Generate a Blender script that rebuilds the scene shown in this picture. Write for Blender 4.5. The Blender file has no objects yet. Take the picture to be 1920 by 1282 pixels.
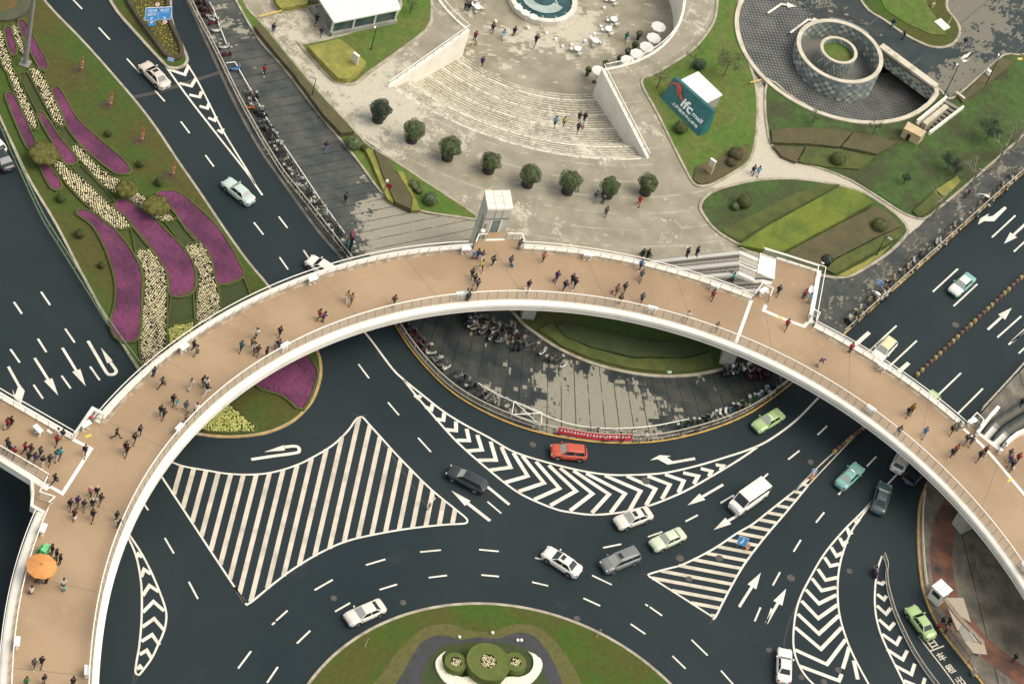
import bpy, bmesh, math, random
from mathutils import Vector, Matrix
R = math.radians
rnd = random.Random(7)
sc = bpy.context.scene
COL = sc.collection

# ---------------------------------------------------------------- camera (surveyed: 260 m up, 97 mm lens, depressed 47.9 deg)
FPX, DEP, ROLL, CAMH = 5192.6, R(47.924), R(-19.481), 260.0
_fw = Vector((0, math.cos(DEP), -math.sin(DEP)))
_rt = Vector((1, 0, 0))
_dn = _fw.cross(_rt)
_c, _s = math.cos(ROLL), math.sin(ROLL)
_X = _rt * _c + _dn * _s
_D = -_rt * _s + _dn * _c
cam = bpy.data.cameras.new('camera')
cam.sensor_width = 36.0
cam.lens = FPX * 36.0 / 1920.0
cam.clip_start, cam.clip_end = 1.0, 3000.0
camo = bpy.data.objects.new('camera', cam)
COL.objects.link(camo)
camo.matrix_world = Matrix.Translation((0, 0, CAMH)) @ Matrix((_X, -_D, -_fw)).transposed().to_4x4()
sc.camera = camo

# ---------------------------------------------------------------- daylight: bright overcast
SUN_EL, SUN_AZ = R(56), R(80)          # azimuth measured from +Y towards +X
w = bpy.data.worlds.new('World')
sc.world = w
w.use_nodes = True
nt = w.node_tree
sky = nt.nodes.new('ShaderNodeTexSky')
sky.sky_type = 'NISHITA'
sky.sun_disc = False
sky.sun_elevation = SUN_EL
sky.sun_rotation = SUN_AZ
sky.air_density, sky.dust_density, sky.ozone_density = 1.0, 3.0, 1.0
bg = nt.nodes['Background']
bg.inputs['Strength'].default_value = 0.147
hs = nt.nodes.new('ShaderNodeHueSaturation')      # cloud cover: greyer sky light
hs.inputs['Saturation'].default_value = 0.25
nt.links.new(sky.outputs['Color'], hs.inputs['Color'])
nt.links.new(hs.outputs['Color'], bg.inputs['Color'])
sl = bpy.data.lights.new('sun', 'SUN')
sl.energy, sl.angle, sl.color = 1.05, R(45), (1.0, 0.89, 0.66)
so = bpy.data.objects.new('sun', sl)
COL.objects.link(so)
so.rotation_euler = (R(90) - SUN_EL, 0, -SUN_AZ + math.pi)
so.rotation_euler = Vector((-math.sin(SUN_AZ) * math.cos(SUN_EL), -math.cos(SUN_AZ) * math.cos(SUN_EL), -math.sin(SUN_EL))).to_track_quat('-Z', 'Y').to_euler()
so.location = (60, 60, 120)
vs = sc.view_settings
vs.view_transform, vs.look, vs.exposure, vs.gamma = 'Standard', 'None', 0.66, 1.0
vs.use_curve_mapping = False
sc.cycles.use_denoising = True
sc.cycles.max_bounces = 6
sc.cycles.transparent_max_bounces = 12

# ---------------------------------------------------------------- survey helper: plan position of a point seen at (px, py) and standing at height z
def W(px, py, z=0.0):
    r = _fw * FPX + _X * (px - 960.0) + _D * (py - 641.0)
    t = (z - CAMH) / r.z
    return Vector((r.x * t, r.y * t, z))
def W2(pts, z=0.0):
    return [W(a, b, z).to_2d() for a, b in pts]
def heading(a, b, z=0.0):
    d = W(b[0], b[1], z) - W(a[0], a[1], z)
    return math.atan2(d.y, d.x)
def cr(pts, n=6, closed=False):
    """Catmull-Rom through points"""
    P = [Vector(p) for p in pts]; out = []; N = len(P)
    for i in range(N if closed else N - 1):
        p1, p2 = P[i], P[(i + 1) % N]
        p0 = P[i - 1] if (closed or i > 0) else p1 * 2 - p2
        p3 = P[(i + 2) % N] if (closed or i + 2 < N) else p2 * 2 - p1
        for k in range(n):
            t = k / n
            out.append(0.5 * ((2 * p1) + (p2 - p0) * t + (2 * p0 - 5 * p1 + 4 * p2 - p3) * t * t + (3 * p1 - p0 - 3 * p2 + p3) * t ** 3))
    if not closed: out.append(P[-1])
    return out
def resample(pts, step):
    out = [pts[0].copy()]; acc = 0.0
    L = sum((pts[i + 1] - pts[i]).length for i in range(len(pts) - 1))
    n = max(1, round(L / step)); st = L / n; nxt = st
    for i in range(len(pts) - 1):
        d = (pts[i + 1] - pts[i]).length
        while nxt <= acc + d + 1e-6 and len(out) <= n:
            out.append(pts[i].lerp(pts[i + 1], min(1, (nxt - acc) / d))); nxt += st
        acc += d
    return out
def area(p):
    return sum(p[i].x * p[(i + 1) % len(p)].y - p[(i + 1) % len(p)].x * p[i].y for i in range(len(p))) / 2
def ccw(p):
    return p if area(p) > 0 else p[::-1]
def inside(p, poly):
    c = False; j = len(poly) - 1
    for i in range(len(poly)):
        a, b = poly[i], poly[j]
        if (a.y > p.y) != (b.y > p.y) and p.x < (b.x - a.x) * (p.y - a.y) / (b.y - a.y) + a.x: c = not c
        j = i
    return c

# ---------------------------------------------------------------- materials (procedural)
MATS = {}
def nodes(name):
    m = bpy.data.materials.new(name); m.use_nodes = True
    return m, m.node_tree.nodes, m.node_tree.links, m.node_tree.nodes['Principled BSDF']
def mathn(N, L, op, a, b=None, c=None):
    n = N.new('ShaderNodeMath'); n.operation = op
    for i, v in enumerate((a, b, c)):
        if v is None: continue
        if isinstance(v, (int, float)): n.inputs[i].default_value = v
        else: L.new(v, n.inputs[i])
    return n.outputs[0]
def mixc(N, L, f, a, b):
    n = N.new('ShaderNodeMix'); n.data_type = 'RGBA'
    if isinstance(f, (int, float)): n.inputs[0].default_value = f
    else: L.new(f, n.inputs[0])
    for i, v in ((6, a), (7, b)):
        if isinstance(v, tuple): n.inputs[i].default_value = (*v[:3], 1)
        else: L.new(v, n.inputs[i])
    return n.outputs[2]
def noise(N, L, vec, scale, detail=4, rough=0.55):
    n = N.new('ShaderNodeTexNoise'); n.inputs['Scale'].default_value = scale
    n.inputs['Detail'].default_value = detail; n.inputs['Roughness'].default_value = rough
    L.new(vec, n.inputs['Vector'])
    return n.outputs['Fac']
def step(N, L, v, lo, hi):
    n = N.new('ShaderNodeMapRange'); n.interpolation_type = 'SMOOTHSTEP'
    L.new(v, n.inputs[0]); n.inputs[1].default_value = lo; n.inputs[2].default_value = hi
    return n.outputs[0]
def position(N):
    return N.new('ShaderNodeNewGeometry').outputs['Position']
def bump(N, L, B, h, strength, dist=0.05):
    n = N.new('ShaderNodeBump'); n.inputs['Strength'].default_value = strength; n.inputs['Distance'].default_value = dist
    L.new(h, n.inputs['Height']); L.new(n.outputs[0], B.inputs['Normal'])
def mat(name, c, rough=0.7, c2=None, s=1.0, lo=0.35, hi=0.65, fine=0.0, metal=0.0, bmp=0.0, obj=False, s2=6.0, coat=0.0):
    """colour c blending to c2 by noise of scale s, with a fine grain of relative strength fine"""
    if name in MATS: return MATS[name]
    m, N, L, B = nodes(name)
    vec = N.new('ShaderNodeTexCoord').outputs['Object'] if obj else position(N)
    col = None
    if c2 is not None:
        f = step(N, L, noise(N, L, vec, s), lo, hi)
        col = mixc(N, L, f, c, c2)
    if fine:
        g = noise(N, L, vec, s2, 3)
        k = mathn(N, L, 'MULTIPLY_ADD', g, 2 * fine, 1 - fine)
        mx = N.new('ShaderNodeMix'); mx.data_type = 'RGBA'; mx.blend_type = 'MULTIPLY'; mx.inputs[0].default_value = 1
        if col is None: mx.inputs[6].default_value = (*c, 1)
        else: L.new(col, mx.inputs[6])
        cc = N.new('ShaderNodeCombineColor')
        for i in range(3): L.new(k, cc.inputs[i])
        L.new(cc.outputs[0], mx.inputs[7]); col = mx.outputs[2]
        if bmp: bump(N, L, B, g, bmp)
    if col is None: B.inputs['Base Color'].default_value = (*c, 1)
    else: L.new(col, B.inputs['Base Color'])
    B.inputs['Roughness'].default_value = rough; B.inputs['Metallic'].default_value = metal
    if coat: B.inputs['Coat Weight'].default_value = coat; B.inputs['Coat Roughness'].default_value = 0.05
    MATS[name] = m
    return m
def glass(name, c, alpha, rough=0.08):
    if name in MATS: return MATS[name]
    m, N, L, B = nodes(name)
    B.inputs['Base Color'].default_value = (*c, 1); B.inputs['Roughness'].default_value = rough
    B.inputs['Alpha'].default_value = alpha
    MATS[name] = m
    return m
def paving(name, wet, dry, cx, cy, long=1.6, streak=0.0, n_radial=0, line_dir=None, pitch=1.5, thr=0.56, spots=(), tile=0.45, seam=(0.012, 0.016, 0.018), rings=0.0, soft=0.03, contrast=1.0, seamw=0.09, mid=0.35):
    """wet stone paving with ragged tile-shaped dry patches; seams radial about (cx, cy), in rings, or in straight bands"""
    m, N, L, B = nodes(name)
    pos = position(N)
    sep = N.new('ShaderNodeSeparateXYZ'); L.new(pos, sep.inputs[0])
    dx = mathn(N, L, 'SUBTRACT', sep.outputs[0], cx); dy = mathn(N, L, 'SUBTRACT', sep.outputs[1], cy)
    rad = mathn(N, L, 'SQRT', mathn(N, L, 'ADD', mathn(N, L, 'MULTIPLY', dx, dx), mathn(N, L, 'MULTIPLY', dy, dy)))
    ang = mathn(N, L, 'ARCTAN2', dy, dx)
    if line_dir:
        u = mathn(N, L, 'ADD', mathn(N, L, 'MULTIPLY', dx, line_dir[0]), mathn(N, L, 'MULTIPLY', dy, line_dir[1]))
        v = mathn(N, L, 'SUBTRACT', mathn(N, L, 'MULTIPLY', dy, line_dir[0]), mathn(N, L, 'MULTIPLY', dx, line_dir[1]))
        band = mathn(N, L, 'DIVIDE', v, pitch)
    else:
        u = rad
        v = mathn(N, L, 'MULTIPLY', ang, 46.0)
        band = mathn(N, L, 'MULTIPLY', ang, max(n_radial, 1) / (2 * math.pi))
    cu = mathn(N, L, 'SNAP', u, tile * long); cv = mathn(N, L, 'SNAP', v, tile * 0.8)
    cell = N.new('ShaderNodeCombineXYZ'); L.new(cu, cell.inputs[0]); L.new(cv, cell.inputs[1])
    uv = N.new('ShaderNodeCombineXYZ'); L.new(u, uv.inputs[0]); L.new(v, uv.inputs[1])
    big = noise(N, L, pos, 0.09, 3); med = noise(N, L, cell.outputs[0], 0.42, 4, 0.7); sml = noise(N, L, cell.outputs[0], 3.1, 1)
    f = mathn(N, L, 'ADD', mathn(N, L, 'MULTIPLY', med, 0.62), mathn(N, L, 'MULTIPLY', sml, 0.20))
    f = mathn(N, L, 'ADD', f, mathn(N, L, 'MULTIPLY', big, 0.30))
    if streak:
        sv = N.new('ShaderNodeCombineXYZ'); L.new(mathn(N, L, 'MULTIPLY', u, .22), sv.inputs[0]); L.new(mathn(N, L, 'MULTIPLY', v, 1.15), sv.inputs[1])
        f = mathn(N, L, 'ADD', f, mathn(N, L, 'MULTIPLY_ADD', noise(N, L, sv.outputs[0], 1.0, 5, .65), streak, -.5 * streak))
    for (sx, sy, r, k) in spots:
        ddx = mathn(N, L, 'SUBTRACT', sep.outputs[0], sx); ddy = mathn(N, L, 'SUBTRACT', sep.outputs[1], sy)
        d = mathn(N, L, 'SQRT', mathn(N, L, 'ADD', mathn(N, L, 'MULTIPLY', ddx, ddx), mathn(N, L, 'MULTIPLY', ddy, ddy)))
        f = mathn(N, L, 'ADD', f, mathn(N, L, 'MULTIPLY', mathn(N, L, 'MAXIMUM', mathn(N, L, 'SUBTRACT', 1.0, mathn(N, L, 'DIVIDE', d, r)), 0.0), k))
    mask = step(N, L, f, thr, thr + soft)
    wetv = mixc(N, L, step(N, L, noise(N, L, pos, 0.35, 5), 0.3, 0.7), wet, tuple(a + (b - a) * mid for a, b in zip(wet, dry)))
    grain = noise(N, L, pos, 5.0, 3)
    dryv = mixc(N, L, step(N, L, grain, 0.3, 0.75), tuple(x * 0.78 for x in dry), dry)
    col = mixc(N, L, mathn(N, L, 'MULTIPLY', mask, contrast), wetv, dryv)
    if n_radial or line_dir:
        fr = mathn(N, L, 'FRACT', band)
        sm = mathn(N, L, 'LESS_THAN', mathn(N, L, 'ABSOLUTE', mathn(N, L, 'SUBTRACT', fr, 0.5)), seamw / 2)
        sm = mathn(N, L, 'MULTIPLY', sm, step(N, L, noise(N, L, pos, 0.5), 0.3, 0.5))
        col = mixc(N, L, mathn(N, L, 'MULTIPLY', sm, 0.85), col, seam)
    if rings:
        fr = mathn(N, L, 'FRACT', mathn(N, L, 'DIVIDE', rad, rings))
        sm = mathn(N, L, 'MULTIPLY', mathn(N, L, 'LESS_THAN', fr, 0.1), step(N, L, noise(N, L, pos, .4, 5), .42, .60))
        col = mixc(N, L, mathn(N, L, 'MULTIPLY', sm, 0.45), col, seam)
    L.new(col, B.inputs['Base Color'])
    L.new(mathn(N, L, 'MULTIPLY_ADD', mask, 0.4, 0.42), B.inputs['Roughness']); B.inputs['Specular IOR Level'].default_value = .22
    MATS[name] = m
    return m

# ---------------------------------------------------------------- mesh helpers
def mesh_obj(name, bm, m, parent=None, smooth=False):
    me = bpy.data.meshes.new(name); bm.to_mesh(me); bm.free()
    ms = m if isinstance(m, (list, tuple)) else [m]
    for x in ms: me.materials.append(x)
    if smooth:
        for p in me.polygons: p.use_smooth = True
    o = bpy.data.objects.new(name, me); COL.objects.link(o)
    if parent is not None:
        o.parent = parent
        o.matrix_parent_inverse = parent.matrix_world.inverted() if parent.get('_abs') else Matrix()
    return o
def struct(o, kind='structure'):
    o['kind'] = kind
    return o
def tag(o, label, cat, group=None):
    o['label'] = label; o['category'] = cat
    if group: o['group'] = group
    return o
def thing(name, label, cat, loc=(0, 0, 0), rz=0.0, group=None):
    o = bpy.data.objects.new(name, None); COL.objects.link(o)
    o.empty_display_size = 0.3
    o.location = loc; o.rotation_euler = (0, 0, rz)
    return tag(o, label, cat, group)
def thing_abs(name, label, cat, loc, group=None):
    """a thing whose parts are written in world coordinates"""
    o = thing(name, label, cat, loc, 0, group)
    o.matrix_world = Matrix.Translation(loc)
    o['_abs'] = 1
    return o
def fill(bm, loops, z, mi=0):
    """flat polygon with holes at height z (or z = function)"""
    zf = z if callable(z) else (lambda p: z)
    es = []
    for lp in loops:
        vs_ = [bm.verts.new((p.x, p.y, zf(p))) for p in lp]
        for i in range(len(vs_)): es.append(bm.edges.new((vs_[i], vs_[(i + 1) % len(vs_)])))
    r = bmesh.ops.triangle_fill(bm, use_beauty=True, use_dissolve=False, edges=es, normal=(0, 0, 1))
    fs = [f for f in r['geom'] if isinstance(f, bmesh.types.BMFace)]
    for f in fs:
        f.material_index = mi
        if f.normal.z < 0: f.normal_flip()
    return fs
def wall_loop(bm, lp, z0, z1, mi=0, flip=False):
    a = [bm.verts.new((p.x, p.y, z0)) for p in lp]; b = [bm.verts.new((p.x, p.y, z1)) for p in lp]
    for i in range(len(lp)):
        j = (i + 1) % len(lp)
        f = bm.faces.new((a[i], a[j], b[j], b[i]) if not flip else (a[j], a[i], b[i], b[j])); f.material_index = mi
def slab(name, pts, z0, z1, m, holes=(), parent=None, side=None):
    bm = bmesh.new(); p = ccw(pts)
    fill(bm, [p] + [list(h) for h in holes], z1)
    wall_loop(bm, p, z0, z1, 1 if side else 0)
    for h in holes: wall_loop(bm, ccw(list(h)), z0, z1, 1 if side else 0, True)
    bmesh.ops.remove_doubles(bm, verts=bm.verts, dist=1e-4)
    return mesh_obj(name, bm, [m, side] if side else m, parent)
def sheet(name, pts, z, m, holes=(), parent=None):
    bm = bmesh.new(); fill(bm, [ccw(pts)] + [list(h) for h in holes], z)
    return mesh_obj(name, bm, m, parent)
def normals2(P, closed):
    n = len(P); out = []
    for i in range(n):
        a = P[i - 1] if (closed or i > 0) else None
        b = P[(i + 1) % n] if (closed or i + 1 < n) else None
        d1 = (P[i] - a).normalized() if a is not None and (P[i] - a).length > 1e-9 else None
        d2 = (b - P[i]).normalized() if b is not None and (b - P[i]).length > 1e-9 else None
        d1 = d1 or d2; d2 = d2 or d1
        n1 = Vector((-d1.y, d1.x)); n2 = Vector((-d2.y, d2.x)); s = n1 + n2
        s = s.normalized() if s.length > 1e-6 else n1
        out.append(s / max(0.45, s.dot(n1)))
    return out
def sweep(bm, pts, prof, closed=False, loop=True, mi=0, zs=None, caps=True):
    """profile [(lateral to the left, z), ...] carried along a plan polyline; loop closes the profile"""
    P = [Vector(p[:2]) for p in pts]; Ns = normals2(P, closed); rows = []
    for i, (p, n) in enumerate(zip(P, Ns)):
        dz = zs[i] if zs else 0.0
        rows.append([bm.verts.new((p.x + n.x * l, p.y + n.y * l, z + dz)) for l, z in prof])
    k = len(prof)
    for i in range(len(rows) if closed else len(rows) - 1):
        a, b = rows[i], rows[(i + 1) % len(rows)]
        for j in range(k if loop else k - 1):
            q = (j + 1) % k
            f = bm.faces.new((a[j], a[q], b[q], b[j])); f.material_index = mi
    if loop and not closed and caps and k > 2:
        bm.faces.new(rows[0][::-1]).material_index = mi; bm.faces.new(rows[-1]).material_index = mi
    return rows
def fixn(bm):
    bmesh.ops.recalc_face_normals(bm, faces=bm.faces)
def box_prof(l0, l1, z0, z1):
    return [(l0, z0), (l1, z0), (l1, z1), (l0, z1)]
def ribbon(name, pts, prof, m, closed=False, parent=None, loop=True):
    bm = bmesh.new(); sweep(bm, pts, prof, closed, loop)
    if loop: fixn(bm)
    else:
        for f in bm.faces:
            f.normal_update()
            if f.normal.z < 0: f.normal_flip()
    return mesh_obj(name, bm, m, parent)
def add_box(bm, c, s, rz=0.0, mi=0, top=1.0):
    """box centre c, size s; top scales the upper face"""
    M_ = Matrix.Translation(c) @ Matrix.Rotation(rz, 4, 'Z'); v = []
    for z in (-.5, .5):
        k = 1.0 if z < 0 else top
        for x, y in ((-.5, -.5), (.5, -.5), (.5, .5), (-.5, .5)): v.append(bm.verts.new(M_ @ Vector((x * s[0] * k, y * s[1] * k, z * s[2]))))
    for q in ((3, 2, 1, 0), (4, 5, 6, 7), (0, 1, 5, 4), (1, 2, 6, 5), (2, 3, 7, 6), (3, 0, 4, 7)):
        bm.faces.new([v[i] for i in q]).material_index = mi
    return v
def add_tube(bm, pts, r, n=6, mi=0):
    P = [Vector(p) for p in pts]; rs = r if isinstance(r, (list, tuple)) else [r] * len(P); rows = []
    for i, p in enumerate(P):
        d = (P[min(i + 1, len(P) - 1)] - P[max(i - 1, 0)]).normalized()
        u = d.cross(Vector((0, 0, 1)) if abs(d.z) < 0.9 else Vector((1, 0, 0))).normalized(); v = d.cross(u)
        rows.append([bm.verts.new(p + (u * math.cos(2 * math.pi * k / n) + v * math.sin(2 * math.pi * k / n)) * rs[i]) for k in range(n)])
    for a, b in zip(rows, rows[1:]):
        for k in range(n): bm.faces.new((a[k], a[(k + 1) % n], b[(k + 1) % n], b[k])).material_index = mi
    bm.faces.new(rows[0][::-1]).material_index = mi; bm.faces.new(rows[-1]).material_index = mi
def add_lathe(bm, c, prof, n=20, mi=0, ax=1.0, ay=1.0, cap=True):
    rows = [[bm.verts.new((c[0] + r * ax * math.cos(2 * math.pi * k / n), c[1] + r * ay * math.sin(2 * math.pi * k / n), c[2] + z)) for k in range(n)] for r, z in prof]
    for a, b in zip(rows, rows[1:]):
        for k in range(n): bm.faces.new((a[k], a[(k + 1) % n], b[(k + 1) % n], b[k])).material_index = mi
    if cap:
        bm.faces.new(rows[0][::-1]).material_index = mi; bm.faces.new(rows[-1]).material_index = mi
def add_wheel(bm, c, r, wd, n=16, mi=0, r2=None):
    """disc wheel with its axle along local y"""
    rows = []
    for y in (-wd / 2, wd / 2):
        rows.append([bm.verts.new((c[0] + r * math.cos(2 * math.pi * k / n), c[1] + y, c[2] + r * math.sin(2 * math.pi * k / n))) for k in range(n)])
    for k in range(n): bm.faces.new((rows[0][k], rows[0][(k + 1) % n], rows[1][(k + 1) % n], rows[1][k])).material_index = mi
    bm.faces.new(rows[0][::-1]).material_index = mi; bm.faces.new(rows[1]).material_index = mi
def copy_tree(o, parent=None):
    c = o.copy(); COL.objects.link(c); c.parent = parent
    for ch in list(o.children): copy_tree(ch, c)
    return c
def circle(c, r, n=64, a0=0.0, a1=2 * math.pi, end=False):
    return [Vector((c[0] + r * math.cos(a0 + (a1 - a0) * k / n), c[1] + r * math.sin(a0 + (a1 - a0) * k / n))) for k in range(n + (1 if end else 0))]

# ---------------------------------------------------------------- palette
def asphalt(name):
    m, N, L, B = nodes(name); pos = position(N)
    c = mixc(N, L, step(N, L, noise(N, L, pos, .045, 4), .32, .68), (.0150, .0245, .0275), (.0225, .0315, .0340))
    c = mixc(N, L, mathn(N, L, 'MULTIPLY', step(N, L, noise(N, L, pos, .16, 6, .65), .60, .80), .55), c, (.042, .050, .050))
    c = mixc(N, L, mathn(N, L, 'MULTIPLY', step(N, L, noise(N, L, pos, .30, 5, .7), .62, .74), .6), c, (.0085, .0150, .0170))
    spk = step(N, L, noise(N, L, pos, 1.7, 2), .80, .83)
    c = mixc(N, L, mathn(N, L, 'MULTIPLY', spk, .35), c, (.10, .11, .10))
    L.new(c, B.inputs['Base Color']); g = noise(N, L, pos, 9.0, 3); bump(N, L, B, g, .15, .02)
    B.inputs['Specular IOR Level'].default_value = .16; L.new(mathn(N, L, 'MULTIPLY_ADD', noise(N, L, pos, .12, 4), .35, .45), B.inputs['Roughness']); return m
def road_paint(name, a, b, wear):
    m, N, L, B = nodes(name); pos = position(N)
    c = mixc(N, L, step(N, L, noise(N, L, pos, .5, 4), .4, .72), a, b)
    chip = step(N, L, noise(N, L, pos, 2.6, 7, .72), wear, wear + .07)
    c = mixc(N, L, mathn(N, L, 'MULTIPLY', chip, .75), c, (.07, .07, .06)); L.new(c, B.inputs['Base Color']); B.inputs['Roughness'].default_value = .75; return m
ASPH = asphalt('asphalt')
WHITE = road_paint('road_paint', (.74, .69, .585), (.56, .51, .42), .66)
WHITE_OLD = road_paint('worn_road_paint', (.60, .53, .415), (.42, .37, .285), .62)
YELLOW = mat('kerb_yellow', (0.52, 0.30, 0.05), 0.7, (0.32, 0.20, 0.06), 1.2, 0.4, 0.7, fine=.15, s2=4)
KERB = mat('kerb_stone', (0.42, 0.37, 0.28), 0.8, (0.26, 0.22, 0.16), 0.8, 0.35, 0.7, fine=.15, s2=3)
KERB_DARK = mat('dirty_kerb', (0.16, 0.14, 0.11), 0.85, (0.09, 0.085, 0.07), 0.6, fine=.15, s2=3)
WALLW = mat('white_render', (0.80, 0.76, 0.66), 0.6, (0.70, 0.65, 0.54), 0.5, 0.4, 0.8, fine=.05, s2=2)
STEELW = mat('white_steel', (0.84, 0.80, 0.70), 0.4, fine=.05, s2=2)
STEELG = mat('grey_steel', (0.20, 0.19, 0.16), 0.5, fine=.1, s2=2)
RAILC = mat('cream_rail', (0.60, 0.53, 0.41), 0.5, fine=.1, s2=3)
DARK = mat('dark_metal', (0.015, 0.018, 0.02), 0.5)
BLACK = mat('black_rubber', (0.012, 0.013, 0.014), 0.8)
def deck_tile(name):
    m, N, L, B = nodes(name); pos = position(N)
    c = mixc(N, L, step(N, L, noise(N, L, pos, .11, 5), .32, .7), (.395, .272, .160), (.305, .207, .120))
    c = mixc(N, L, mathn(N, L, 'MULTIPLY', step(N, L, noise(N, L, pos, .45, 6, .7), .56, .74), .45), c, (.47, .345, .225))
    c = mixc(N, L, mathn(N, L, 'MULTIPLY', step(N, L, noise(N, L, pos, .8, 6, .75), .60, .72), .4), c, (.25, .17, .10))
    br_ = N.new('ShaderNodeTexBrick'); br_.inputs['Scale'].default_value = 1.0; br_.inputs['Brick Width'].default_value = 1.2; br_.inputs['Row Height'].default_value = .6; br_.inputs['Mortar Size'].default_value = .022; br_.inputs['Mortar'].default_value = (0, 0, 0, 1); br_.inputs['Color1'].default_value = (1, 1, 1, 1); br_.inputs['Color2'].default_value = (.86, .86, .86, 1); L.new(pos, br_.inputs['Vector'])
    mx = N.new('ShaderNodeMix'); mx.data_type = 'RGBA'; mx.blend_type = 'MULTIPLY'; mx.inputs[0].default_value = .12; L.new(c, mx.inputs[6]); L.new(br_.outputs['Color'], mx.inputs[7]); L.new(mx.outputs[2], B.inputs['Base Color'])
    B.inputs['Specular IOR Level'].default_value = .35; L.new(mathn(N, L, 'MULTIPLY_ADD', noise(N, L, pos, .3, 4), .4, .22), B.inputs['Roughness']); return m
DECK = deck_tile('brown_deck_tile')
DECKEDGE = mat('stained_deck_edge', (0.27, 0.20, 0.13), 0.7, (0.42, 0.33, 0.22), 0.9, 0.42, 0.62, fine=.2, s2=4)
CONC = mat('concrete', (0.34, 0.33, 0.28), 0.8, (0.25, 0.24, 0.20), 0.5, fine=.1, s2=2)
GRASS = mat('lawn_grass', (0.044, 0.080, 0.006), 0.95, (0.068, 0.062, 0.010), 0.10, 0.38, 0.62, fine=.46, s2=1.8, bmp=.5)
GRASSR = mat('roundabout_grass', (0.040, 0.088, 0.003), 0.95, (0.066, 0.068, 0.007), 0.12, 0.36, 0.62, fine=.40, s2=2.2, bmp=.4)
GRASS2 = mat('lawn_grass_bright', (0.075, 0.135, 0.016), 0.95, (0.105, 0.128, 0.026), 0.22, 0.40, 0.60, fine=.52, s2=1.5, bmp=.5)
GRASS3 = mat('lawn_grass_dark', (0.050, 0.092, 0.018), 0.95, (0.048, 0.058, 0.018), 0.20, 0.40, 0.60, fine=.56, s2=1.4, bmp=.5)
HEDGE_B = mat('brown_hedge', (0.105, 0.083, 0.038), 0.95, (0.075, 0.07, 0.03), 0.4, 0.3, 0.7, fine=.35, s2=3.0, bmp=.6)
HEDGE_G = mat('green_hedge', (0.085, 0.10, 0.020), 0.95, (0.06, 0.075, 0.016), 0.6, 0.35, 0.65, fine=.35, s2=5.0, bmp=.6)
HEDGE_V = mat('vivid_hedge', (0.135, 0.165, 0.018), 0.95, (0.09, 0.125, 0.016), 0.35, 0.35, 0.65, fine=.38, s2=3.4, bmp=.6)
HEDGE_Y = mat('yellow_hedge', (0.27, 0.25, 0.055), 0.95, (0.19, 0.19, 0.04), 0.5, 0.35, 0.65, fine=.40, s2=3.4, bmp=.6)
HEDGE_D = mat('dark_hedge', (0.035, 0.055, 0.014), 0.95, (0.05, 0.06, 0.016), 0.6, fine=.35, s2=4.0, bmp=.6)
SOIL = mat('dark_soil', (0.055, 0.036, 0.026), 0.95, (0.035, 0.028, 0.022), 1.0, fine=.3, s2=6)
PURPLE = mat('purple_flowers', (0.155, 0.034, 0.088), 0.9, (0.080, 0.018, 0.050), 0.22, 0.35, 0.65, fine=.45, s2=4.5, bmp=.8)
TULIP = mat('cream_tulips', (0.90, 0.80, 0.48), 0.7)
TULIPY = mat('yellow_tulips', (0.62, 0.62, 0.22), 0.7, (0.50, 0.50, 0.12), 2.0)
LEAF1 = mat('tree_leaf', (0.060, 0.090, 0.030), 0.8, (0.15, 0.18, 0.075), 1.6, 0.42, 0.62)
LEAF2 = mat('dark_tree_leaf', (0.026, 0.044, 0.026), 0.8, (0.058, 0.082, 0.045), 1.6, 0.42, 0.62)
LEAF3 = mat('olive_shrub_leaf', (0.085, 0.10, 0.022), 0.85, (0.055, 0.07, 0.018), 2.0, 0.4, 0.62)
BARK = mat('bark', (0.11, 0.085, 0.055), 0.9)
BAREBARK = mat('bare_branch', (0.30, 0.26, 0.19), 0.9, (0.18, 0.15, 0.11), 2.0)
RGLASS = glass('rail_glass', (0.70, 0.66, 0.54), 0.24)
RGLASS2 = glass('outer_rail_glass', (0.85, 0.83, 0.76), 0.20)
# ================================================================ SETTING: ground, roads, pavements
C1, R1 = Vector((-12.24, 307.95)), 39.67          # outer step arc of the amphitheatre
C2, R2 = Vector((-11.87, 304.20)), 19.10          # wall of the sunken court
LF, LC, RC, RF = Vector((-27.49, 270.85)), Vector((-20.30, 287.05)), Vector((-0.61, 288.63)), Vector((9.35, 274.63))
FLOORZ = -4.9
def ang(p, c): return math.atan2(p.y - c.y, p.x - c.x)
a0, a1 = ang(LF, C1), ang(RF, C1)
outer_arc = circle(C1, R1, 48, a0, a1, True); outer_arc[0], outer_arc[-1] = LF.copy(), RF.copy()
b0, b1 = ang(RC, C2), ang(LC, C2) + 2 * math.pi
ring_arc = circle(C2, R2, 72, b0, b1, True); ring_arc[0], ring_arc[-1] = RC.copy(), LC.copy()
sunken = outer_arc + ring_arc
# car ramp spiral
RPC, RPR = Vector((30.46, 310.46)), 15.33
CYC, CYR, CYZ = Vector((30.53, 307.82)), 6.50, 1.4
wE, wI = W(1752, 165, .5).to_2d(), W(1648, 88, .5).to_2d()
nO = W(1462, -30, .15).to_2d(); nI = W(1528, 30, .15).to_2d()
aE = ang(wE, RPC); aN = ang(nO, RPC)
while aN > aE: aN -= 2 * math.pi
ramp_arc = circle(RPC, RPR, 60, aE, aN, True)
ramp_arc[0] = wE.copy()
cI, cN = ang(wI, CYC), ang(nI, CYC)
while cN < cI: cN += 2 * math.pi
cyl_back = circle(CYC, CYR + .02, 20, cI, cN, True)
ramp_hole = ramp_arc + [ramp_arc[-1].lerp(cyl_back[-1], .5)] + cyl_back[::-1]
pit = W2([(1719, 232), (1774, 187), (1803, 203), (1739, 252)], .3)

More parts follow.
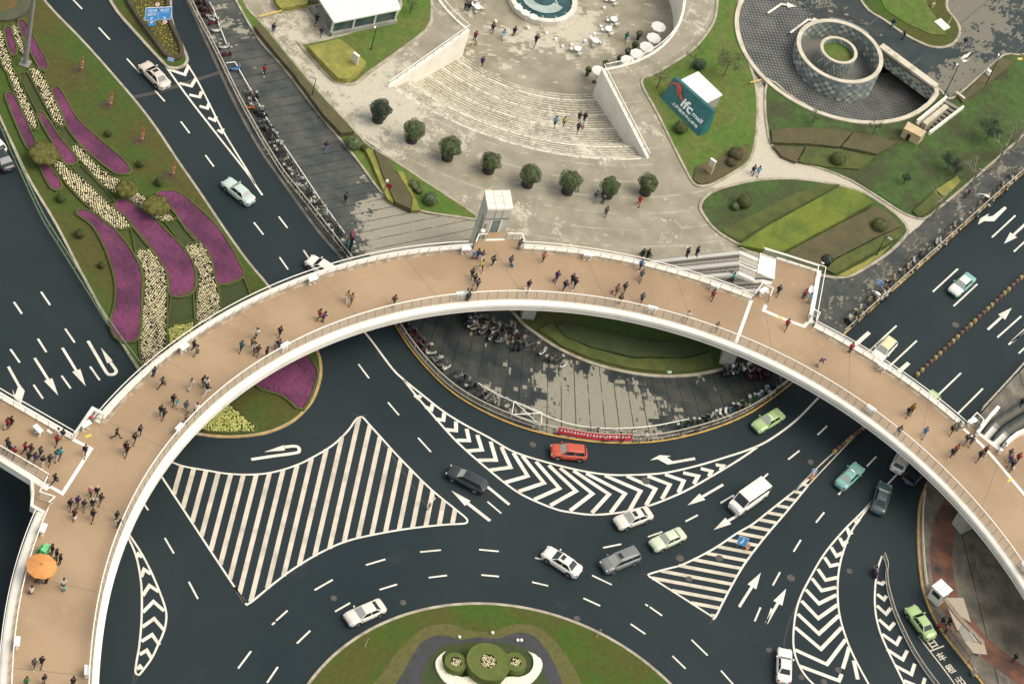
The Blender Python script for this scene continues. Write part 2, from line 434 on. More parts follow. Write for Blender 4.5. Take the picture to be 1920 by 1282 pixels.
HOLES = [sunken, ramp_hole, pit]
rect = [Vector((-700, -200)), Vector((700, -200)), Vector((700, 1000)), Vector((-700, 1000))]
struct(sheet('road', rect, 0.0, ASPH, HOLES))

def smooth(px, z=0.0, n=5, closed=True):
    return cr(W2(px, z), n, closed)
PAVZ = 0.15
lob = [(795, 685), (835, 725), (880, 757), (940, 787), (1000, 808), (1060, 821), (1120, 829), (1180, 831), (1240, 827), (1300, 815), (1360, 796), (1410, 773), (1450, 746), (1490, 715)]
kerb_px = [(330, -60), (352, -10), (397, 90), (441, 185), (490, 275), (542, 350), (600, 430), (660, 500), (700, 558), (738, 606), (763, 645)] + lob + [(1532, 675), (1580, 630), (1670, 549), (1775, 455), (1840, 396), (1920, 325), (2060, 200)]
kerb_line = cr(W2(kerb_px, PAVZ), 5)
lobc = kerb_line[len(kerb_line) // 2]
pav = kerb_line + W2([(2200, 60), (2400, -700), (330, -700)], PAVZ)
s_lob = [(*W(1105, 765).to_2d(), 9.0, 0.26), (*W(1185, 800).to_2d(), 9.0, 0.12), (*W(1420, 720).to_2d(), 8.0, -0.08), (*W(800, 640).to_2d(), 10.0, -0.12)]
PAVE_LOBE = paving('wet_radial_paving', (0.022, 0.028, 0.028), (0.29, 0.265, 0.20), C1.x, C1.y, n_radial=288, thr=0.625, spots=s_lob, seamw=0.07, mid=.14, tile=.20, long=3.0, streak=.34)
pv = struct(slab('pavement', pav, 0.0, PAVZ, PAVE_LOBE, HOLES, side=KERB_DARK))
# side strip of the left pavement, straight bands
d1 = (W(562, 187) - W(500, 198)).normalized()
s_l = [(*W(800, 430).to_2d(), 11.0, 0.34), (*W(860, 440).to_2d(), 9.0, 0.22), (*W(720, 430).to_2d(), 7.0, 0.12), (*W(430, 30).to_2d(), 8.0, .05), (*W(560, 240).to_2d(), 14.0, -.10)]
PAVE_LEFT = paving('wet_banded_paving', (0.046, 0.052, 0.049), (0.34, 0.31, 0.235), *W(500, 198).to_2d(), line_dir=(d1.x, d1.y), pitch=1.55, thr=0.65, spots=s_l, seamw=0.07, mid=.16, tile=.26, streak=.15)
left_pts = [(338, -60), (356, -10), (400, 90), (444, 185), (494, 275), (546, 350), (604, 430), (664, 500), (704, 558), (742, 606), (900, 560), (905, 470), (890, 412), (800, 402), (750, 388), (712, 362), (660, 290), (600, 218), (525, 122), (480, 62), (430, -20), (410, -60)]
struct(sheet('side_pavement', W2(left_pts, PAVZ), PAVZ + .004, PAVE_LEFT))
d2 = (W(1800, 400) - W(1600, 585)).normalized()
PAVE_RIGHT = paving('wet_cobbles', (0.040, 0.046, 0.044), (0.24, 0.22, 0.165), *W(1600, 560).to_2d(), line_dir=(d2.x, d2.y), pitch=3.0, thr=0.60, seamw=0.02, mid=.25, tile=.3)
right_pts = [(1520, 600), (1532, 668), (1580, 626), (1670, 545), (1775, 451), (1840, 392), (1920, 321), (2060, 196), (2000, 150), (1925, 240), (1860, 304), (1800, 356), (1742, 408), (1700, 440), (1660, 478), (1600, 516), (1540, 520)]
struct(sheet('roadside_pavement', W2(right_pts, PAVZ), PAVZ + .004, PAVE_RIGHT))
# pale stone of the plaza with its paths
s_p = [(*W(1110, 400).to_2d(), 22.0, -0.05), (*W(660, 160).to_2d(), 12, .16), (*W(760, 250).to_2d(), 9.0, 0.12), (*W(1000, 420).to_2d(), 12.0, 0.06), (*W(1560, 310).to_2d(), 22.0, .35), (*W(1420, 330).to_2d(), 9.0, .35), (*W(1690, 400).to_2d(), 9.0, .35), (*W(560, 60).to_2d(), 10.0, .10)]
PLAZA = paving('plaza_stone', (0.245, 0.216, 0.150), (0.58, 0.53, 0.41), C1.x, C1.y, thr=0.592, rings=2.9, seam=(.50, .455, .35), spots=s_p, tile=.24, long=1.2, soft=.08, contrast=.9, mid=.25)
plaza_pts = [(415, -200), (440, -20), (463, 20), (485, 42), (525, 90), (585, 163), (660, 245), (740, 302), (830, 366), (893, 405), (893, 520), (1180, 540), (1420, 520), (1538, 520), (1600, 515), (1660, 477), (1700, 442), (1724, 424), (1742, 404), (1700, 352), (1500, 240), (1437, 168), (1404, 124), (1386, 72), (1380, 15), (1380, -200)]
struct(sheet('plaza', W2(plaza_pts, PAVZ), PAVZ + .008, PLAZA, [sunken]))
# wet stone of the hotel drive
DRIVE = paving('wet_drive_paving', (0.026, 0.038, 0.038), (0.20, 0.185, 0.14), *W(1700, 60).to_2d(), line_dir=(d2.x, d2.y), pitch=9.0, thr=0.635, seamw=0.02, tile=.28, streak=.12, seam=(.10, .10, .09), mid=.10,
               spots=[(*W(1790, 25).to_2d(), 9.0, .16), (*W(1860, 30).to_2d(), 12.0, .10), (*W(1770, 140).to_2d(), 8.0, .18), (*W(1840, 120).to_2d(), 7.0, .10), (*W(1680, 80).to_2d(), 10, -.2), (*W(1540, 5).to_2d(), 4, .1)])
drive_pts = [(1398, -200), (1450, -60), (1500, 60), (1600, 150), (1800, 215), (1925, 240), (2060, 196), (2200, 60), (2400, -600)]
dloop = W2(drive_pts, PAVZ)
struct(sheet('hotel_drive', W2([(1395, -260), (1465, -33), (1530, 30), (1560, 17), (1600, 26), (1652, 60), (1664, 92), (1756, 163), (1770, 183), (1785, 186), (1850, 134), (1882, 104), (1910, 104), (1935, 112), (2100, 60), (2400, -600)], PAVZ), PAVZ + .012, DRIVE))

# amphitheatre steps, landings of pale and dark stone
STEP = paving('step_stone', (0.25, 0.22, 0.15), (0.60, 0.55, 0.43), C1.x, C1.y, thr=0.585, tile=.22, soft=.08, mid=.3)
STEPW = mat('step_nosing', (0.70, 0.64, 0.52), 0.75, (0.36, 0.315, 0.23), 1.6, 0.50, 0.60, fine=.1, s2=3)
bm = bmesh.new()
prof = [(0.0, PAVZ, 0)]; s = 0.0; z = PAVZ
def go(ds, dz, mi):
    global s, z
    s += ds; prof.append((s, z, mi))
    if dz: z -= dz; prof.append((s, z, 2))
drop = (PAVZ - FLOORZ)
plan = [(.05, 7, 1), (.055, 1, 0), (.055, 1, 0), (.055, 6, 1), (.03, 5, 1), (.05, 1, 0), (.06, 1, 0), (.06, 1, 1), (.05, 1, 0), (.06, 1, 0), (.06, 1, 1), (.06, 1, 0), (.06, 1, 0), (.06, 1, 1), (.06, 1, 0)]
tot = sum(n for _, n, _ in plan); rise = drop / tot
for dsg, n, mi in plan:
    if n > 1:
        for k in range(n): go(0.0125, rise, 1 if k % 2 == 0 else 0)
    else: go(dsg / 2 - .006, 0, 0); go(.006, rise * .5, 1); go(dsg / 2 - (.014 if mi else .006), 0, 0); go(.014 if mi else .006, rise * .5, 1)
smax = s
rows = []
ring_front = circle(C2, R2, 48, ang(LC, C2), ang(RC, C2), True); ring_front[0], ring_front[-1] = LC.copy(), RC.copy()
for i in range(49):
    o_, n_ = outer_arc[i], ring_front[i]
    rows.append([bm.verts.new((*o_.lerp(n_, min(1, a / smax)), zz)) for a, zz, _ in prof])
for a, b in zip(rows, rows[1:]):
    for j in range(len(prof) - 1):
        f = bm.faces.new((a[j], b[j], b[j + 1], a[j + 1])); f.material_index = prof[j + 1][2]
fixn(bm)
for f in bm.faces:
    if f.normal.z < -0.1: f.normal_flip()
struct(mesh_obj('amphitheatre_steps', bm, [STEP, STEPW, STEP]))
COURT = paving('court_stone', (0.235, 0.207, 0.142), (0.56, 0.51, 0.39), C2.x, C2.y - 1.4, line_dir=(.93, .37), pitch=2.0, seamw=.0, thr=0.60, tile=.4, soft=.06, rings=2.6, mid=.3,
               spots=[(*W(1050, 40, FLOORZ).to_2d(), 8.0, .20), (*W(1000, 80, FLOORZ).to_2d(), 5.0, .1)], seam=(.36, .32, .25))
court = circle(C2, R2 + .0, 96)
struct(sheet('sunken_court', court, FLOORZ - .004, COURT))
# court wall and wing walls
cw = thing_abs('retaining_wall', 'curved pale wall around the sunken cafe court', 'wall', (*RC, PAVZ))
ribbon('wall', ring_arc, box_prof(-.35, -.001, FLOORZ - .3, PAVZ + .12), WALLW, parent=cw)
def rail_posts(parent, pts, z, h, step_, r=.03, m=None, lean=0.0, name='post', limit=100, zs=None):
    P = resample(pts, step_); Ns = normals2(P, False)
    for i, (p, n) in enumerate(zip(P, Ns)):
        if i >= limit: break
        zz = z if not callable(z) else z(i / max(1, len(P) - 1))
        b = bmesh.new(); add_tube(b, [(p.x, p.y, zz), (p.x + n.x * lean, p.y + n.y * lean, zz + h)], r, 5)
        mesh_obj(name, b, m, parent)
r_ = thing_abs('court_railing', 'curved glass railing on top of the sunken court wall', 'railing', (*ring_arc[36], PAVZ))
ra = [C2 + (p - C2) * 1.008 for p in ring_arc]
ribbon('handrail', ra, box_prof(-.05, .05, PAVZ + 1.10, PAVZ + 1.18), STEELW, parent=r_)
ribbon('glass_panel', ra, [(0, PAVZ + .14), (0, PAVZ + 1.1)], RGLASS2, parent=r_, loop=False)
rail_posts(r_, ra, PAVZ + .12, 1.0, 2.2, .03, STEELG)
for a_, b_, nm in ((LF, LC, 'left'), (RC, RF, 'right')):
    ww = thing_abs('wing_wall', f'pale triangular wing wall on the {nm} side of the wide curved steps', 'wall', (*a_, PAVZ))
    ribbon('wall', [a_, b_], box_prof(-.40, -.001, FLOORZ - .3, PAVZ + .10), WALLW, parent=ww)
    hr = thing_abs('stair_railing', f'white railing above the {nm} wing wall of the curved steps', 'railing', (*a_, PAVZ))
    ribbon('handrail', [a_, b_], box_prof(-.24, -.14, PAVZ + 1.0, PAVZ + 1.08), STEELW, parent=hr)
    ribbon('lower_rail', [a_, b_], box_prof(-.21, -.17, PAVZ + .5, PAVZ + .54), STEELW, parent=hr)
    q = (b_ - a_).normalized(); nn = Vector((-q.y, q.x)) * -.19
    rail_posts(hr, [a_ + nn, b_ + nn], PAVZ + .1, .9, 1.9, .035, STEELG)
    # sloped grab rail fixed to the wall face above the steps
    fr, ba = (a_, b_) if nm == 'left' else (b_, a_)
    bm = bmesh.new(); ins = Vector((-(b_ - a_).normalized().y, (b_ - a_).normalized().x)) * .12
    for t0, t1 in ((.12, .36), (.45, .66), (.72, .95)):
        p0, p1 = fr.lerp(ba, t0) + ins, fr.lerp(ba, t1) + ins
        add_tube(bm, [(*p0, PAVZ + .6 - t0 * 4.6), (*p1, PAVZ + .6 - t1 * 4.6)], .035, 5)
    mesh_obj('grab_rail', bm, STEELG, hr)

# ---------------------------------------------------------------- car ramp spiral
m_, N, L, B = nodes('ramp_studs'); pos = position(N)
sp = N.new('ShaderNodeSeparateXYZ'); L.new(pos, sp.inputs[0])
u1 = mathn(N, L, 'MULTIPLY', mathn(N, L, 'ADD', sp.outputs[0], mathn(N, L, 'MULTIPLY', sp.outputs[1], .55)), 1.8)
v1 = mathn(N, L, 'MULTIPLY', mathn(N, L, 'SUBTRACT', sp.outputs[1], mathn(N, L, 'MULTIPLY', sp.outputs[0], .35)), 1.8)
fu = mathn(N, L, 'ABSOLUTE', mathn(N, L, 'SUBTRACT', mathn(N, L, 'FRACT', u1), .5)); fv = mathn(N, L, 'ABSOLUTE', mathn(N, L, 'SUBTRACT', mathn(N, L, 'FRACT', v1), .5))
dot = mathn(N, L, 'LESS_THAN', mathn(N, L, 'ADD', fu, fv), .21)
gr = step(N, L, noise(N, L, pos, .35, 4), .35, .65)
base = mixc(N, L, gr, (.040, .044, .042), (.085, .088, .080))
L.new(mixc(N, L, mathn(N, L, 'MULTIPLY', dot, .9), base, (.36, .34, .28)), B.inputs['Base Color']); B.inputs['Roughness'].default_value = .6
RAMPM = m_
m_, N, L, B = nodes('checker_panels'); pos = position(N)
sp = N.new('ShaderNodeSeparateXYZ'); L.new(pos, sp.inputs[0])
an = mathn(N, L, 'ARCTAN2', mathn(N, L, 'SUBTRACT', sp.outputs[1], CYC.y), mathn(N, L, 'SUBTRACT', sp.outputs[0], CYC.x))
cb = N.new('ShaderNodeCombineXYZ')
zi = mathn(N, L, 'FLOOR', mathn(N, L, 'MULTIPLY', sp.outputs[2], 1.7))
ai = mathn(N, L, 'FLOOR', mathn(N, L, 'MULTIPLY', an, 10.0))
L.new(ai, cb.inputs[0]); L.new(zi, cb.inputs[1])
wn = N.new('ShaderNodeTexWhiteNoise'); wn.noise_dimensions = '2D'; L.new(cb.outputs[0], wn.inputs['Vector'])
chk = mathn(N, L, 'MODULO', mathn(N, L, 'ADD', mathn(N, L, 'ADD', ai, zi), 1000.0), 2.0)
wv = mathn(N, L, 'ADD', mathn(N, L, 'MULTIPLY', wn.outputs['Value'], .55), mathn(N, L, 'MULTIPLY', chk, .45))
rr = N.new('ShaderNodeValToRGB'); rr.color_ramp.interpolation = 'CONSTANT'
for i, (p_, c_) in enumerate(((0, (.15, .19, .18)), (.34, (.22, .25, .23)), (.62, (.34, .36, .31)), (.84, (.54, .53, .44)))):
    e = rr.color_ramp.elements[i] if i < 2 else rr.color_ramp.elements.new(p_)
    e.position = p_; e.color = (*c_, 1)
L.new(wv, rr.inputs[0]); L.new(rr.outputs[0], B.inputs['Base Color']); B.inputs['Roughness'].default_value = .45
CHECK = m_
COPING = mat('pale_coping', (0.58, 0.52, 0.40), 0.7, (0.48, 0.42, 0.31), .6, fine=.06, s2=2)
# spiral floor
bm = bmesh.new(); rows = []
tE = ang(wE, CYC); tN = ang(ramp_arc[-1], CYC)
while tN > tE: tN -= 2 * math.pi
NT = 80
def ray_out(th):
    d = Vector((math.cos(th), math.sin(th))); oc = CYC - RPC; b_ = oc.dot(d); c_ = oc.length_squared - RPR ** 2
    return -b_ + math.sqrt(max(0, b_ * b_ - c_))
def rampz(th):
    p = (tE - th) / (tE - tN); p = max(-.4, min(1, p))
    return -3.5 + 3.6 * p if p > 0 else -3.5 + 3.0 * p
for i in range(NT + 1):
    th = tE + .55 + (tN - .75 - tE - .55) * i / NT
    ro = ray_out(th) - .005 if tN <= th <= tE else 17.0
    d = Vector((math.cos(th), math.sin(th)))
    rows.append([bm.verts.new((*(CYC + d * (CYR + (ro - CYR) * k / 6)), rampz(th))) for k in range(7)])
for a, b in zip(rows, rows[1:]):
    for j in range(6): bm.faces.new((a[j], a[j + 1], b[j + 1], b[j]))
fixn(bm)
for f in bm.faces:
    if f.normal.z < 0: f.normal_flip()
struct(mesh_obj('car_ramp_floor', bm, RAMPM))
rw = thing_abs('ramp_wall', 'pale curved kerb wall around the spiral car ramp', 'wall', (*ramp_arc[30], PAVZ))
ra = [RPC + (p - RPC) * 1.0 for p in ramp_arc]
ribbon('coping', ra, box_prof(.004, .62, .10, .50), COPING, parent=rw)
bm = bmesh.new(); sweep(bm, ra, [(.0, -4.6), (.0, .10)], loop=False); fixn(bm); mesh_obj('wall', bm, CONC, rw)
bw = thing_abs('ramp_beam_wall', 'straight wall with pale ribbed coping spanning the dark ramp mouth', 'wall', (*wE, PAVZ))
wp = [wE, wI]
ribbon('coping', wp, box_prof(-1.15, .0, .16, .55), mat('ribbed_coping', (0.56, .50, .385), .7, (.40, .35, .26), 1.1, .5, .6, fine=.1, s2=2), parent=bw)
bm = bmesh.new(); wd_ = (wI - wE); wn_ = Vector((-wd_.y, wd_.x)).normalized() * -.03; nx, nz = 18, 5; gv = [[bm.verts.new((*(wE + wn_ + wd_ * (i / nx)), -2.1 + 2.25 * j / nz)) for j in range(nz + 1)] for i in range(nx + 1)]; rk_ = random.Random(3)
for i in range(nx):
    for j in range(nz): bm.faces.new((gv[i][j], gv[i + 1][j], gv[i + 1][j + 1], gv[i][j + 1])).material_index = (i + j) % 2 if rk_.random() < .85 else rk_.randrange(2)
mesh_obj('wall', bm, [mat('panel_dark', (.15, .19, .18), .45), mat('panel_pale', (.46, .46, .38), .45)], bw); ribbon('wall_core', wp, box_prof(-1.10, -.05, -2.08, .15), CONC, parent=bw)
back = [wE.lerp(wI, -.05) + Vector((3.5, 4.5)), wI + Vector((3.0, 5.5))]
ribbon('light_stop_wall', back, box_prof(-.3, 0, -5.5, .0), DARK, parent=bw)  # dark wall added behind the ramp mouth to stop light leaking in below
# drum
dr = thing_abs('ramp_drum', 'round drum wall of checkered glass panels with a smaller ring inside', 'drum', (*CYC, PAVZ))
def ring_mesh(name, c, ro, ri, z0, z1, m, parent, n=96):
    bm = bmesh.new(); rows = []
    for k in range(n):
        d = Vector((math.cos(2 * math.pi * k / n), math.sin(2 * math.pi * k / n)))
        rows.append([bm.verts.new((*(c + d * r), z)) for r, z in ((ro, z0), (ro, z1), (ri, z1), (ri, z0))])
    for i in range(n):
        a, b = rows[i], rows[(i + 1) % n]
        for j in range(3): bm.faces.new((a[j], b[j], b[j + 1], a[j + 1]))
    fixn(bm); return mesh_obj(name, bm, m, parent)
ring_mesh('outer_wall', CYC, CYR - .03, CYR - .55, -4.8, CYZ - .12, CHECK, dr)
ring_mesh('outer_rim', CYC, CYR, CYR - .62, CYZ - .12, CYZ, COPING, dr)
ic = Vector((30.36, 308.14))
ring_mesh('inner_wall', ic, 2.77, 2.40, -2.2, 1.08, CHECK, dr, 64)
ring_mesh('inner_rim', ic, 2.80, 2.34, 1.08, 1.2, COPING, dr, 64)
sheet('courtyard_floor', circle(CYC, CYR - .5, 64), -2.0, mat('drum_floor', (.12, .12, .11), .5, (.19, .18, .15), .25, fine=.1), parent=dr)
bm = bmesh.new(); add_lathe(bm, (*ic, 0), [(2.39, -.3), (2.39, .25), (1.5, .32), (.2, .34)], 48); mesh_obj('planted_grass', bm, GRASS2, dr)
# low parapet beyond the drum
pr = thing_abs('parapet', 'low grey parapet on the far side of the checkered drum', 'parapet', W(1570, 25, .5))
ribbon('wall', circle(CYC, CYR + .55, 16, R(62), R(112), True), box_prof(-.25, 0, .16, .95), mat('grey_green', (.20, .22, .19), .6), parent=pr)

# ---------------------------------------------------------------- lawns, kerbs, hedges
def kerb_ring(pts, z0, z1, w_, m, parent=None, name='kerb', closed=True, lab=None):
    p = ccw(pts) if closed else pts
    return ribbon(name, p, box_prof(-w_, 0, z0, z1), m, closed, parent)
def bed(name, px, m, h=.14, base=PAVZ, kerb=.35, km=None, lab='', cat='lawn', n=5, kz=.16, closed=True, kind=None):
    P = smooth(px, base, n)
    o = slab(name, P, base, base + h, m, holes=[pit] if name == 'corner_lawn' else ())
    struct(o)
    if kerb: struct(kerb_ring(P, base, base + kz, kerb, km or KERB))
    return P
def hedge(px, m, h, lab, base=PAVZ + .14, name='hedge', n=1, group=None, zs=None):
    """clipped hedge block with a slightly uneven top and rounded shoulder"""
    P = ccw(W2(px, base + h)); P = P if n <= 1 else ccw(cr(P, n, True))
    bm = bmesh.new(); fill(bm, [P], base + h)
    top_edges = [e for e in bm.edges if e.is_boundary]
    ctr = sum(P, Vector((0, 0))) / len(P)
    wall_loop(bm, P, base - .02, base + h)
    bmesh.ops.remove_doubles(bm, verts=bm.verts, dist=1e-4)
    long = [e for e in bm.edges if e.calc_length() > 1.6]
    for _ in range(3):
        long = [e for e in bm.edges if e.calc_length() > 1.4]
        if long: bmesh.ops.subdivide_edges(bm, edges=long, cuts=1, use_grid_fill=True)
    bmesh.ops.triangulate(bm, faces=bm.faces)
    rr_ = random.Random(int(abs(P[0].x * 100)))
    for v in bm.verts:
        if v.co.z > base + h - .02: v.co.z += rr_.uniform(-.05, .05) * min(1, h / .4)
        v.co.x += rr_.uniform(-.04, .04); v.co.y += rr_.uniform(-.04, .04)
    fixn(bm)
    o = mesh_obj(name, bm, m)
    ctr_ = W(sum(a for a, b in px) / len(px), sum(b for a, b in px) / len(px), base)
    return tag(o, lab, 'hedge', group)

# plaza-side strip along the pavement: long hedge, green and yellow bands
bed('verge_lawn', [(432, -40), (463, 18), (486, 42), (526, 90), (586, 162), (663, 246), (690, 275), (740, 305), (800, 345), (891, 406), (860, 406), (800, 397), (752, 384), (716, 360), (668, 296), (606, 222), (530, 124), (482, 68), (428, -30)], GRASS2, n=3, kerb=.3)
hedge([(478, 50), (484, 42), (526, 92), (586, 166), (664, 246), (640, 250), (606, 214), (552, 140), (500, 78)], HEDGE_B, .75, 'long brown clipped hedge beside the banded pavement')
hedge([(702, 279), (732, 300), (743, 322), (772, 368), (772, 393), (741, 378), (716, 322)], HEDGE_B, .7, 'brown hedge wedge between two yellow hedge strips')
hedge([(683, 276), (702, 283), (715, 322), (736, 362), (738, 380), (727, 374), (712, 340), (695, 300)], HEDGE_Y, .45, 'yellow hedge strip on the roadward side of the brown wedge')
hedge([(743, 320), (757, 322), (788, 394), (772, 394), (773, 368)], HEDGE_Y, .45, 'yellow hedge strip on the plaza side of the brown wedge')
# corner by the white pavilion
bed('pavilion_lawn', [(570, 90), (577, 84), (640, 70), (745, 30), (755, -20), (795, -40), (806, 40), (760, 85), (690, 135), (664, 156), (640, 154), (622, 147)], GRASS2, n=3, kerb=.45)
hedge([(577, 87), (634, 73), (642, 76), (664, 95), (687, 117), (672, 135), (653, 148), (633, 146)], HEDGE_Y, .9, 'low yellow-green hedge block in front of the white pavilion')
bed('entrance_lawn', [(512, -40), (514, 5), (522, 18), (535, 21), (580, 12), (620, 0), (620, -50)], GRASS2, n=3, kerb=.4)
hedge([(514, -30), (517, 4), (527, 16), (577, 7), (580, -30)], HEDGE_Y, .8, 'yellow-green hedge at the top edge beside the pavilion')
# lawn with the teal sign
bed('sign_lawn', [(1205, 156), (1228, 142), (1262, 122), (1300, 96), (1328, 64), (1343, 35), (1348, -10), (1352, -80), (1384, -80), (1383, -10), (1380, 40), (1390, 85), (1404, 125), (1414, 160), (1418, 205), (1414, 262), (1402, 302), (1375, 322), (1335, 344), (1312, 348), (1298, 338), (1270, 285), (1235, 214)], GRASS2, n=4)
hedge([(1306, 312), (1345, 298), (1408, 268), (1398, 300), (1372, 320), (1334, 342), (1312, 344), (1300, 336)], HEDGE_B, .22, 'brown planting bed at the foot of the sign lawn')
# eye-shaped bed by the escalators
bed('eye_lawn', [(1318, 398), (1317, 383), (1327, 370), (1348, 358), (1400, 344), (1440, 339), (1485, 338), (1540, 344), (1600, 357), (1642, 377), (1682, 407), (1698, 428), (1694, 443), (1660, 476), (1605, 510), (1580, 518), (1550, 517), (1480, 500), (1395, 462), (1345, 432)], GRASS3, n=4, kerb=.4)
hedge([(1352, 432), (1385, 452), (1440, 418), (1575, 346), (1535, 345), (1470, 372), (1400, 408)], HEDGE_G, .10, 'olive planted band left of the vivid hedge stripe')
hedge([(1385, 459), (1440, 423), (1576, 349), (1610, 358), (1637, 379), (1560, 422), (1467, 471), (1430, 467)], HEDGE_V, .75, 'vivid green hedge stripe across the eye-shaped bed')
hedge([(1472, 474), (1560, 428), (1640, 386), (1667, 399), (1690, 424), (1655, 438), (1566, 484), (1540, 498), (1500, 488)], HEDGE_B, .45, 'brown hedge stripe across the eye-shaped bed')
hedge([(1549, 504), (1567, 487), (1656, 441), (1690, 426), (1695, 432), (1690, 442), (1614, 486), (1566, 513)], HEDGE_G, .40, 'dark green hedge strip at the road end of the eye-shaped bed')
hedge([(1571, 516), (1616, 493), (1668, 461), (1652, 479), (1614, 504), (1590, 517)], HEDGE_Y, .15, 'thin yellowish planting at the road end of the eye-shaped bed')
# corner lawn between ramp and road
bed('corner_lawn', [(1441, 152), (1436, 200), (1440, 240), (1446, 268), (1462, 287), (1492, 301), (1545, 317), (1596, 338), (1645, 368), (1690, 397), (1722, 409), (1742, 403), (1800, 355), (1862, 302), (1932, 238), (2000, 160), (1930, 112), (1906, 105), (1882, 106), (1850, 134), (1812, 168), (1786, 187), (1772, 184), (1758, 168), (1743, 193), (1700, 221), (1651, 232), (1590, 228), (1520, 205), (1470, 173)], GRASS3, n=2, kerb=.3)
hedge([(1447, 243), (1495, 239), (1565, 242), (1598, 247), (1585, 262), (1574, 275), (1515, 269), (1448, 267)], HEDGE_B, .40, 'brown hedge band south of the ramp, western half')
hedge([(1602, 248), (1635, 252), (1680, 267), (1662, 279), (1644, 289), (1578, 275)], HEDGE_B, .40, 'brown hedge band south of the ramp, eastern half')
hedge([(1449, 273), (1508, 276), (1493, 304), (1466, 293)], HEDGE_B, .35, 'small brown hedge patch at the bend of the path')
hedge([(1512, 275), (1573, 280), (1640, 294), (1613, 317), (1545, 312), (1497, 303)], HEDGE_G, .30, 'olive hedge patch holding a round bush by the path')
hedge([(1606, 338), (1640, 300), (1690, 270), (1705, 280), (1750, 300), (1790, 330), (1711, 389), (1690, 392), (1648, 364)], GRASS3, .06, 'dark low planting in the corner lawn above the curved path')
hedge([(1755, 355), (1795, 330), (1801, 340), (1770, 370)], HEDGE_Y, .3, 'yellow hedge patch at the roadside corner of the lawn')
hedge([(1712, 396), (1752, 358), (1768, 372), (1742, 399), (1722, 405)], HEDGE_G, .3, 'green hedge patch at the tip of the corner lawn')
hedge([(1795, 178), (1812, 171), (1874, 111), (1896, 112), (1898, 120), (1850, 158), (1806, 192)], HEDGE_B, .35, 'brown hedge strip beside the hotel drive lane')
# green island in the hotel drive
bed('drive_island', [(1600, -60), (1622, 10), (1660, 38), (1700, 66), (1740, 85), (1765, 88), (1784, 82), (1795, 68), (1796, 52), (1786, 34), (1772, 12), (1765, -60)], GRASS, n=4, kerb=.4)
hedge([(1640, -30), (1660, 18), (1700, 44), (1745, 64), (1775, 66), (1760, 40), (1740, 10), (1730, -30)], GRASS2, .10, 'bright lawn strip inside the hotel drive island')
# green bed in the lobe under the bridge
bed('lobe_lawn', [(960, 560), (975, 598), (1000, 620), (1050, 653), (1110, 679), (1170, 695), (1230, 703), (1290, 702), (1345, 692), (1368, 682), (1350, 640), (1250, 590), (1100, 560)], GRASS, n=4, kerb=.4)
hedge([(1045, 612), (1060, 604), (1130, 622), (1220, 640), (1300, 640), (1330, 655), (1280, 668), (1190, 668), (1110, 650), (1060, 630)], HEDGE_D, .5, 'dark hedge in the lawn under the footbridge')
hedge([(1010, 617), (1036, 606), (1062, 632), (1112, 654), (1190, 672), (1285, 672), (1332, 660), (1340, 684), (1290, 695), (1230, 695), (1170, 687), (1110, 671), (1055, 648)], HEDGE_G, .3, 'green hedge band along the kerb under the footbridge')

# flower island between the two left roads
P_isl = smooth([(-20, -120), (60, -25), (97, 20), (160, 85), (245, 182), (290, 240), (330, 300), (375, 365), (420, 432), (462, 490), (505, 542), (545, 600), (580, 640), (596, 668), (599, 700), (592, 730), (578, 757), (550, 785), (515, 803), (480, 812), (430, 816), (380, 812), (345, 800), (300, 740), (262, 690), (205, 600), (160, 520), (108, 420), (60, 340), (28, 275), (0, 215), (-40, 120), (-120, -60)], PAVZ, 4)
struct(slab('flower_island', P_isl, 0.0, PAVZ + .05, GRASS))
struct(ribbon('kerb', ccw(P_isl), box_prof(-.34, 0.0, 0.0, PAVZ + .03), KERB, True))
yk = smooth([(580, 636), (599, 668), (602, 700), (595, 731), (580, 759), (551, 788), (515, 806), (480, 815), (430, 819), (380, 815)], PAVZ, 4, False)
struct(ribbon('yellow_kerb_line', yk, [(-.10, PAVZ + .035), (.12, PAVZ + .035)], YELLOW, loop=False))
# narrow median with yellow flowers
P_md = smooth([(195, -60), (212, 5), (262, 66), (310, 118), (322, 125), (334, 125), (345, 119), (348, 108), (338, 84), (318, 34), (306, -60)], PAVZ, 4)
struct(slab('median_island', P_md, 0.0, PAVZ, GRASS)); struct(ribbon('kerb', ccw(P_md), box_prof(-.4, 0, 0, PAVZ + .03), KERB, True))
# roundabout
RB, RBR = Vector((16.9, 170.0)), 26.45
struct(slab('roundabout_lawn', circle(RB, RBR - .35, 160), 0.0, PAVZ + .05, GRASSR))
struct(ribbon('kerb', circle(RB, RBR - .35, 160), box_prof(-.35, 0, 0, PAVZ + .06), KERB, True))
# bottom right pavement with reddish curved band
P_br = smooth([(1752, 880), (1734, 908), (1722, 945), (1719, 990), (1721, 1050), (1727, 1100), (1741, 1142), (1766, 1187), (1801, 1232), (1842, 1284), (1900, 1360), (2000, 1500), (2400, 1500), (2400, 500), (2100, 520), (1960, 650), (1880, 730), (1830, 787), (1785, 840)], PAVZ, 3)
BRP = paving('worn_grey_paving', (.105, .092, .070), (.30, .265, .20), *W(1850, 1000).to_2d(), line_dir=(.35, -.94), pitch=7.0, thr=.56, seamw=.02, tile=.3, long=4, streak=.5, soft=.2, mid=.5, contrast=.8)
struct(slab('corner_pavement', P_br, 0.0, PAVZ, BRP, side=KERB_DARK))
RED = mat('reddish_paving', (0.20, .085, .048), .8, (.115, .055, .038), .30, .42, .55, fine=.2, s2=2)
cl = cr(W2([(1820, 905), (1790, 945), (1773, 985), (1765, 1030), (1768, 1080), (1782, 1130), (1815, 1180), (1860, 1225), (1930, 1275), (2000, 1320)], PAVZ), 5)
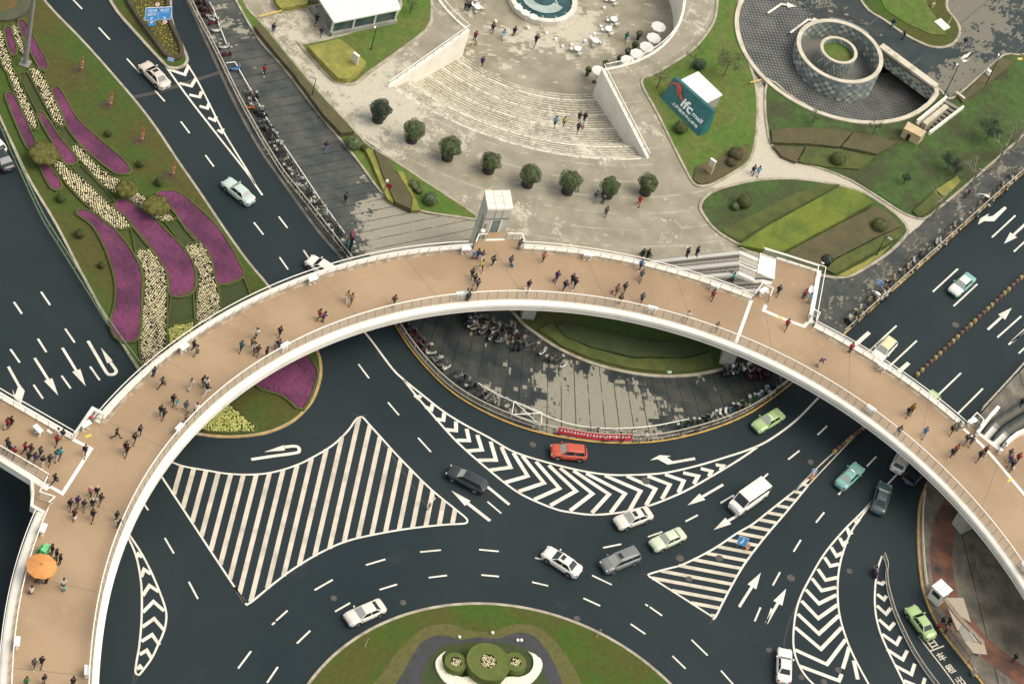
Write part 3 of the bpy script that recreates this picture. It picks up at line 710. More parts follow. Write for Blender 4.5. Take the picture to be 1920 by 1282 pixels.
struct(ribbon('red_paving_band', cl, [(-1.45, PAVZ + .004), (1.45, PAVZ + .004)], RED, loop=False))
yk2 = smooth([(1736, 905), (1724, 945), (1721, 990), (1723, 1050), (1729, 1100), (1743, 1142), (1768, 1187), (1803, 1232), (1844, 1284), (1902, 1360)], PAVZ, 4, False)
struct(ribbon('yellow_kerb_line', yk2, [(-.02, PAVZ + .006), (.22, PAVZ + .006)], YELLOW, loop=False))
lk = smooth([(738, 606), (763, 645)] + lob, PAVZ, 4, False)
struct(ribbon('yellow_kerb_line', lk, [(-.03, PAVZ + .006), (.20, PAVZ + .006)], YELLOW, loop=False))
rk = smooth([(1580, 630), (1670, 549), (1775, 455), (1840, 396), (1920, 325)], PAVZ, 4, False)
struct(ribbon('yellow_kerb_line', rk, [(-.03, PAVZ + .006), (.20, PAVZ + .006)], YELLOW, loop=False))
struct(ribbon('gutter', cr(W2([(352, -10), (397, 90), (441, 185), (490, 275), (542, 350), (600, 430), (660, 500), (700, 558), (738, 606)], 0), 4), [(-.55, .004), (-.02, .004)], KERB_DARK, loop=False))
# ================================================================ painted road markings
MZ = 0.006
def mark(name, loops, m=None):
    """painted areas given as plan loops"""
    bm = bmesh.new()
    for lp in loops: fill(bm, [ccw(lp)], MZ)
    return struct(mesh_obj(name, bm, m or WHITE))
def quad(a, b, wd):
    d = (b - a).normalized(); n = Vector((-d.y, d.x)) * wd / 2
    return [a - n, b - n, b + n, a + n]
def line(px, wd=.2, n=5, m=None, closed=False, name='edge_line', z=MZ + .002):
    P = cr(W2(px), n, closed) if n > 1 else W2(px)
    struct(ribbon(name, P, [(-wd / 2, z), (wd / 2, z)], m or WHITE, closed, loop=False))
    return P
def dashes(segs, wd=.22, m=None):
    for a, b, c, d in segs:
        p, q = W(a, b).to_2d(), W(c, d).to_2d()
        mark('lane_dash', [quad(p, q, wd)], m)
dashes([(137, 0, 154, 17.5), (185, 52, 206, 75), (238, 110.5, 262, 137), (291, 170.5, 309, 190.5), (339, 228, 355.5, 250), (385, 291, 401, 312.5), (430, 352, 446, 374), (476, 417, 494, 440), (524, 482, 540, 505), (522.5, 406, 539, 427.5), (569, 469, 581, 487), (106, -34, 118, -20)])
dashes([(77, 547, 94, 572), (26, 566, 41, 588), (122, 616, 140, 642), (71, 635, 87, 660), (19.5, 654.5, 37, 679.5), (169, 687, 187, 712.5), (115.5, 704, 132.5, 728), (63, 721, 80.5, 747)], .26)
dashes([(672, 682.5, 692, 709), (727.5, 754, 748, 778), (784, 820.5, 808, 847), (270, 944, 278, 956), (309, 1008, 326, 1037), (354, 1090, 371, 1122), (914, 940, 940, 962)])
def z6(a): return tuple(v / 3.98 + (480 if i % 2 == 0 else 960) for i, v in enumerate(a))
def z7(a): return tuple(v / 3.98 + 960 for v in a)
dashes([z6(a) for a in [(820, 393, 965, 350), (1225, 296, 1380, 281), (1665, 278, 1812, 291), (437, 580, 573, 502), (150, 808, 235, 732), (120, 838, 140, 820), (590, 740, 702, 675), (922, 577, 1052, 537), (1288, 487, 1425, 470), (1683, 467, 1813, 478), (305, 977, 405, 882), (83, 1270, 163, 1152), (-133, 1163, -37, 1035)]])
dashes([z7(a) for a in [(172, 340, 250, 355), (150, 520, 270, 548), (597, 470, 745, 540), (533, 640, 658, 697), (995, 685, 1015, 698), (1028, 705, 1120, 770), (885, 832, 995, 907), (1340, 950, 1460, 1067), (1197, 1070, 1295, 1165), (680, 264, 815, 237), (1015, 183, 1122, 145), (1295, 68, 1387, 20), (1560, 1180, 1650, 1282)]])
dashes([(1426, 1138, 1415, 1164), (1447, 1140, 1437, 1168), (1501.6, 1011.5, 1488, 1033.6), (1462.6, 1072, 1449, 1097), (1545.5, 960, 1530, 979), (1551, 798, 1533, 815), (1499, 844.5, 1478, 861), (1643, 855.5, 1625, 874), (1682.5, 888, 1661, 911), (1580, 918, 1572, 927), (1376, 927.5, 1351, 942.5), (1440, 887.5, 1427, 900)])
dashes([(1796, 504, 1749, 547), (1832.5, 532.5, 1788, 574), (1904, 404, 1860, 445), (1945, 431, 1901, 472), (1915, 592.5, 1870, 632.5), (1681, 610.5, 1624, 663), (1719, 638.6, 1664, 690), (1802, 699, 1754, 745), (1843, 728, 1796, 775), (1936, 608, 1891, 646), (1950, 625, 1910, 662.5)], .24)
dashes([(1630, 623, 1596, 653), (1704, 680, 1676, 705)], .55)
dashes([(912.5, 911, 955, 945.5)], .38)
# wedge with chevrons, upper left road
line([(296, 104), (346, 174), (400, 244), (460, 320), (476, 343), (492, 366)], .26, 3)
line([(351, 121), (368, 148), (390, 190), (415, 240), (440, 282), (465, 322), (478, 345)], .24, 3)
def chev(segs, wd):
    loops = []
    for s_ in segs:
        pts = W2(list(zip(s_[0::2], s_[1::2])))
        loops.append([Vector(p) for p in strip_poly(pts, wd)])
    mark('chevron_marking', loops, WHITE)
def strip_poly(pts, wd):
    Ns = normals2(pts, False)
    return [p + n * wd / 2 for p, n in zip(pts, Ns)] + [p - n * wd / 2 for p, n in reversed(list(zip(pts, Ns)))]
def zz(v, k, ox, oy): return tuple(x / k + (ox if i % 2 == 0 else oy) for i, x in enumerate(v))
chev([zz(v, 4, 0, 0) for v in [(1262, 520, 1385, 562, 1415, 495), (1345, 625, 1435, 648, 1470, 590), (1420, 712, 1497, 730, 1512, 688), (1497, 797, 1555, 815, 1568, 778), (1562, 885, 1610, 905, 1622, 875), (1632, 975, 1662, 993, 1672, 965)]], .45)
# large striped triangle
tri = [(322, 866), (345, 874), (385, 881), (430, 888), (480, 889), (520, 883), (560, 870), (590, 855), (620, 837), (640, 820), (655, 804), (666, 788), (673, 782), (680, 782), (692, 795), (720, 826), (751, 860), (805, 914), (850, 951), (872, 969), (877, 976), (870, 981), (830, 983.5), (770, 990), (710, 1000), (650, 1014), (600, 1036), (550, 1066), (510, 1096), (480, 1121), (466, 1131), (460, 1130), (440, 1100), (400, 1040), (350, 964), (303, 893)]
TP = W2(tri)
line(tri[:13], .24); line(tri[12:21], .24, 5); line(tri[20:33], .24); line(tri[31:], .24, 2)
def stripes(poly, base_px, dpx, k0, k1, stp, wd, m, name='stripe_marking'):
    """parallel stripes of width wd inside a plan polygon, laid out along the pixel line base + k*stp with direction dpx"""
    o_ = W(*base_px).to_2d(); d = (W(base_px[0] + dpx[0] * 100, base_px[1] + dpx[1] * 100).to_2d() - o_).normalized(); nrm = Vector((-d.y, d.x))
    for k in range(k0, k1 + 1):
        c = W(base_px[0] + stp[0] * k, base_px[1] + stp[1] * k).to_2d(); ts = []
        for i in range(len(poly)):
            p, q = poly[i], poly[(i + 1) % len(poly)]
            s0, s1 = (p - c).dot(nrm), (q - c).dot(nrm)
            if (s0 > 0) != (s1 > 0): ts.append((p.lerp(q, s0 / (s0 - s1)) - c).dot(d))
        ts.sort()
        for t0, t1 in zip(ts[0::2], ts[1::2]):
            if t1 - t0 > .6: mark(name, [quad(c + d * (t0 + .05), c + d * (t1 - .05), wd)], m)
stripes(TP, (487, 960), (-.25, 1), -7, 15, (24.35, 0), .56, WHITE_OLD)
# centre crescent with chevrons
up = [(683, 622), (700, 643), (735, 690), (757.5, 712), (792, 740), (830, 770), (870, 795), (917, 820), (960, 845), (1010, 862), (1080, 880), (1135, 889), (1185, 890), (1247, 886), (1310, 872), (1360, 857), (1400, 844), (1440, 826), (1490, 790), (1535, 745)]
lo_ = [(757, 712), (780, 741), (810, 776), (855, 826), (905, 871), (960, 915), (997, 936), (1042, 954), (1070, 960), (1110, 964.5), (1150, 962), (1180, 957), (1225, 945), (1285, 920), (1335, 892), (1385, 862), (1420, 838)]
line(up, .27); line(lo_, .27)
C4 = [(1190, 400, 1217, 425, 1235, 405), (1270, 490, 1315, 510, 1325, 470), (1345, 580, 1405, 590, 1412, 535), (1425, 660, 1500, 668, 1500, 600), (1505, 740, 1598, 742, 1580, 655), (1580, 820, 1695, 812, 1660, 700), (1665, 890, 1800, 888, 1760, 750), (1745, 965, 1910, 943, 1840, 790), (1868, 1056, 2038, 1008, 1930, 835)]
C5 = [(972.5, 921, 1020, 905, 979, 854), (1002, 936, 1049, 915, 1005, 865), (1032, 947, 1080, 920, 1029, 872), (1069, 957, 1111, 925, 1050, 877), (1110, 961, 1142, 926, 1075, 882), (1145, 961, 1172, 925, 1099, 887), (1180, 957, 1201, 920, 1134, 891), (1211, 947, 1229, 916, 1175, 892), (1241, 935, 1256, 908, 1214, 892), (1272, 923, 1282, 901, 1247, 889), (1301, 907, 1309, 892, 1281, 886), (1329, 893, 1334, 883, 1314, 878), (1351, 881, 1356, 873, 1342, 871)]
for v in C4: chev([zz(v, 4, 480, 640)], .50)
for v in C5: chev([v], .50)
# leaf-shaped hatch at the left
line([(242, 1001), (266, 1038), (284, 1073), (299, 1108), (309, 1136), (312, 1156), (308, 1181), (296, 1209), (284, 1234), (264, 1261), (259, 1264), (254, 1259), (256, 1240), (261, 1211), (265, 1168.5), (266, 1116), (262.5, 1076), (254, 1038), (240, 1006)], .24, 4)
for v in [(1020, 335, 1032, 310, 1062, 335), (1055, 480, 1075, 425, 1125, 460), (1065, 622, 1115, 545, 1185, 592), (1066, 745, 1145, 665, 1225, 735), (1062, 855, 1150, 792, 1225, 878), (1056, 962, 1135, 912, 1190, 988), (1042, 1060, 1095, 1028, 1130, 1088), (1022, 1170, 1045, 1147, 1062, 1168)]: chev([zz(v, 3.98, 0, 960)], .42)
# striped triangle between the right lanes
rt = [(1216, 1079), (1219, 1075), (1250, 1066), (1282, 1057), (1337, 1029), (1382, 999), (1410, 983), (1437, 962), (1490, 920), (1518, 897), (1515, 910), (1474, 960), (1437, 1003), (1395, 1058), (1362, 1116), (1341, 1157), (1336, 1155), (1282, 1121)]
RT = W2(rt)
line(rt[:10], .24, 3); line(rt[10:17], .24, 3); line([(1216, 1079), (1282, 1121), (1338, 1157)], .24, 1)
line([(1490, 920), (1530, 879), (1566, 846), (1600, 818)], .16, 3, WHITE_OLD); line([(1515, 910), (1560, 862), (1620, 800)], .16, 3, WHITE_OLD)
stripes(RT, (1222.6, 1083), (1, .187), -18, 4, (2.0, 16.8), .50, WHITE_OLD)
# right crescent
line([(1637, 938), (1616, 960), (1581, 995), (1545.5, 1038), (1520, 1081), (1500, 1121), (1490, 1161), (1488, 1211), (1498, 1246), (1515, 1271.5), (1535, 1290)], .24)
line([(1637, 938), (1621, 960), (1598, 993), (1583, 1028), (1573, 1068), (1570.6, 1111), (1574, 1151), (1586, 1194), (1603, 1234), (1632, 1288)], .24)
for v in [(650, 60, 660, 75, 680, 50), (590, 115, 605, 158, 630, 148), (535, 190, 560, 240, 592, 215), (472, 260, 510, 325, 560, 300), (422, 335, 465, 400, 530, 385), (372, 422, 430, 505, 518, 485), (328, 492, 400, 583, 510, 558), (282, 575, 380, 680, 512, 615), (250, 660, 375, 790, 520, 688), (222, 757, 380, 905, 530, 768), (202, 857, 395, 1020, 550, 858), (203, 1025, 440, 1133, 580, 948), (558, 1165, 585, 1080, 605, 1005), (235, 1145, 530, 1255, 550, 1205), (670, 1245, 655, 1175, 640, 1105)]: chev([zz(v, 3.98, 1440, 960)], .48)
# lower right hatch beside the guard fence
h3 = [(1653.6, 1042), (1646, 1065.5), (1641, 1101), (1641, 1141), (1648.5, 1178.6), (1663.6, 1216), (1681, 1251.5), (1700, 1290)]
line(h3, .24)
for v in [(815, 610, 865, 650, 885, 622), (812, 695, 880, 758, 918, 712), (828, 798, 905, 868, 945, 822), (852, 908, 960, 983, 990, 925), (888, 1022, 1005, 1098, 1040, 1030), (948, 1142, 1070, 1208, 1095, 1128), (1015, 1255, 1150, 1310, 1172, 1235), (815, 520, 850, 535, 872, 515)]: chev([zz(v, 3.98, 1440, 960)], .45)
# taxi bay lines
line([(1722, 1192), (1742, 1218), (1770, 1254), (1796, 1290)], .16, 2, WHITE_OLD); line([(1744, 1220), (1770, 1210)], .18, 1, WHITE_OLD)
# arrows
def arrow(tip, tail, L=None, hw=.55, hl=2.6, sw=.17, m=None):
    a, b = W(*tail).to_2d(), W(*tip).to_2d(); d = (b - a).normalized(); n = Vector((-d.y, d.x)); k = b - d * hl
    mark('lane_arrow', [[a - n * sw, k - n * sw, k - n * hw, b, k + n * hw, k + n * sw, a + n * sw]], m)
arrow((109, 741), (65, 671)); arrow((161, 724), (117, 652)); arrow((1289, 947), (1356, 908)); arrow((1338, 993), (1382, 966)); arrow((846, 919), (919, 976), sw=.22)
arrow((1426.6, 1073), (1386, 1137), hw=.6); arrow((1474, 1103), (1437, 1168), hw=.6); arrow((1882.5, 457), (1927, 416), hw=.6); arrow((1897, 577), (1852, 618), hw=.6); arrow((1945, 596), (1897, 641), hw=.6)
mark('turn_arrow', [W2([zz(p, 4, 960, 640) for p in [(1370, 868), (1377, 886), (1168, 922), (1092, 882), (1035, 890), (1105, 852), (1193, 857), (1160, 866), (1205, 897)]])])
mark('turn_arrow', [W2([zz(p, 4, 1440, 320) for p in [(1775, 268), (1791, 282), (1696, 380), (1622, 379), (1575, 404), (1590, 360), (1658, 322), (1643, 346), (1684, 341)]])])
mark('turn_arrow', [W2([zz(p, 4, 0, 640) for p in [(52, 192), (72, 184), (148, 322), (185, 370), (158, 468), (108, 425), (92, 355), (112, 405), (135, 340)]])])
def uturn(shaft, curve, tip, base, wd=.34):
    P = cr(W2(shaft), 1) if len(shaft) < 3 else cr(W2(shaft), 6)
    loops = [strip_poly(P, wd), W2(base[:1] + [tip] + base[1:])]
    for lp in loops: mark('uturn_arrow', [lp])
uturn([(165, 639), (182, 668), (199, 697), (206, 702), (214, 701), (218, 696), (215, 690), (207, 679)], 0, (189, 651), [(201, 681), (211, 676)], .40)
uturn([(471, 861), (510, 855), (553, 849), (561, 845), (559, 838), (550, 836), (532, 838)], 0, (495, 847), [(533, 834), (534, 844)], .40)
for pts in ([(1482, 62), (1515, 37), (1538, 40)], [(1440, 25), (1465, 8), (1490, 12)]):
    P = W2([(a - 20, b + 0) if False else (a, b) for a, b in pts], .16)
    bm = bmesh.new(); fill(bm, [ccw(strip_poly(P[:2] + [P[1].lerp(P[2], .6)], .34))], .172)
    d = (P[2] - P[1]).normalized(); n = Vector((-d.y, d.x)) * .6; k = P[1].lerp(P[2], .45)
    fill(bm, [ccw([k - n, P[2] + d * .3, k + n])], .176)
    struct(mesh_obj('ramp_arrow', bm, WHITE))
bm = bmesh.new(); P = W2([(1801, 112), (1813, 108), (1823, 96), (1811, 103), (1808, 103), (1803, 108)], .17); fill(bm, [ccw(P)], .172)
fill(bm, [ccw(W2([(1803, 113), (1808, 112), (1815, 114), (1817, 109), (1812, 116), (1807, 117)], .17))], .174); struct(mesh_obj('drive_arrow', bm, WHITE))
GHOST = mat('erased_marking', (.042, .044, .040), .85, (.028, .032, .032), 1.2, .4, .65)
for g_ in ([(694, 800), (722, 836), (760, 890), (803, 955)], [(252, 1262), (246, 1290)], [(262, 1262), (244, 1292)], [(1499, 1122), (1482, 1160), (1473, 1190), (1470, 1212)], [(1336, 1158), (1331, 1170)], [(664, 775), (675, 783), (686, 776)], [(1216, 1077), (1203, 1076)]): line(g_, .20, 3, GHOST, name='erased_marking', z=.0035)
# road seam, manholes, wear
line([(243, 184), (300, 172), (415, 135)], .55, 1, mat('road_seam', (.06, .058, .05), .9), name='road_joint', z=.003)
MANH = mat('manhole_iron', (.10, .085, .07), .8, (.06, .055, .05), 3, fine=.2)
MHW = ['above the pale silver sedan by the roundabout', 'right of the pale silver sedan by the roundabout', 'at the right shoulder of the roundabout kerb', 'right above the tip of the striped triangle', 'inside the lower stripes of the striped triangle', 'inside the upper stripes of the striped triangle', 'left of the barrier end under the footbridge', 'on the right road by the block barrier', 'left of the scooter by the guard fence', 'left of the white saloon at the bottom', 'in the lower right crescent, leftmost of three', 'in the lower right crescent, lowest of three', 'in the lower right crescent, rightmost of three', 'left of the red hatchback', 'inside the chevron crescent', 'between two straight arrows at the lower right']
for i, (x, y, r) in enumerate([(626, 1121, .38), (756, 1129, .38), (1082, 1159, .40), (1275, 1046, .5), (1292, 1085, .42), (1349, 1046, .5), (1520, 866, .42), (1792, 609, .5), (1593, 1070, .38), (1442, 1218, .38), (1503, 1269, .38), (1545, 1277, .38), (1572, 1255, .40), (999, 833, .42), (1211, 901, .55), (1483, 1083, .5)]):
    bm = bmesh.new(); c = W(x, y); add_lathe(bm, (c.x, c.y, 0), [(r, .001), (r, .012), (r * .8, .012), (r * .76, .009)], 20)
    tag(mesh_obj('manhole_cover', bm, MANH), 'round rusty manhole cover ' + MHW[i], 'manhole cover', 'manhole covers in the carriageway')
# taxi bay characters painted on the asphalt
def text_mesh(body, size=1.0, extrude=0.0, bold=0.0):
    cu = bpy.data.curves.new('lettering', 'FONT'); cu.body = body; cu.size = size; cu.extrude = extrude; cu.offset = bold
    cu.align_x = 'CENTER'; cu.align_y = 'CENTER'; cu.resolution_u = 2
    o = bpy.data.objects.new('lettering', cu); COL.objects.link(o)
    dg = bpy.context.evaluated_depsgraph_get(); dg.update()
    me = bpy.data.meshes.new_from_object(o.evaluated_get(dg)); bpy.data.objects.remove(o); bpy.data.curves.remove(cu)
    return me
def lettering(body, size, M_, m, parent=None, name='lettering', bold=0.0, fit=None, extrude=0.004):
    me = text_mesh(body, size, extrude, bold)
    if fit and len(me.vertices):
        xs = [v.co.x for v in me.vertices]; ys = [v.co.y for v in me.vertices]
        cx, cy = (min(xs) + max(xs)) / 2, (min(ys) + max(ys)) / 2
        kx, ky = fit[0] / max(1e-6, max(xs) - min(xs)), fit[1] / max(1e-6, max(ys) - min(ys))
        for v in me.vertices: v.co.x = (v.co.x - cx) * kx; v.co.y = (v.co.y - cy) * ky
    me.transform(M_); me.materials.clear(); me.materials.append(m)
    o = bpy.data.objects.new(name, me); COL.objects.link(o)
    if parent is not None:
        o.parent = parent; o.matrix_parent_inverse = parent.matrix_world.inverted() if parent.get('_abs') else Matrix()
    return o
for ch, x, y in (('日', 1748, 1205), ('车', 1765, 1230), ('租', 1782, 1253), ('出', 1800, 1276)):
    c = W(x, y); up_ = (W(1765, 1230) - W(1800, 1276)).normalized(); ag = math.atan2(up_.y, up_.x) - math.pi / 2
    struct(lettering(ch, 1.0, Matrix.Translation((c.x, c.y, .010)) @ Matrix.Rotation(ag, 4, 'Z'), WHITE_OLD, fit=(1.05, 1.25), name='road_lettering', bold=.018))
# ================================================================ FOOTBRIDGE
DZ = 6.5
inner_px = [(171, 1420), (171, 1340), (172.5, 1282), (178, 1191), (188, 1129), (202, 1082), (220, 1024), (246, 965), (262, 932), (290, 879), (325, 835), (362, 797), (403, 755), (453, 719), (503, 677.6), (550, 657), (600, 634), (651, 613), (704, 597), (758, 584), (813, 574), (869, 566.5), (926, 563), (983.6, 562), (1021, 563.7), (1099, 570.5), (1176, 584), (1251, 601.5), (1342, 630), (1410, 657), (1464, 682.5), (1534, 720), (1602, 763), (1660, 806), (1713, 848), (1771, 903), (1825, 961.6), (1886, 1039.5), (1911, 1073), (1940, 1118), (1975, 1180), (2000, 1240)]
outer_px = [(12, 1420), (13, 1340), (16.5, 1282), (23, 1191), (30, 1129), (41, 1082), (59, 1022.6), (70, 991), (80, 966), (97, 935), (117, 905), (150, 848), (196, 785), (234, 743), (281, 698), (312.5, 672), (362.5, 633.6), (397, 612), (451, 581.6), (507, 553), (565, 530), (625, 510.5), (686, 494), (748.4, 481.6), (813, 473), (861, 468), (920, 465.5), (983, 467), (1027, 471), (1071, 476), (1115, 482.5), (1157.5, 489), (1201, 499), (1244, 507.5), (1285, 519), (1347.5, 540), (1407.5, 561), (1470, 588), (1526, 613.6), (1585, 647), (1623, 671), (1661, 693), (1717, 734), (1752, 762), (1789, 788), (1806, 803), (1840, 833), (1870, 866), (1905, 908), (1930, 940), (1970, 1000), (2010, 1080), (2040, 1160)]
import numpy as np
def ring_curve(px, deg):
    P = W2(px, DZ); c = Vector((23.41, 183.73)); th = np.unwrap([math.atan2(p.y - c.y, p.x - c.x) for p in P]); r = np.array([(p - c).length for p in P])
    t0, t1 = th[0], th[-1]; f = np.polynomial.Polynomial.fit(th, r, deg); return [Vector((c.x + f(t) * math.cos(t), c.y + f(t) * math.sin(t))) for t in np.linspace(t0, t1, 240)]
inner = ring_curve(inner_px, 7); outer = ring_curve(outer_px, 9)
br = thing_abs('footbridge', 'curved elevated footbridge with brown deck and broad white edges above the roads', 'footbridge', (*inner[len(inner) // 2], 0))
def nearest_i(poly, p): return min(range(len(poly)), key=lambda i: (poly[i] - p).length)
n_ = 220
I = resample(inner, sum((inner[i + 1] - inner[i]).length for i in range(len(inner) - 1)) / n_); O = resample(outer, sum((outer[i + 1] - outer[i]).length for i in range(len(outer) - 1)) / n_)
bm = bmesh.new(); rows = []
K = [0, .05, .12, .5, .88, .95, 1]
for p, q in zip(I, O): rows.append([bm.verts.new((*p.lerp(q, k), DZ)) for k in K])
for a, b in zip(rows, rows[1:]):
    for j in range(len(K) - 1):
        f = bm.faces.new((a[j], b[j], b[j + 1], a[j + 1]))
fixn(bm)
for f in bm.faces:
    if f.normal.z < 0: f.normal_flip()
mesh_obj('deck', bm, DECK, br)
bm = bmesh.new(); rows = [[bm.verts.new((*p.lerp(q, k), z)) for k, z in ((-.03, DZ - .75), (.15, DZ - 1.45), (.85, DZ - 1.45), (1.03, DZ - .75))] for p, q in zip(I, O)]
for a, b in zip(rows, rows[1:]):
    for j in range(3): bm.faces.new((a[j], a[j + 1], b[j + 1], b[j]))
mesh_obj('box_girder', bm, CONC, br)
def edge_beam(name, line_, sgn, wd):
    bm = bmesh.new()
    pr_ = [(0, DZ - .72), (0, DZ + .06), (wd * .72, DZ + .05), (wd * .95, DZ - .06), (wd, DZ - .30), (wd, DZ - .62)]
    sweep(bm, line_, [(l * sgn, z) for l, z in pr_]); fixn(bm); mesh_obj(name, bm, WALLW, br)
    bm = bmesh.new(); sweep(bm, line_, [(l * sgn, z) for l, z in box_prof(wd * .3, wd * .86, DZ - .80, DZ - .62 - .002)]); fixn(bm); mesh_obj('drip_groove', bm, STEELG, br)
    bm = bmesh.new(); sweep(bm, line_, [(l * sgn, z) for l, z in box_prof(wd * .2, wd * .98, DZ - 1.08, DZ - .80 - .002)]); fixn(bm); mesh_obj('lower_lip', bm, WALLW, br)
edge_beam('inner_edge_beam', inner, -1, .80)
# the outer beam is broken where lifts, escalators and the side decks join
def cut(poly, pxa, pxb, z=DZ):
    i, j = nearest_i(poly, W(*pxa, z).to_2d()), nearest_i(poly, W(*pxb, z).to_2d())
    return poly[i:j + 1]
segs = [((12, 1420), (84, 957)), ((190, 792), (886, 466)), ((979, 467), (1412, 563)), ((1524, 613), (1806, 803))]
for a_, b_ in segs: edge_beam('outer_edge_beam', cut(outer, a_, b_), 1, .95)
# stained margin along the railing, expansion joint, brown tile strips
for a_, b_ in segs[1:]:
    seg = cut(outer, a_, b_)
    ribbon('stained_margin', seg, [(-.55, DZ + .003), (-.02, DZ + .003)], DECKEDGE, parent=br, loop=False)
JOINT = mat('white_joint', (0.78, 0.74, 0.66), .6)
def joint(px, wd, z=DZ + .006, n=1):
    P = W2(px, DZ) if n == 1 else cr(W2(px, DZ), n)
    ribbon('expansion_joint', P, [(-wd / 2, z), (wd / 2, z)], JOINT, parent=br, loop=False)
joint([(1409, 562), (1380, 643)], .42)
joint([(136, 823), (171, 841), (146, 880), (117, 925), (88, 908)], .42)
joint([(1436, 572), (1432, 582), (1470, 598), (1508, 612), (1518, 600), (1526, 604)], .45)
joint([(1806, 803), (1840, 833), (1870, 866), (1905, 908), (1932, 941), (1970, 995)], .42, n=4)
joint([(909, 450), (947, 449)], .30)
DJ = mat('deck_joint_line', (.20, .15, .10), .8)
for k_ in range(12, n_, 13):
    p, q = I[k_], O[k_]; ribbon('deck_joint', [p.lerp(q, .01), p.lerp(q, .99)], [(-.035, DZ + .0035), (.035, DZ + .0035)], DJ, parent=br, loop=False)
# side decks
def side_deck(name, px, z=DZ - .004):
    P = ccw(W2(px, DZ)); slab(name, P, z - .7, z, DECK, parent=br, side=WALLW)
side_deck('west_deck', [(-60, 712), (0, 748), (134, 825), (139, 823), (173, 778), (194, 786), (200, 800), (175, 840), (140, 900), (105, 945), (86, 958), (64, 946), (66, 925), (62, 889), (0, 852), (-60, 816)])
side_deck('lift_deck', [(880, 480), (887, 466), (893, 450), (909, 450), (911, 434), (945, 434), (948, 449), (977, 450), (981, 466), (990, 480)])
side_deck('escalator_deck', [(1400, 575), (1410, 558), (1424, 541), (1452, 523), (1455, 486), (1531, 510), (1514, 600), (1530, 620), (1500, 625)])
side_deck('east_deck', [(1795, 806), (1806, 801), (1820, 796), (1834, 813), (1875, 846), (1885, 834), (1960, 792), (2080, 860), (2060, 1140), (1960, 1030)])
def ledge(px, wd=.9, sgn=1):
    P = W2(px, DZ); bm = bmesh.new(); sweep(bm, P, [(l * sgn, z) for l, z in [(0, DZ - 1.0), (0, DZ + .05), (wd, DZ + .0), (wd, DZ - 1.0)]]); fixn(bm)
    mesh_obj('side_edge_beam', bm, WALLW, br)
ledge([(-60, 712), (0, 748), (134, 825)]); ledge([(95, 912), (62, 890), (0, 852), (-60, 816)], .75)
ledge([(1456, 487), (1532, 511), (1515, 604)], .55)
ledge([(62, 889), (65, 925), (63, 946), (86, 959)], .35, -1)
ledge([(139, 823), (176, 770), (192, 778)], .5)
# railings
def railing(label, pts, z=DZ, lean=.38, h=1.3, sp_=1.27, g=None, two=False, group='glass railings of the footbridge', zlist=None, limit=100):
    """lean is lateral (left positive) over the height"""
    r = thing_abs('glass_railing', label, 'railing', (*pts[len(pts) // 2], z), group)
    def tube_prof(l, zz_, a=.05): return [(l - a, zz_ - a), (l + a, zz_ - a), (l + a, zz_ + a), (l - a, zz_ + a)]
    ribbon('handrail', pts, tube_prof(lean, z + h, .055), STEELW, parent=r)
    ribbon('foot_rail', pts, tube_prof(0.0, z + .12, .035), RAILC, parent=r)
    ribbon('glass_panel', pts, [(lean * .12, z + .16), (lean * .95, z + h - .06)], g or RGLASS, parent=r, loop=False)
    if two: ribbon('outer_rail', pts, tube_prof(-lean / abs(lean) * 1.05, z + .35, .045), STEELW, parent=r)
    rail_posts(r, pts, z + .04, h - .02, sp_, .034, STEELG, lean, limit=limit)
    return r
k0 = nearest_i(inner, W(1380, 643, DZ).to_2d())
ins = lambda P: P
railing('long inner glass railing curving from the lower left to the white deck joint', inner[8:k0 + 1], lean=.40)
railing('inner glass railing curving from the white deck joint to the lower right', inner[k0:], lean=.40)
outs = ['outer glass railing at the lower left beside the orange parasol', 'outer glass railing from the red bucket corner to the lift tower', 'outer glass railing between the lift tower and the escalators', 'outer glass railing above the right road']
for (a_, b_), lb in zip(segs, outs): railing(lb, cut(outer, a_, b_), lean=-.32, g=RGLASS2, two=True, sp_=1.43)
railing('straight upper railing of the side deck at the left edge', W2([(-60, 712), (0, 748), (134, 825)], DZ), lean=-.2, g=RGLASS2, two=True, sp_=1.5)
railing('straight lower railing of the side deck at the left edge', W2([(-60, 816), (0, 852), (62, 888), (88, 904)], DZ), lean=.2, sp_=1.6)
railing('small corner railing behind the white bin where the left side deck joins', W2([(136, 824), (172, 779), (192, 788)], DZ), lean=-.12, g=RGLASS2, sp_=1.4)
railing('corner railing of the lower left jog next to the side deck', W2([(86, 905), (70, 935), (98, 944), (88, 953)], DZ), lean=.1, sp_=1.2)
railing('railing along the far side of the escalator landing', W2([(1429, 478), (1456, 486), (1531, 510), (1514, 603)], DZ), lean=-.1, g=RGLASS2, two=True, sp_=1.6)
railing('railing of the small corner beside the lift door, left', W2([(887, 466), (893, 451), (910, 450)], DZ), lean=-.1, g=RGLASS2, sp_=.9)
railing('railing of the small corner beside the lift door, right', W2([(947, 449), (977, 450), (981, 466)], DZ), lean=-.1, g=RGLASS2, sp_=.9)
railing('jogged railing around the bin at the foot of the escalator landing', W2([(1409, 562), (1424, 541), (1446, 552), (1440, 568)], DZ), lean=-.1, g=RGLASS2, sp_=.9)
railing('jogged railing at the road end of the escalator landing', W2([(1514, 604), (1520, 590), (1534, 598), (1526, 613)], DZ), lean=-.1, g=RGLASS2, sp_=.9)
railing('jogged railing around the bin before the right hand escalators', W2([(1806, 803), (1825, 783), (1840, 798), (1833, 812)], DZ), lean=-.1, g=RGLASS2, sp_=.9)
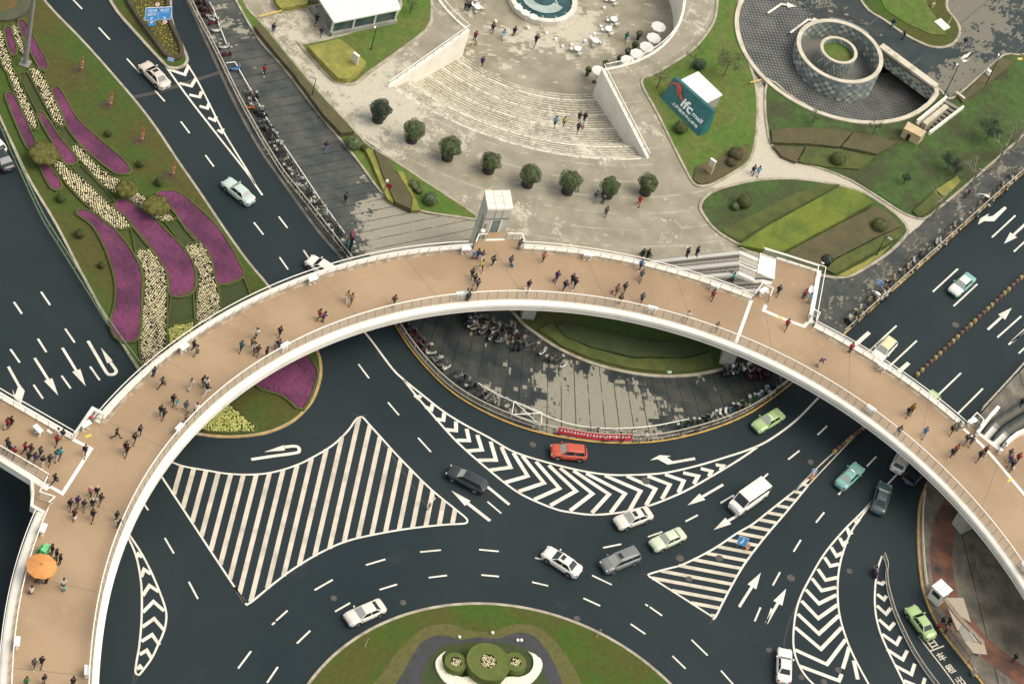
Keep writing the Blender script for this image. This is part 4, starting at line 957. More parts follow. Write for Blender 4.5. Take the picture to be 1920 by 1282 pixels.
# piers
PIER = mat('pier_concrete', (0.36, .35, .30), .75, (.28, .275, .235), .4, .4, .7, fine=.06, s2=3)
def pier(px_a, px_b, z0):
    a, b = W(*px_a, z0).to_2d(), W(*px_b, z0).to_2d(); d = (b - a).normalized(); n = Vector((-d.y, d.x)) * 3.0
    bm = bmesh.new(); lo4 = [a, b, b + n, a + n]; c = sum(lo4, Vector((0, 0))) / 4
    v0 = [bm.verts.new((*p, 0.0)) for p in lo4]; v1 = [bm.verts.new((*p, DZ - 2.2)) for p in lo4]; v2 = [bm.verts.new((*(c + (p - c) * 1.12), DZ - 1.46)) for p in lo4]
    for A, B_ in ((v0, v1), (v1, v2)):
        for i in range(4): bm.faces.new((A[i], A[(i + 1) % 4], B_[(i + 1) % 4], B_[i]))
    fixn(bm); mesh_obj('pier', bm, PIER, br)
pier((1347, 682), (1372, 690), PAVZ); pier((976.5, 598.4), (1000.4, 601), PAVZ); pier((1784, 981), (1801.5, 1001.4), PAVZ)
pier((648, 575), (672, 567), 0); pier((400, 690), (420, 676), PAVZ); pier((1640, 800), (1656, 812), 0)
# ---------------------------------------------------------------- lift tower
roof = W2([(909, 357), (956.5, 356.5), (963, 391), (915, 392)], 11.0)
lc = sum(roof, Vector((0, 0))) / 4
lt = thing_abs('lift_tower', 'white panelled glass lift tower with a flat tiled roof joined to the footbridge', 'lift tower', (*lc, PAVZ))
rf = ccw(roof); body = [lc + (p - lc) * .95 for p in rf]
PANEL = mat('pale_panel', (0.60, .57, .48), .35, (.48, .47, .41), .35, fine=.04, s2=2)
slab('wall', body, PAVZ, 10.62, PANEL, parent=lt)
slab('roof', rf, 10.62, 11.0, mat('roof_panel', (.80, .735, .62), .6, (.72, .64, .52), .8, fine=.05), parent=lt)
q0, q1, q2, q3 = rf  # ccw from some corner; find the front edge (smallest y)
fr = sorted(rf, key=lambda p: p.y)[:2]; fr.sort(key=lambda p: p.x); bk = sorted(rf, key=lambda p: p.y)[2:]; bk.sort(key=lambda p: p.x)
bm = bmesh.new()
for t in (1 / 3, 2 / 3):
    add_tube(bm, [(*fr[0].lerp(fr[1], t), 11.005), (*bk[0].lerp(bk[1], t), 11.005)], .035, 4)
    add_tube(bm, [(*fr[0].lerp(bk[0], t), 11.005), (*fr[1].lerp(bk[1], t), 11.005)], .035, 4)
mesh_obj('roof_seam', bm, mat('seam_tan', (.48, .36, .24), .7), lt)
fb = sorted(body, key=lambda p: p.y)[:2]; fb.sort(key=lambda p: p.x); fd = (fb[1] - fb[0]).normalized(); fn = Vector((fd.y, -fd.x))
def face_panel(name, t0, t1, z0, z1, m, off=.02):
    a, b = fb[0].lerp(fb[1], t0), fb[0].lerp(fb[1], t1); bm = bmesh.new()
    P = [a + fn * off, b + fn * off]; sweep(bm, P, box_prof(-.02, 0, z0, z1)); fixn(bm); return mesh_obj(name, bm, m, lt)
TEAL = mat('teal_door_glass', (.10, .16, .16), .15, (.16, .22, .21), 1.2)
face_panel('door', .34, .68, DZ + .02, DZ + 2.2, TEAL); face_panel('door_frame', .28, .335, DZ + .02, DZ + 2.35, STEELW); face_panel('door_frame', .685, .74, DZ + .02, DZ + 2.35, STEELW)
face_panel('window', .06, .16, DZ + .8, DZ + 1.6, mat('tan_panel', (.30, .24, .15), .6)); face_panel('canopy_beam', 0, 1, DZ + 2.45, DZ + 2.6, STEELG, .06)
for t in (.36, .66): face_panel('panel_seam', t - .008, t + .008, DZ + 2.6, 10.6, STEELG, .03)
lb_ = sorted(body, key=lambda p: p.x)[:2]; lb_.sort(key=lambda p: p.y); ld = (lb_[1] - lb_[0]).normalized(); ln = Vector((-ld.y, ld.x))
for z0, z1, t0, t1 in ((3.6, 5.4, .15, .45), (5.9, 8.6, .15, .45), (1, 3.2, .15, .45)):
    bm = bmesh.new(); a, b = lb_[0].lerp(lb_[1], t0), lb_[0].lerp(lb_[1], t1); sweep(bm, [a, b], box_prof(0, .04, z0, z1)); fixn(bm); mesh_obj('side_window', bm, TEAL, lt)
bm = bmesh.new(); c = W(904, 437, DZ + 1.2); add_tube(bm, [(c.x, c.y, DZ), (c.x, c.y, DZ + 1.4)], .04); add_lathe(bm, (c.x, c.y, DZ + 1.4), [(.05, 0), (.28, .12), (.30, .3), (.1, .46)], 12)
tag(mesh_obj('security_camera', bm, STEELW), 'white dome camera on a short post left of the lift door', 'camera')
# ---------------------------------------------------------------- escalators
TREAD = mat('escalator_tread', (.42, .39, .31), .5, (.32, .29, .23), 2.5, fine=.1)
def solve_z(p0, px, slope):
    best = None
    for k in range(0, 160):
        z = p0[2] - k * .05; q = W(*px, z); e = abs((p0[2] - z) - slope * (q.to_2d() - p0.to_2d()).length)
        if best is None or e < best[0]: best = (e, q)
    return best[1]
def flight(label, top_px, bend_px, end_px, wd, side, bal, tread, cat='escalator', steps=0, group=None, zend=PAVZ, slope=math.tan(R(30)), rail_h=.95, name='escalator'):
    """landing top -> bend (still level) -> down a 30 degree run; side +1 puts the width to the left of the run"""
    A, Bp = W(*top_px, DZ + rail_h), W(*bend_px, DZ + rail_h); E_ = solve_z(Bp, end_px, slope)
    d = (E_.to_2d() - Bp.to_2d()).normalized(); n = Vector((-d.y, d.x)) * side
    run = (DZ - zend) / slope
    t = thing_abs(name, label, cat, (*Bp.to_2d(), DZ), group)
    st = [(A.to_2d(), DZ), (Bp.to_2d(), DZ), (Bp.to_2d() + d * run, zend), (Bp.to_2d() + d * (run + 1.6), zend)]
    for off in (0.0, wd):
        bm = bmesh.new(); vs0, vs1 = [], []
        for (p, z) in st:
            q = p + n * off
        pr_rows = []
        for (p, z) in st:
            q = p + n * off
            pr_rows.append([bm.verts.new((*(q + n * dl), z + dz_)) for dl, dz_ in ((-.27, -.40), (.27, -.40), (.27, .10), (.16, .17), (-.16, .17), (-.27, .10))])
        for a, b in zip(pr_rows, pr_rows[1:]):
            for j in range(6): bm.faces.new((a[j], a[(j + 1) % 6], b[(j + 1) % 6], b[j]))
        bm.faces.new(pr_rows[0]); bm.faces.new(pr_rows[-1][::-1]); fixn(bm); mesh_obj('balustrade_skirt', bm, bal, t)
        bm = bmesh.new(); gr = [[bm.verts.new((*(p + n * off), z + k_)) for k_ in (.17, rail_h)] for p, z in st]
        for a, b in zip(gr, gr[1:]): bm.faces.new((a[0], b[0], b[1], a[1]))
        mesh_obj('glass_panel', bm, RGLASS2 if bal is not DARKBAL else DARKBAL, t)
        bm = bmesh.new(); add_tube(bm, [(*(p + n * off), z + rail_h + .02) for p, z in st], .05, 6); mesh_obj('handrail', bm, RAILC if bal is not DARKBAL else DARK, t)
    bm = bmesh.new(); ns = max(8, int((DZ - zend) / .22)); a_, b_ = n * .25, n * (wd - .25); prev = None
    pts = [(st[0][0], DZ - .03), (st[1][0], DZ - .03)]
    for k in range(ns):
        p = st[1][0] + d * (run * k / ns); z1 = DZ - .03 - (DZ - zend) * k / ns; z2 = DZ - .03 - (DZ - zend) * (k + 1) / ns
        pts += [(p, z2)] if False else [(p + d * .001, z2), (p + d * (run / ns), z2)]
    pts += [(st[3][0], zend + .02)]
    rows = [[bm.verts.new((*(p + a_), z)), bm.verts.new((*(p + b_), z))] for p, z in pts]
    for i, (a, b) in enumerate(zip(rows, rows[1:])):
        f = bm.faces.new((a[0], a[1], b[1], b[0])); f.material_index = 1 if (i > 1 and i % 2 == 0 and i < len(rows) - 2) else 0
    fixn(bm)
    mesh_obj('tread', bm, [tread, mat('tread_riser', (.16, .145, .115), .7)], t)
    bm = bmesh.new(); q0_, q1_ = st[1][0], st[2][0]
    vs_ = [bm.verts.new((*(p + o_), z)) for p, z in ((q0_, DZ - .7), (q1_, zend - .1)) for o_ in (n * -.1, n * (wd + .1))]
    bm.faces.new((vs_[0], vs_[1], vs_[3], vs_[2])); mesh_obj('truss_soffit', bm, CONC, t)
    return st, d, n
DARKBAL = mat('dark_balustrade', (.045, .06, .058), .25, (.09, .105, .095), .8)
flight('upper of the two white escalators behind the footbridge railing', (1424, 479), (1391, 465), (1213.5, 484.5), 1.9, 1, STEELW, TREAD, group='escalators beside the plaza')
flight('lower of the two white escalators behind the footbridge railing', (1421, 497), (1391, 484), (1248.5, 497.8), 1.9, 1, STEELW, TREAD, group='escalators beside the plaza')
BROWNT = mat('brown_stair_tread', (.33, .24, .15), .7, (.26, .19, .12), 2, fine=.1)
flight('brown stairway with white railings between the escalators and the bridge', (1450, 523), (1432, 519), (1340, 524), 1.7, 1, STEELW, BROWNT, cat='stairway', name='stairway', rail_h=.9)
lp = thing_abs('landing_plate', 'white steel landing plate at the top of the plaza escalators', 'landing plate', W(1440, 500, DZ))
slab('plate', W2([(1426, 474), (1455, 485), (1452, 524), (1420, 511)], DZ), DZ - .02, DZ + .012, STEELW, parent=lp)
flight('left dark escalator rising from the lower road pavement at the right edge', (1847, 805), (1868, 781), (1926, 745), 1.35, -1, DARKBAL, TREAD, group='escalators at the right edge')
flight('right dark escalator rising from the lower road pavement at the right edge', (1865, 817), (1886, 797), (1944, 762), 1.35, -1, DARKBAL, TREAD, group='escalators at the right edge')
lp = thing_abs('landing_plate', 'white steel landing plate before the right hand escalators', 'landing plate', W(1860, 822, DZ))
slab('plate', W2([(1834, 814), (1858, 797), (1889, 818), (1874, 846)], DZ), DZ - .02, DZ + .012, STEELW, parent=lp)
for px, lb in (([(1833, 811), (1861, 775), (1873, 762)], 'white parapet on the road side of the right escalators'), ([(1876, 845), (1893, 824), (1908, 812), (1935, 800)], 'white curved parapet on the far side of the right escalators')):
    P = W2(px, DZ + .8); pa = thing_abs('escalator_parapet', lb, 'parapet', (*P[0], DZ)); ribbon('panel', P, box_prof(-.18, .18, DZ - .6, DZ + .8), STEELW, parent=pa)
    ribbon('cap', P, box_prof(-.22, .22, DZ + .802, DZ + .88), WALLW, parent=pa)
# ================================================================ FLOWER BEDS, ROUNDABOUT, TREES
GZ = PAVZ + .05
def blob_field(bm, P, spacing, size, rr_, z, squash=.8, rows_dir=0.0, jitter=.25, keep=1.0):
    """small rounded flower heads set out in wavy rows inside a plan polygon"""
    xs = [p.x for p in P]; ys = [p.y for p in P]; c = Vector(((min(xs) + max(xs)) / 2, (min(ys) + max(ys)) / 2)); R_ = max(max(xs) - min(xs), max(ys) - min(ys)) / 2 * 1.45
    n = int(R_ / spacing) + 1; ca, sa = math.cos(rows_dir), math.sin(rows_dir); cnt = 0
    for i in range(-n, n + 1):
        for j in range(-n, n + 1):
            u = i * spacing + .15 * math.sin(j * spacing * 1.1); v = j * spacing * .95 + (i % 2) * spacing * .45
            p = Vector((c.x + u * ca - v * sa + rr_.uniform(-1, 1) * jitter * spacing * .4, c.y + u * sa + v * ca + rr_.uniform(-1, 1) * jitter * spacing * .4))
            if rr_.random() > keep or not inside(p, P): continue
            s_ = size * rr_.uniform(.7, 1.25); h = z + rr_.uniform(-.03, .05)
            t = bm.verts.new((p.x, p.y, h + s_ * squash)); k_ = [bm.verts.new((p.x + s_ * math.cos(a_) , p.y + s_ * math.sin(a_), h)) for a_ in (0.3, 1.87, 3.44, 5.01)]
            b = bm.verts.new((p.x, p.y, h - s_ * 1.4))
            for q in range(4):
                bm.faces.new((k_[q], k_[(q + 1) % 4], t)); bm.faces.new((k_[(q + 1) % 4], k_[q], b))
            cnt += 1
    return cnt
def shrink(P, d):
    Ns = normals2(P, True); return [p + n * d for p, n in zip(P, Ns)]
def flower_bed(px, kind, label, border=.30, base=GZ, sm=3, spacing=.30, group=None):
    P = W2(px, base); P = ccw(cr(P, sm, True))
    c = sum(P, Vector((0, 0))) / len(P)
    t = thing_abs('flower_bed', label, 'flower bed', (*c, base), group)
    if border:
        ribbon('border_hedge', P, [(-border, base - .05), (-border * .9, base + .26), (-border * .15, base + .28), (0, base - .05)], HEDGE_G, True, parent=t)
    if kind == 'purple':
        bm = bmesh.new(); fill(bm, [P], base + .20)
        for _ in range(4):
            e_ = [e for e in bm.edges if e.calc_length() > .7]
            if e_: bmesh.ops.subdivide_edges(bm, edges=e_, cuts=1)
            bmesh.ops.triangulate(bm, faces=bm.faces)
        rr_ = random.Random(int(abs(c.x) * 91))
        for v in bm.verts: v.co.z += rr_.uniform(-.07, .05)
        o = mesh_obj('flowers', bm, PURPLE, t); o['kind'] = 'stuff'
    else:
        soil = sheet('soil', P, base + .03, SOIL if kind == 'cream' else HEDGE_G, parent=t)
        bm = bmesh.new(); rr_ = random.Random(int(abs(c.x) * 77))
        d = (P[0] - c); far = max(P, key=lambda p: (p - c).length); dd = far - c
        blob_field(bm, shrink(P, .06), spacing, .12 if kind == 'cream' else .13, rr_, base + .22, rows_dir=math.atan2(dd.y, dd.x) + .9, keep=.93)
        o = mesh_obj('flowers', bm, TULIP if kind == 'cream' else TULIPY, t); o['kind'] = 'stuff'
    return t
PB = [([(9, 58), (20, 58), (30, 98), (20, 101)], 'short purple bed at the upper left, between two cream tulip strips'),
 ([(36, 49), (47, 45), (68, 84), (88, 122), (75, 129)], 'purple bed right beside the tall grey mast'),
 ([(12, 183), (25, 181), (45, 225), (65, 268), (57, 278), (50, 275), (30, 230)], 'narrow purple bed nearest the left fence, above the cloud shaped shrub'),
 ([(72, 218), (83, 218), (112, 262), (144, 300), (125, 309), (105, 277)], 'narrow purple bed just right of the leftmost cloud shaped shrub'),
 ([(99, 171), (112, 170), (140, 220), (175, 255), (225, 297), (244, 323), (222, 327), (205, 318), (160, 280), (130, 245), (112, 205)], 'long purple bed along the upper right, facing the red ornaments'),
 ([(77, 313), (95, 318), (114, 351), (97, 354)], 'small purple bed just below the leftmost cloud shaped shrub'),
 ([(145, 402), (162, 397), (200, 420), (230, 452), (252, 485), (265, 520), (263, 557), (260, 632), (225, 639), (208, 610), (217, 570), (217, 527), (200, 470), (175, 425)], 'long curved purple bed nearest the left fence, ending by the footbridge'),
 ([(214, 386), (235, 376), (265, 395), (300, 425), (335, 460), (360, 495), (362, 547), (322, 556), (317, 520), (295, 482), (265, 445), (240, 412)], 'long curved purple bed in the middle of the flower island'),
 ([(294, 366), (327, 361), (362, 385), (400, 420), (425, 455), (440, 482), (454, 520), (410, 534), (400, 495), (375, 460), (350, 432), (325, 395)], 'broad curved purple bed on the right, along the lane with the mint taxi'),
 ([(480, 722), (530, 688), (570, 668), (590, 690), (592, 710), (567, 767), (530, 742)], 'purple bed at the rounded tip of the island, under the footbridge edge')]
for px, lb in PB: flower_bed(px, 'purple', lb)
TB = [([(-8, 50), (2, 62), (25, 135), (12, 137), (-5, 100)], 'cream tulip strip at the far left edge beside the short purple bed'),
 ([(21, 54), (32, 52), (46, 95), (38, 98)], 'small cream tulip strip left of the tall mast'),
 ([(15, 140), (27, 138), (50, 188), (71, 237), (58, 240), (34, 190)], 'long straight cream tulip strip below the mast, left one'),
 ([(54, 135), (71, 133), (98, 180), (120, 231), (106, 235), (78, 185)], 'long straight cream tulip strip below the mast, right one'),
 ([(132, 280), (148, 276), (190, 320), (228, 343), (218, 365), (190, 345), (165, 318)], 'cream tulip strip running up to the middle cloud shaped shrub'),
 ([(100, 309), (112, 303), (130, 320), (160, 342), (200, 382), (244, 423), (212, 428), (170, 392), (130, 352)], 'curved cream tulip strip between the round topiary balls and the dark lawn'),
 ([(238, 371), (260, 364), (290, 388), (327, 411), (298, 415), (262, 390)], 'small cream tulip patch under the lowest cloud shaped shrub'),
 ([(255, 475), (280, 471), (300, 495), (312, 527), (311, 600), (309, 655), (285, 682), (272, 690), (264, 670), (262, 642), (265, 600), (272, 540), (268, 505)], 'broad cream tulip bed running to the footbridge, left one'),
 ([(346, 465), (376, 459), (392, 485), (400, 520), (412, 585), (370, 612), (370, 557), (372, 520), (362, 490)], 'cream tulip bed running to the footbridge, right one')]
for px, lb in TB: flower_bed(px, 'cream', lb, border=.22, spacing=.285)
flower_bed([(315, 615), (364, 604), (363, 622), (319, 652)], 'yellow', 'pale yellow flower patch against the upper edge of the footbridge', .2, sm=1, spacing=.22)
flower_bed([(372, 802), (428, 758), (452, 780), (479, 802), (475, 810), (420, 811), (385, 809)], 'yellow', 'pale yellow flower patch peeking out below the footbridge', .2, sm=1, spacing=.22)
# plain green compartments edged by low hedges
for px, lb in (([(245, 428), (268, 446), (294, 482), (280, 470), (255, 472)], 'green compartment between the left and middle purple beds'), ([(330, 412), (350, 432), (376, 458), (346, 464), (312, 420)], 'green compartment between the middle and right purple beds'),
               ([(322, 558), (361, 549), (363, 600), (315, 612)], 'green compartment above the yellow patch'), ([(412, 538), (456, 524), (470, 560), (418, 585)], 'green compartment next to the lower end of the right purple bed'),
               ([(140, 318), (150, 312), (190, 352), (212, 376), (200, 380), (160, 340)], 'dark green compartment between the two upper tulip strips'), ([(36, 140), (50, 138), (102, 232), (72, 214), (60, 190)], 'dark green compartment between the two long tulip strips'),
               ([(106, 238), (120, 236), (146, 272), (130, 278)], 'dark green compartment above the slanting tulip strip')):
    P = ccw(W2(px, GZ)); t = thing_abs('planted_compartment', lb, 'planting', (*P[0], GZ)); sheet('turf', P, GZ + .012, HEDGE_D, parent=t)
    ribbon('border_hedge', P, [(-.2, GZ - .02), (-.18, GZ + .22), (-.02, GZ + .24), (0, GZ - .02)], HEDGE_G, True, parent=t)
# circular raised planting at the top left corner
c = W(-2, 0, GZ).to_2d(); rr = (W(58, 8, GZ).to_2d() - c).length
t = thing_abs('round_bed', 'large round raised bed cut by the top left corner', 'planting bed', (*c, GZ))
bm = bmesh.new(); add_lathe(bm, (*c, 0), [(rr, GZ - .02), (rr, .62), (rr - .4, .66), (rr * .62, .68)], 56); mesh_obj('outer_hedge', bm, mat('grey_green_hedge', (.055, .062, .035), .95, (.075, .08, .045), .5, fine=.3, s2=4), t)
bm = bmesh.new(); add_lathe(bm, (*c, 0), [(rr * .62, .60), (rr * .6, .72), (.3, .78)], 40); mesh_obj('planting', bm, mat('rusty_planting', (.085, .075, .022), .95, (.12, .075, .02), .7, fine=.3, s2=4), t)
# yellow flowers in the median
P = ccw(smooth([(226, -60), (240, -5), (268, 42), (300, 86), (314, 104), (326, 108), (335, 104), (334, 90), (324, 66), (311, 34), (298, -60)], PAVZ, 3))
t = thing_abs('flower_bed', 'olive median bed dotted with yellow flowers under the blue road sign', 'flower bed', (*P[0], PAVZ))
sheet('planting', P, PAVZ + .05, mat('olive_planting', (.085, .075, .012), .95, (.05, .05, .012), 2.0, fine=.4, s2=5), parent=t)
ribbon('border_hedge', P, [(-.7, PAVZ), (-.6, PAVZ + .55), (-.1, PAVZ + .55), (0, PAVZ)], mat('bronze_hedge', (.07, .055, .03), .95, (.05, .045, .025), .6, fine=.3), True, parent=t)
bm = bmesh.new(); blob_field(bm, P, .42, .10, random.Random(4), PAVZ + .12, keep=.62, jitter=1.2); o = mesh_obj('flowers', bm, mat('gold_flowers', (.62, .46, .05), .7), t); o['kind'] = 'stuff'
# topiary
def leafy(bm, c, rx, ry, rz_, n, leaf, rr_, shell=.55, lob=0.0, mi=0):
    """leaf sized faces through the outer volume of an ellipsoid"""
    ph = [rr_.uniform(0, 6.28) for _ in range(6)]
    for _ in range(n):
        z = rr_.uniform(-1, 1); a = rr_.uniform(0, 2 * math.pi); s_ = math.sqrt(1 - z * z); d = Vector((s_ * math.cos(a), s_ * math.sin(a), z))
        k = (shell + (1 - shell) * rr_.random() ** .5) * (1 + lob * (math.sin(3 * a + ph[0]) * math.sin(4 * z + ph[1]) + .6 * math.sin(5 * a + ph[2] + 3 * z)))
        p = Vector((c[0] + d.x * rx * k, c[1] + d.y * ry * k, c[2] + d.z * rz_ * k))
        u = Vector((rr_.gauss(0, 1), rr_.gauss(0, 1), rr_.gauss(0, 1))).normalized(); nn = (d + u * .8).normalized(); t1 = nn.cross(u).normalized(); t2 = nn.cross(t1); L_ = leaf * rr_.uniform(.6, 1.3)
        bm.faces.new([bm.verts.new(p + t1 * L_), bm.verts.new(p + t2 * L_ * .6), bm.verts.new(p - t1 * L_), bm.verts.new(p - t2 * L_ * .6)]).material_index = mi
def core(bm, c, rx, ry, rz_, mi=0, n=14, rr_=None):
    rows = []
    for i in range(1, 8):
        ph = math.pi * i / 8; rows.append([bm.verts.new((c[0] + rx * math.sin(ph) * math.cos(2 * math.pi * k / n), c[1] + ry * math.sin(ph) * math.sin(2 * math.pi * k / n), c[2] + rz_ * math.cos(ph))) for k in range(n)])
    for a, b in zip(rows, rows[1:]):
        for k in range(n): bm.faces.new((a[k], a[(k + 1) % n], b[(k + 1) % n], b[k])).material_index = mi
    bm.faces.new(rows[0]); bm.faces.new(rows[-1][::-1])
def ball(px, r, label, m=LEAF3, base=GZ, flat=1.0, name='topiary_ball', cat='shrub', group=None):
    c = W(*px, base + r * .8); t = thing(name, label, cat, (c.x, c.y, base), 0, group)
    rr_ = random.Random(int(px[0])); bm = bmesh.new(); core(bm, (0, 0, r * .85 * flat), r * .9, r * .9, r * .88 * flat); leafy(bm, (0, 0, r * .85 * flat), r, r, r * flat, int(420 + 500 * r), .075, rr_, .88, .04)
    mesh_obj('foliage', bm, m, t); bm = bmesh.new(); add_tube(bm, [(0, 0, -.03), (0, 0, r * .5)], .06); mesh_obj('stem', bm, BARK, t)
    return t
for (x, y, r, lb) in ((115, 371, .62, 'round clipped green ball beside the left fence, upper one'), (150, 438, .62, 'round clipped green ball by the pointed end of the left purple bed'), (191, 497, .45, 'small dull green ball near the outer curve of the left purple bed'), (263, 307, .55, 'dim green ball near the long upper purple bed'), (299, 341, .60, 'round green ball just above the broad right purple bed'), (204, 250, .5, 'faint low green tuft in the lawn between two red ornaments')): ball((x, y), r, lb)
def cloud_shrub(px, r, label):
    c = W(*px, GZ + 1.5); t = thing('cloud_shrub', label, 'shrub', (c.x, c.y, GZ)); rr_ = random.Random(int(px[0]))
    bm = bmesh.new()
    for k in range(6):
        a = k * 1.05 + .3; q = (math.cos(a) * r * .55, math.sin(a) * r * .55, 1.45 + .1 * rr_.random()); core(bm, q, r * .46, r * .46, .30); leafy(bm, q, r * .5, r * .5, .34, 500, .075, rr_, .9)
    core(bm, (0, 0, 1.5), r * .55, r * .55, .34); leafy(bm, (0, 0, 1.5), r * .6, r * .6, .36, 400, .075, rr_, .9)
    mesh_obj('foliage', bm, mat('cloud_leaf', (.135, .125, .022), .9, (.085, .085, .018), 2.0, .4, .62), t)
    bm = bmesh.new(); add_tube(bm, [(0, 0, -.03), (.05, 0, .8), (0, 0, 1.3)], [.12, .10, .07]); mesh_obj('trunk', bm, BARK, t)
cloud_shrub((83, 288), 2.0, 'lobed cloud shaped shrub nearest the left fence'); cloud_shrub((238, 354), 1.45, 'lobed cloud shaped shrub at the end of the upper tulip strip'); cloud_shrub((294, 385), 1.75, 'lobed cloud shaped shrub overlapping the broad purple bed')
# red ornaments on the lawn
REDP = mat('red_lacquer', (.42, .045, .03), .45, (.55, .12, .08), 3.0)
for i, (x, y) in enumerate(((151, 133), (205, 199), (264, 266), (322, 330))):
    c = W(x, y, GZ); t = thing('red_ornament', ['slim red pole ornament nearest the tall mast', 'slim red pole ornament, second one down from the mast', 'slim red pole ornament, third one down from the mast', 'slim red pole ornament closest to the footbridge'][i], 'ornament', (c.x, c.y, GZ), 0, 'red pole ornaments along the lawn')
    bm = bmesh.new(); add_tube(bm, [(0, 0, 0), (.03, 0, .5), (.14, 0, 1.2), (.10, 0, 1.9), (0.04, 0, 2.6)], [.10, .14, .15, .14, .07], 8); mesh_obj('body', bm, REDP, t)
    bm = bmesh.new()
    for z in (.7, 1.2, 1.7): add_lathe(bm, (.09, 0, z), [(.17, 0), (.19, .05), (.17, .1)], 10)
    mesh_obj('band', bm, mat('pale_band', (.6, .45, .35), .6), t)
    bm = bmesh.new(); add_box(bm, (-.25, 0, .012), (1.6, 1.5, .02)); mesh_obj('soil_patch', bm, mat('bare_soil', (.075, .06, .028), .95, (.05, .045, .022), 1.0), t)
# tall mast
c = W(47, 120, GZ); t = thing('light_mast', 'tall grey steel mast on a square base in the flower island', 'mast', (c.x, c.y, GZ))
bm = bmesh.new(); add_box(bm, (0, 0, .1), (1.35, 1.35, .2)); mesh_obj('base', bm, mat('mast_base', (.24, .23, .19), .7, fine=.1), t)
bm = bmesh.new(); add_tube(bm, [(0, 0, .2), (0, 0, 25.0)], [.34, .22], 16); mesh_obj('pole', bm, mat('mast_grey', (.23, .225, .20), .5, fine=.05), t)
bm = bmesh.new(); add_lathe(bm, (0, 0, .2), [(.55, 0), (.55, .06), (.36, .08)], 16); mesh_obj('flange', bm, STEELG, t)
bm = bmesh.new(); add_lathe(bm, (0, 0, 24.6), [(.9, 0), (1.0, .15), (.9, .3)], 16); mesh_obj('lamp_head', bm, STEELG, t)

# roundabout planting
GB = GZ
def rring(px_in, px_out, m, z, name, lab, cat='planting'):
    P = cr(W2(px_out, GB), 5) ; Q = cr(W2(px_in, GB), 5)
    o = sheet(name, P + Q[::-1], z, m); return tag(o, lab, cat)
out1 = [(640, 1340), (690, 1290), (715, 1264), (740, 1228), (762, 1204), (790, 1180), (815, 1171), (845, 1170), (875, 1180), (905, 1184), (930, 1181), (955, 1172), (980, 1169), (1010, 1176), (1040, 1200), (1070, 1240), (1095, 1290), (1120, 1340)]
mid1 = [(700, 1340), (735, 1290), (755, 1262), (772, 1230), (790, 1205), (812, 1192), (838, 1191), (862, 1199), (880, 1196), (905, 1194), (930, 1197), (948, 1192), (965, 1186), (990, 1187), (1010, 1200), (1035, 1235), (1055, 1280), (1080, 1340)]
in1 = [(780, 1340), (790, 1290), (792, 1260), (806, 1232), (825, 1214), (845, 1208), (870, 1205), (905, 1203), (935, 1205), (955, 1206), (985, 1214), (1005, 1232), (1020, 1262), (1030, 1290), (1040, 1340)]
rring(mid1, out1, mat('straw_planting', (.115, .10, .03), .95, (.085, .085, .02), 1.5, fine=.4, s2=7), GB + .012, 'groundcover_band', 'straw coloured planting band curving across the roundabout lawn')
rring(in1, mid1, mat('violet_planting', (.055, .052, .062), .95, (.042, .045, .04), 1.0, fine=.4, s2=8), GB + .016, 'groundcover_band', 'dark violet planting band inside the straw coloured one')
o = sheet('groundcover_band', cr(W2(in1, GB), 5), GB + .008, HEDGE_D); tag(o, 'dark green planting around the three drum shaped topiaries', 'planting')
def drum(px, rx_px, lab, h, hole):
    c = W(px[0], px[1], GB + h); r = (W(px[0] + rx_px, px[1], GB + h) - c).length
    t = thing('drum_topiary', lab, 'topiary', (c.x, c.y, GB)); bm = bmesh.new()
    add_lathe(bm, (0, 0, 0), [(r * .97, -.02), (r * .99, h * .6), (r, h - .12), (r * .97, h), (r * .86, h - .05), (r * .62, h - .02), (hole * 1.2, h)], 48, cap=False)
    mesh_obj('clipped_hedge', bm, mat('drum_hedge', (.085, .115, .018), .95, (.11, .125, .03), .9, .38, .62, fine=.35, s2=6, bmp=.5), t)
    bm = bmesh.new(); add_box(bm, (0, 0, h - .35), (hole * 2.5, hole * 2.5, .3)); mesh_obj('well', bm, SOIL, t)
    rr_ = random.Random(5); P = [Vector((x, y)) for x, y in ((-hole, -hole), (hole, -hole), (hole, hole), (-hole, hole))]
    bm = bmesh.new(); blob_field(bm, P, .20, .10, rr_, h - .12, 1.2, keep=.85); mesh_obj('flowers', bm, TULIP, t)
drum((855, 1240), 21, 'left drum shaped topiary with a square of cream flowers', 1.15, .55); drum((967, 1240), 21, 'right drum shaped topiary with a square of cream flowers', 1.15, .55); drum((916, 1239), 41, 'large middle drum topiary with a square of cream flowers on the roundabout', 1.5, .80)
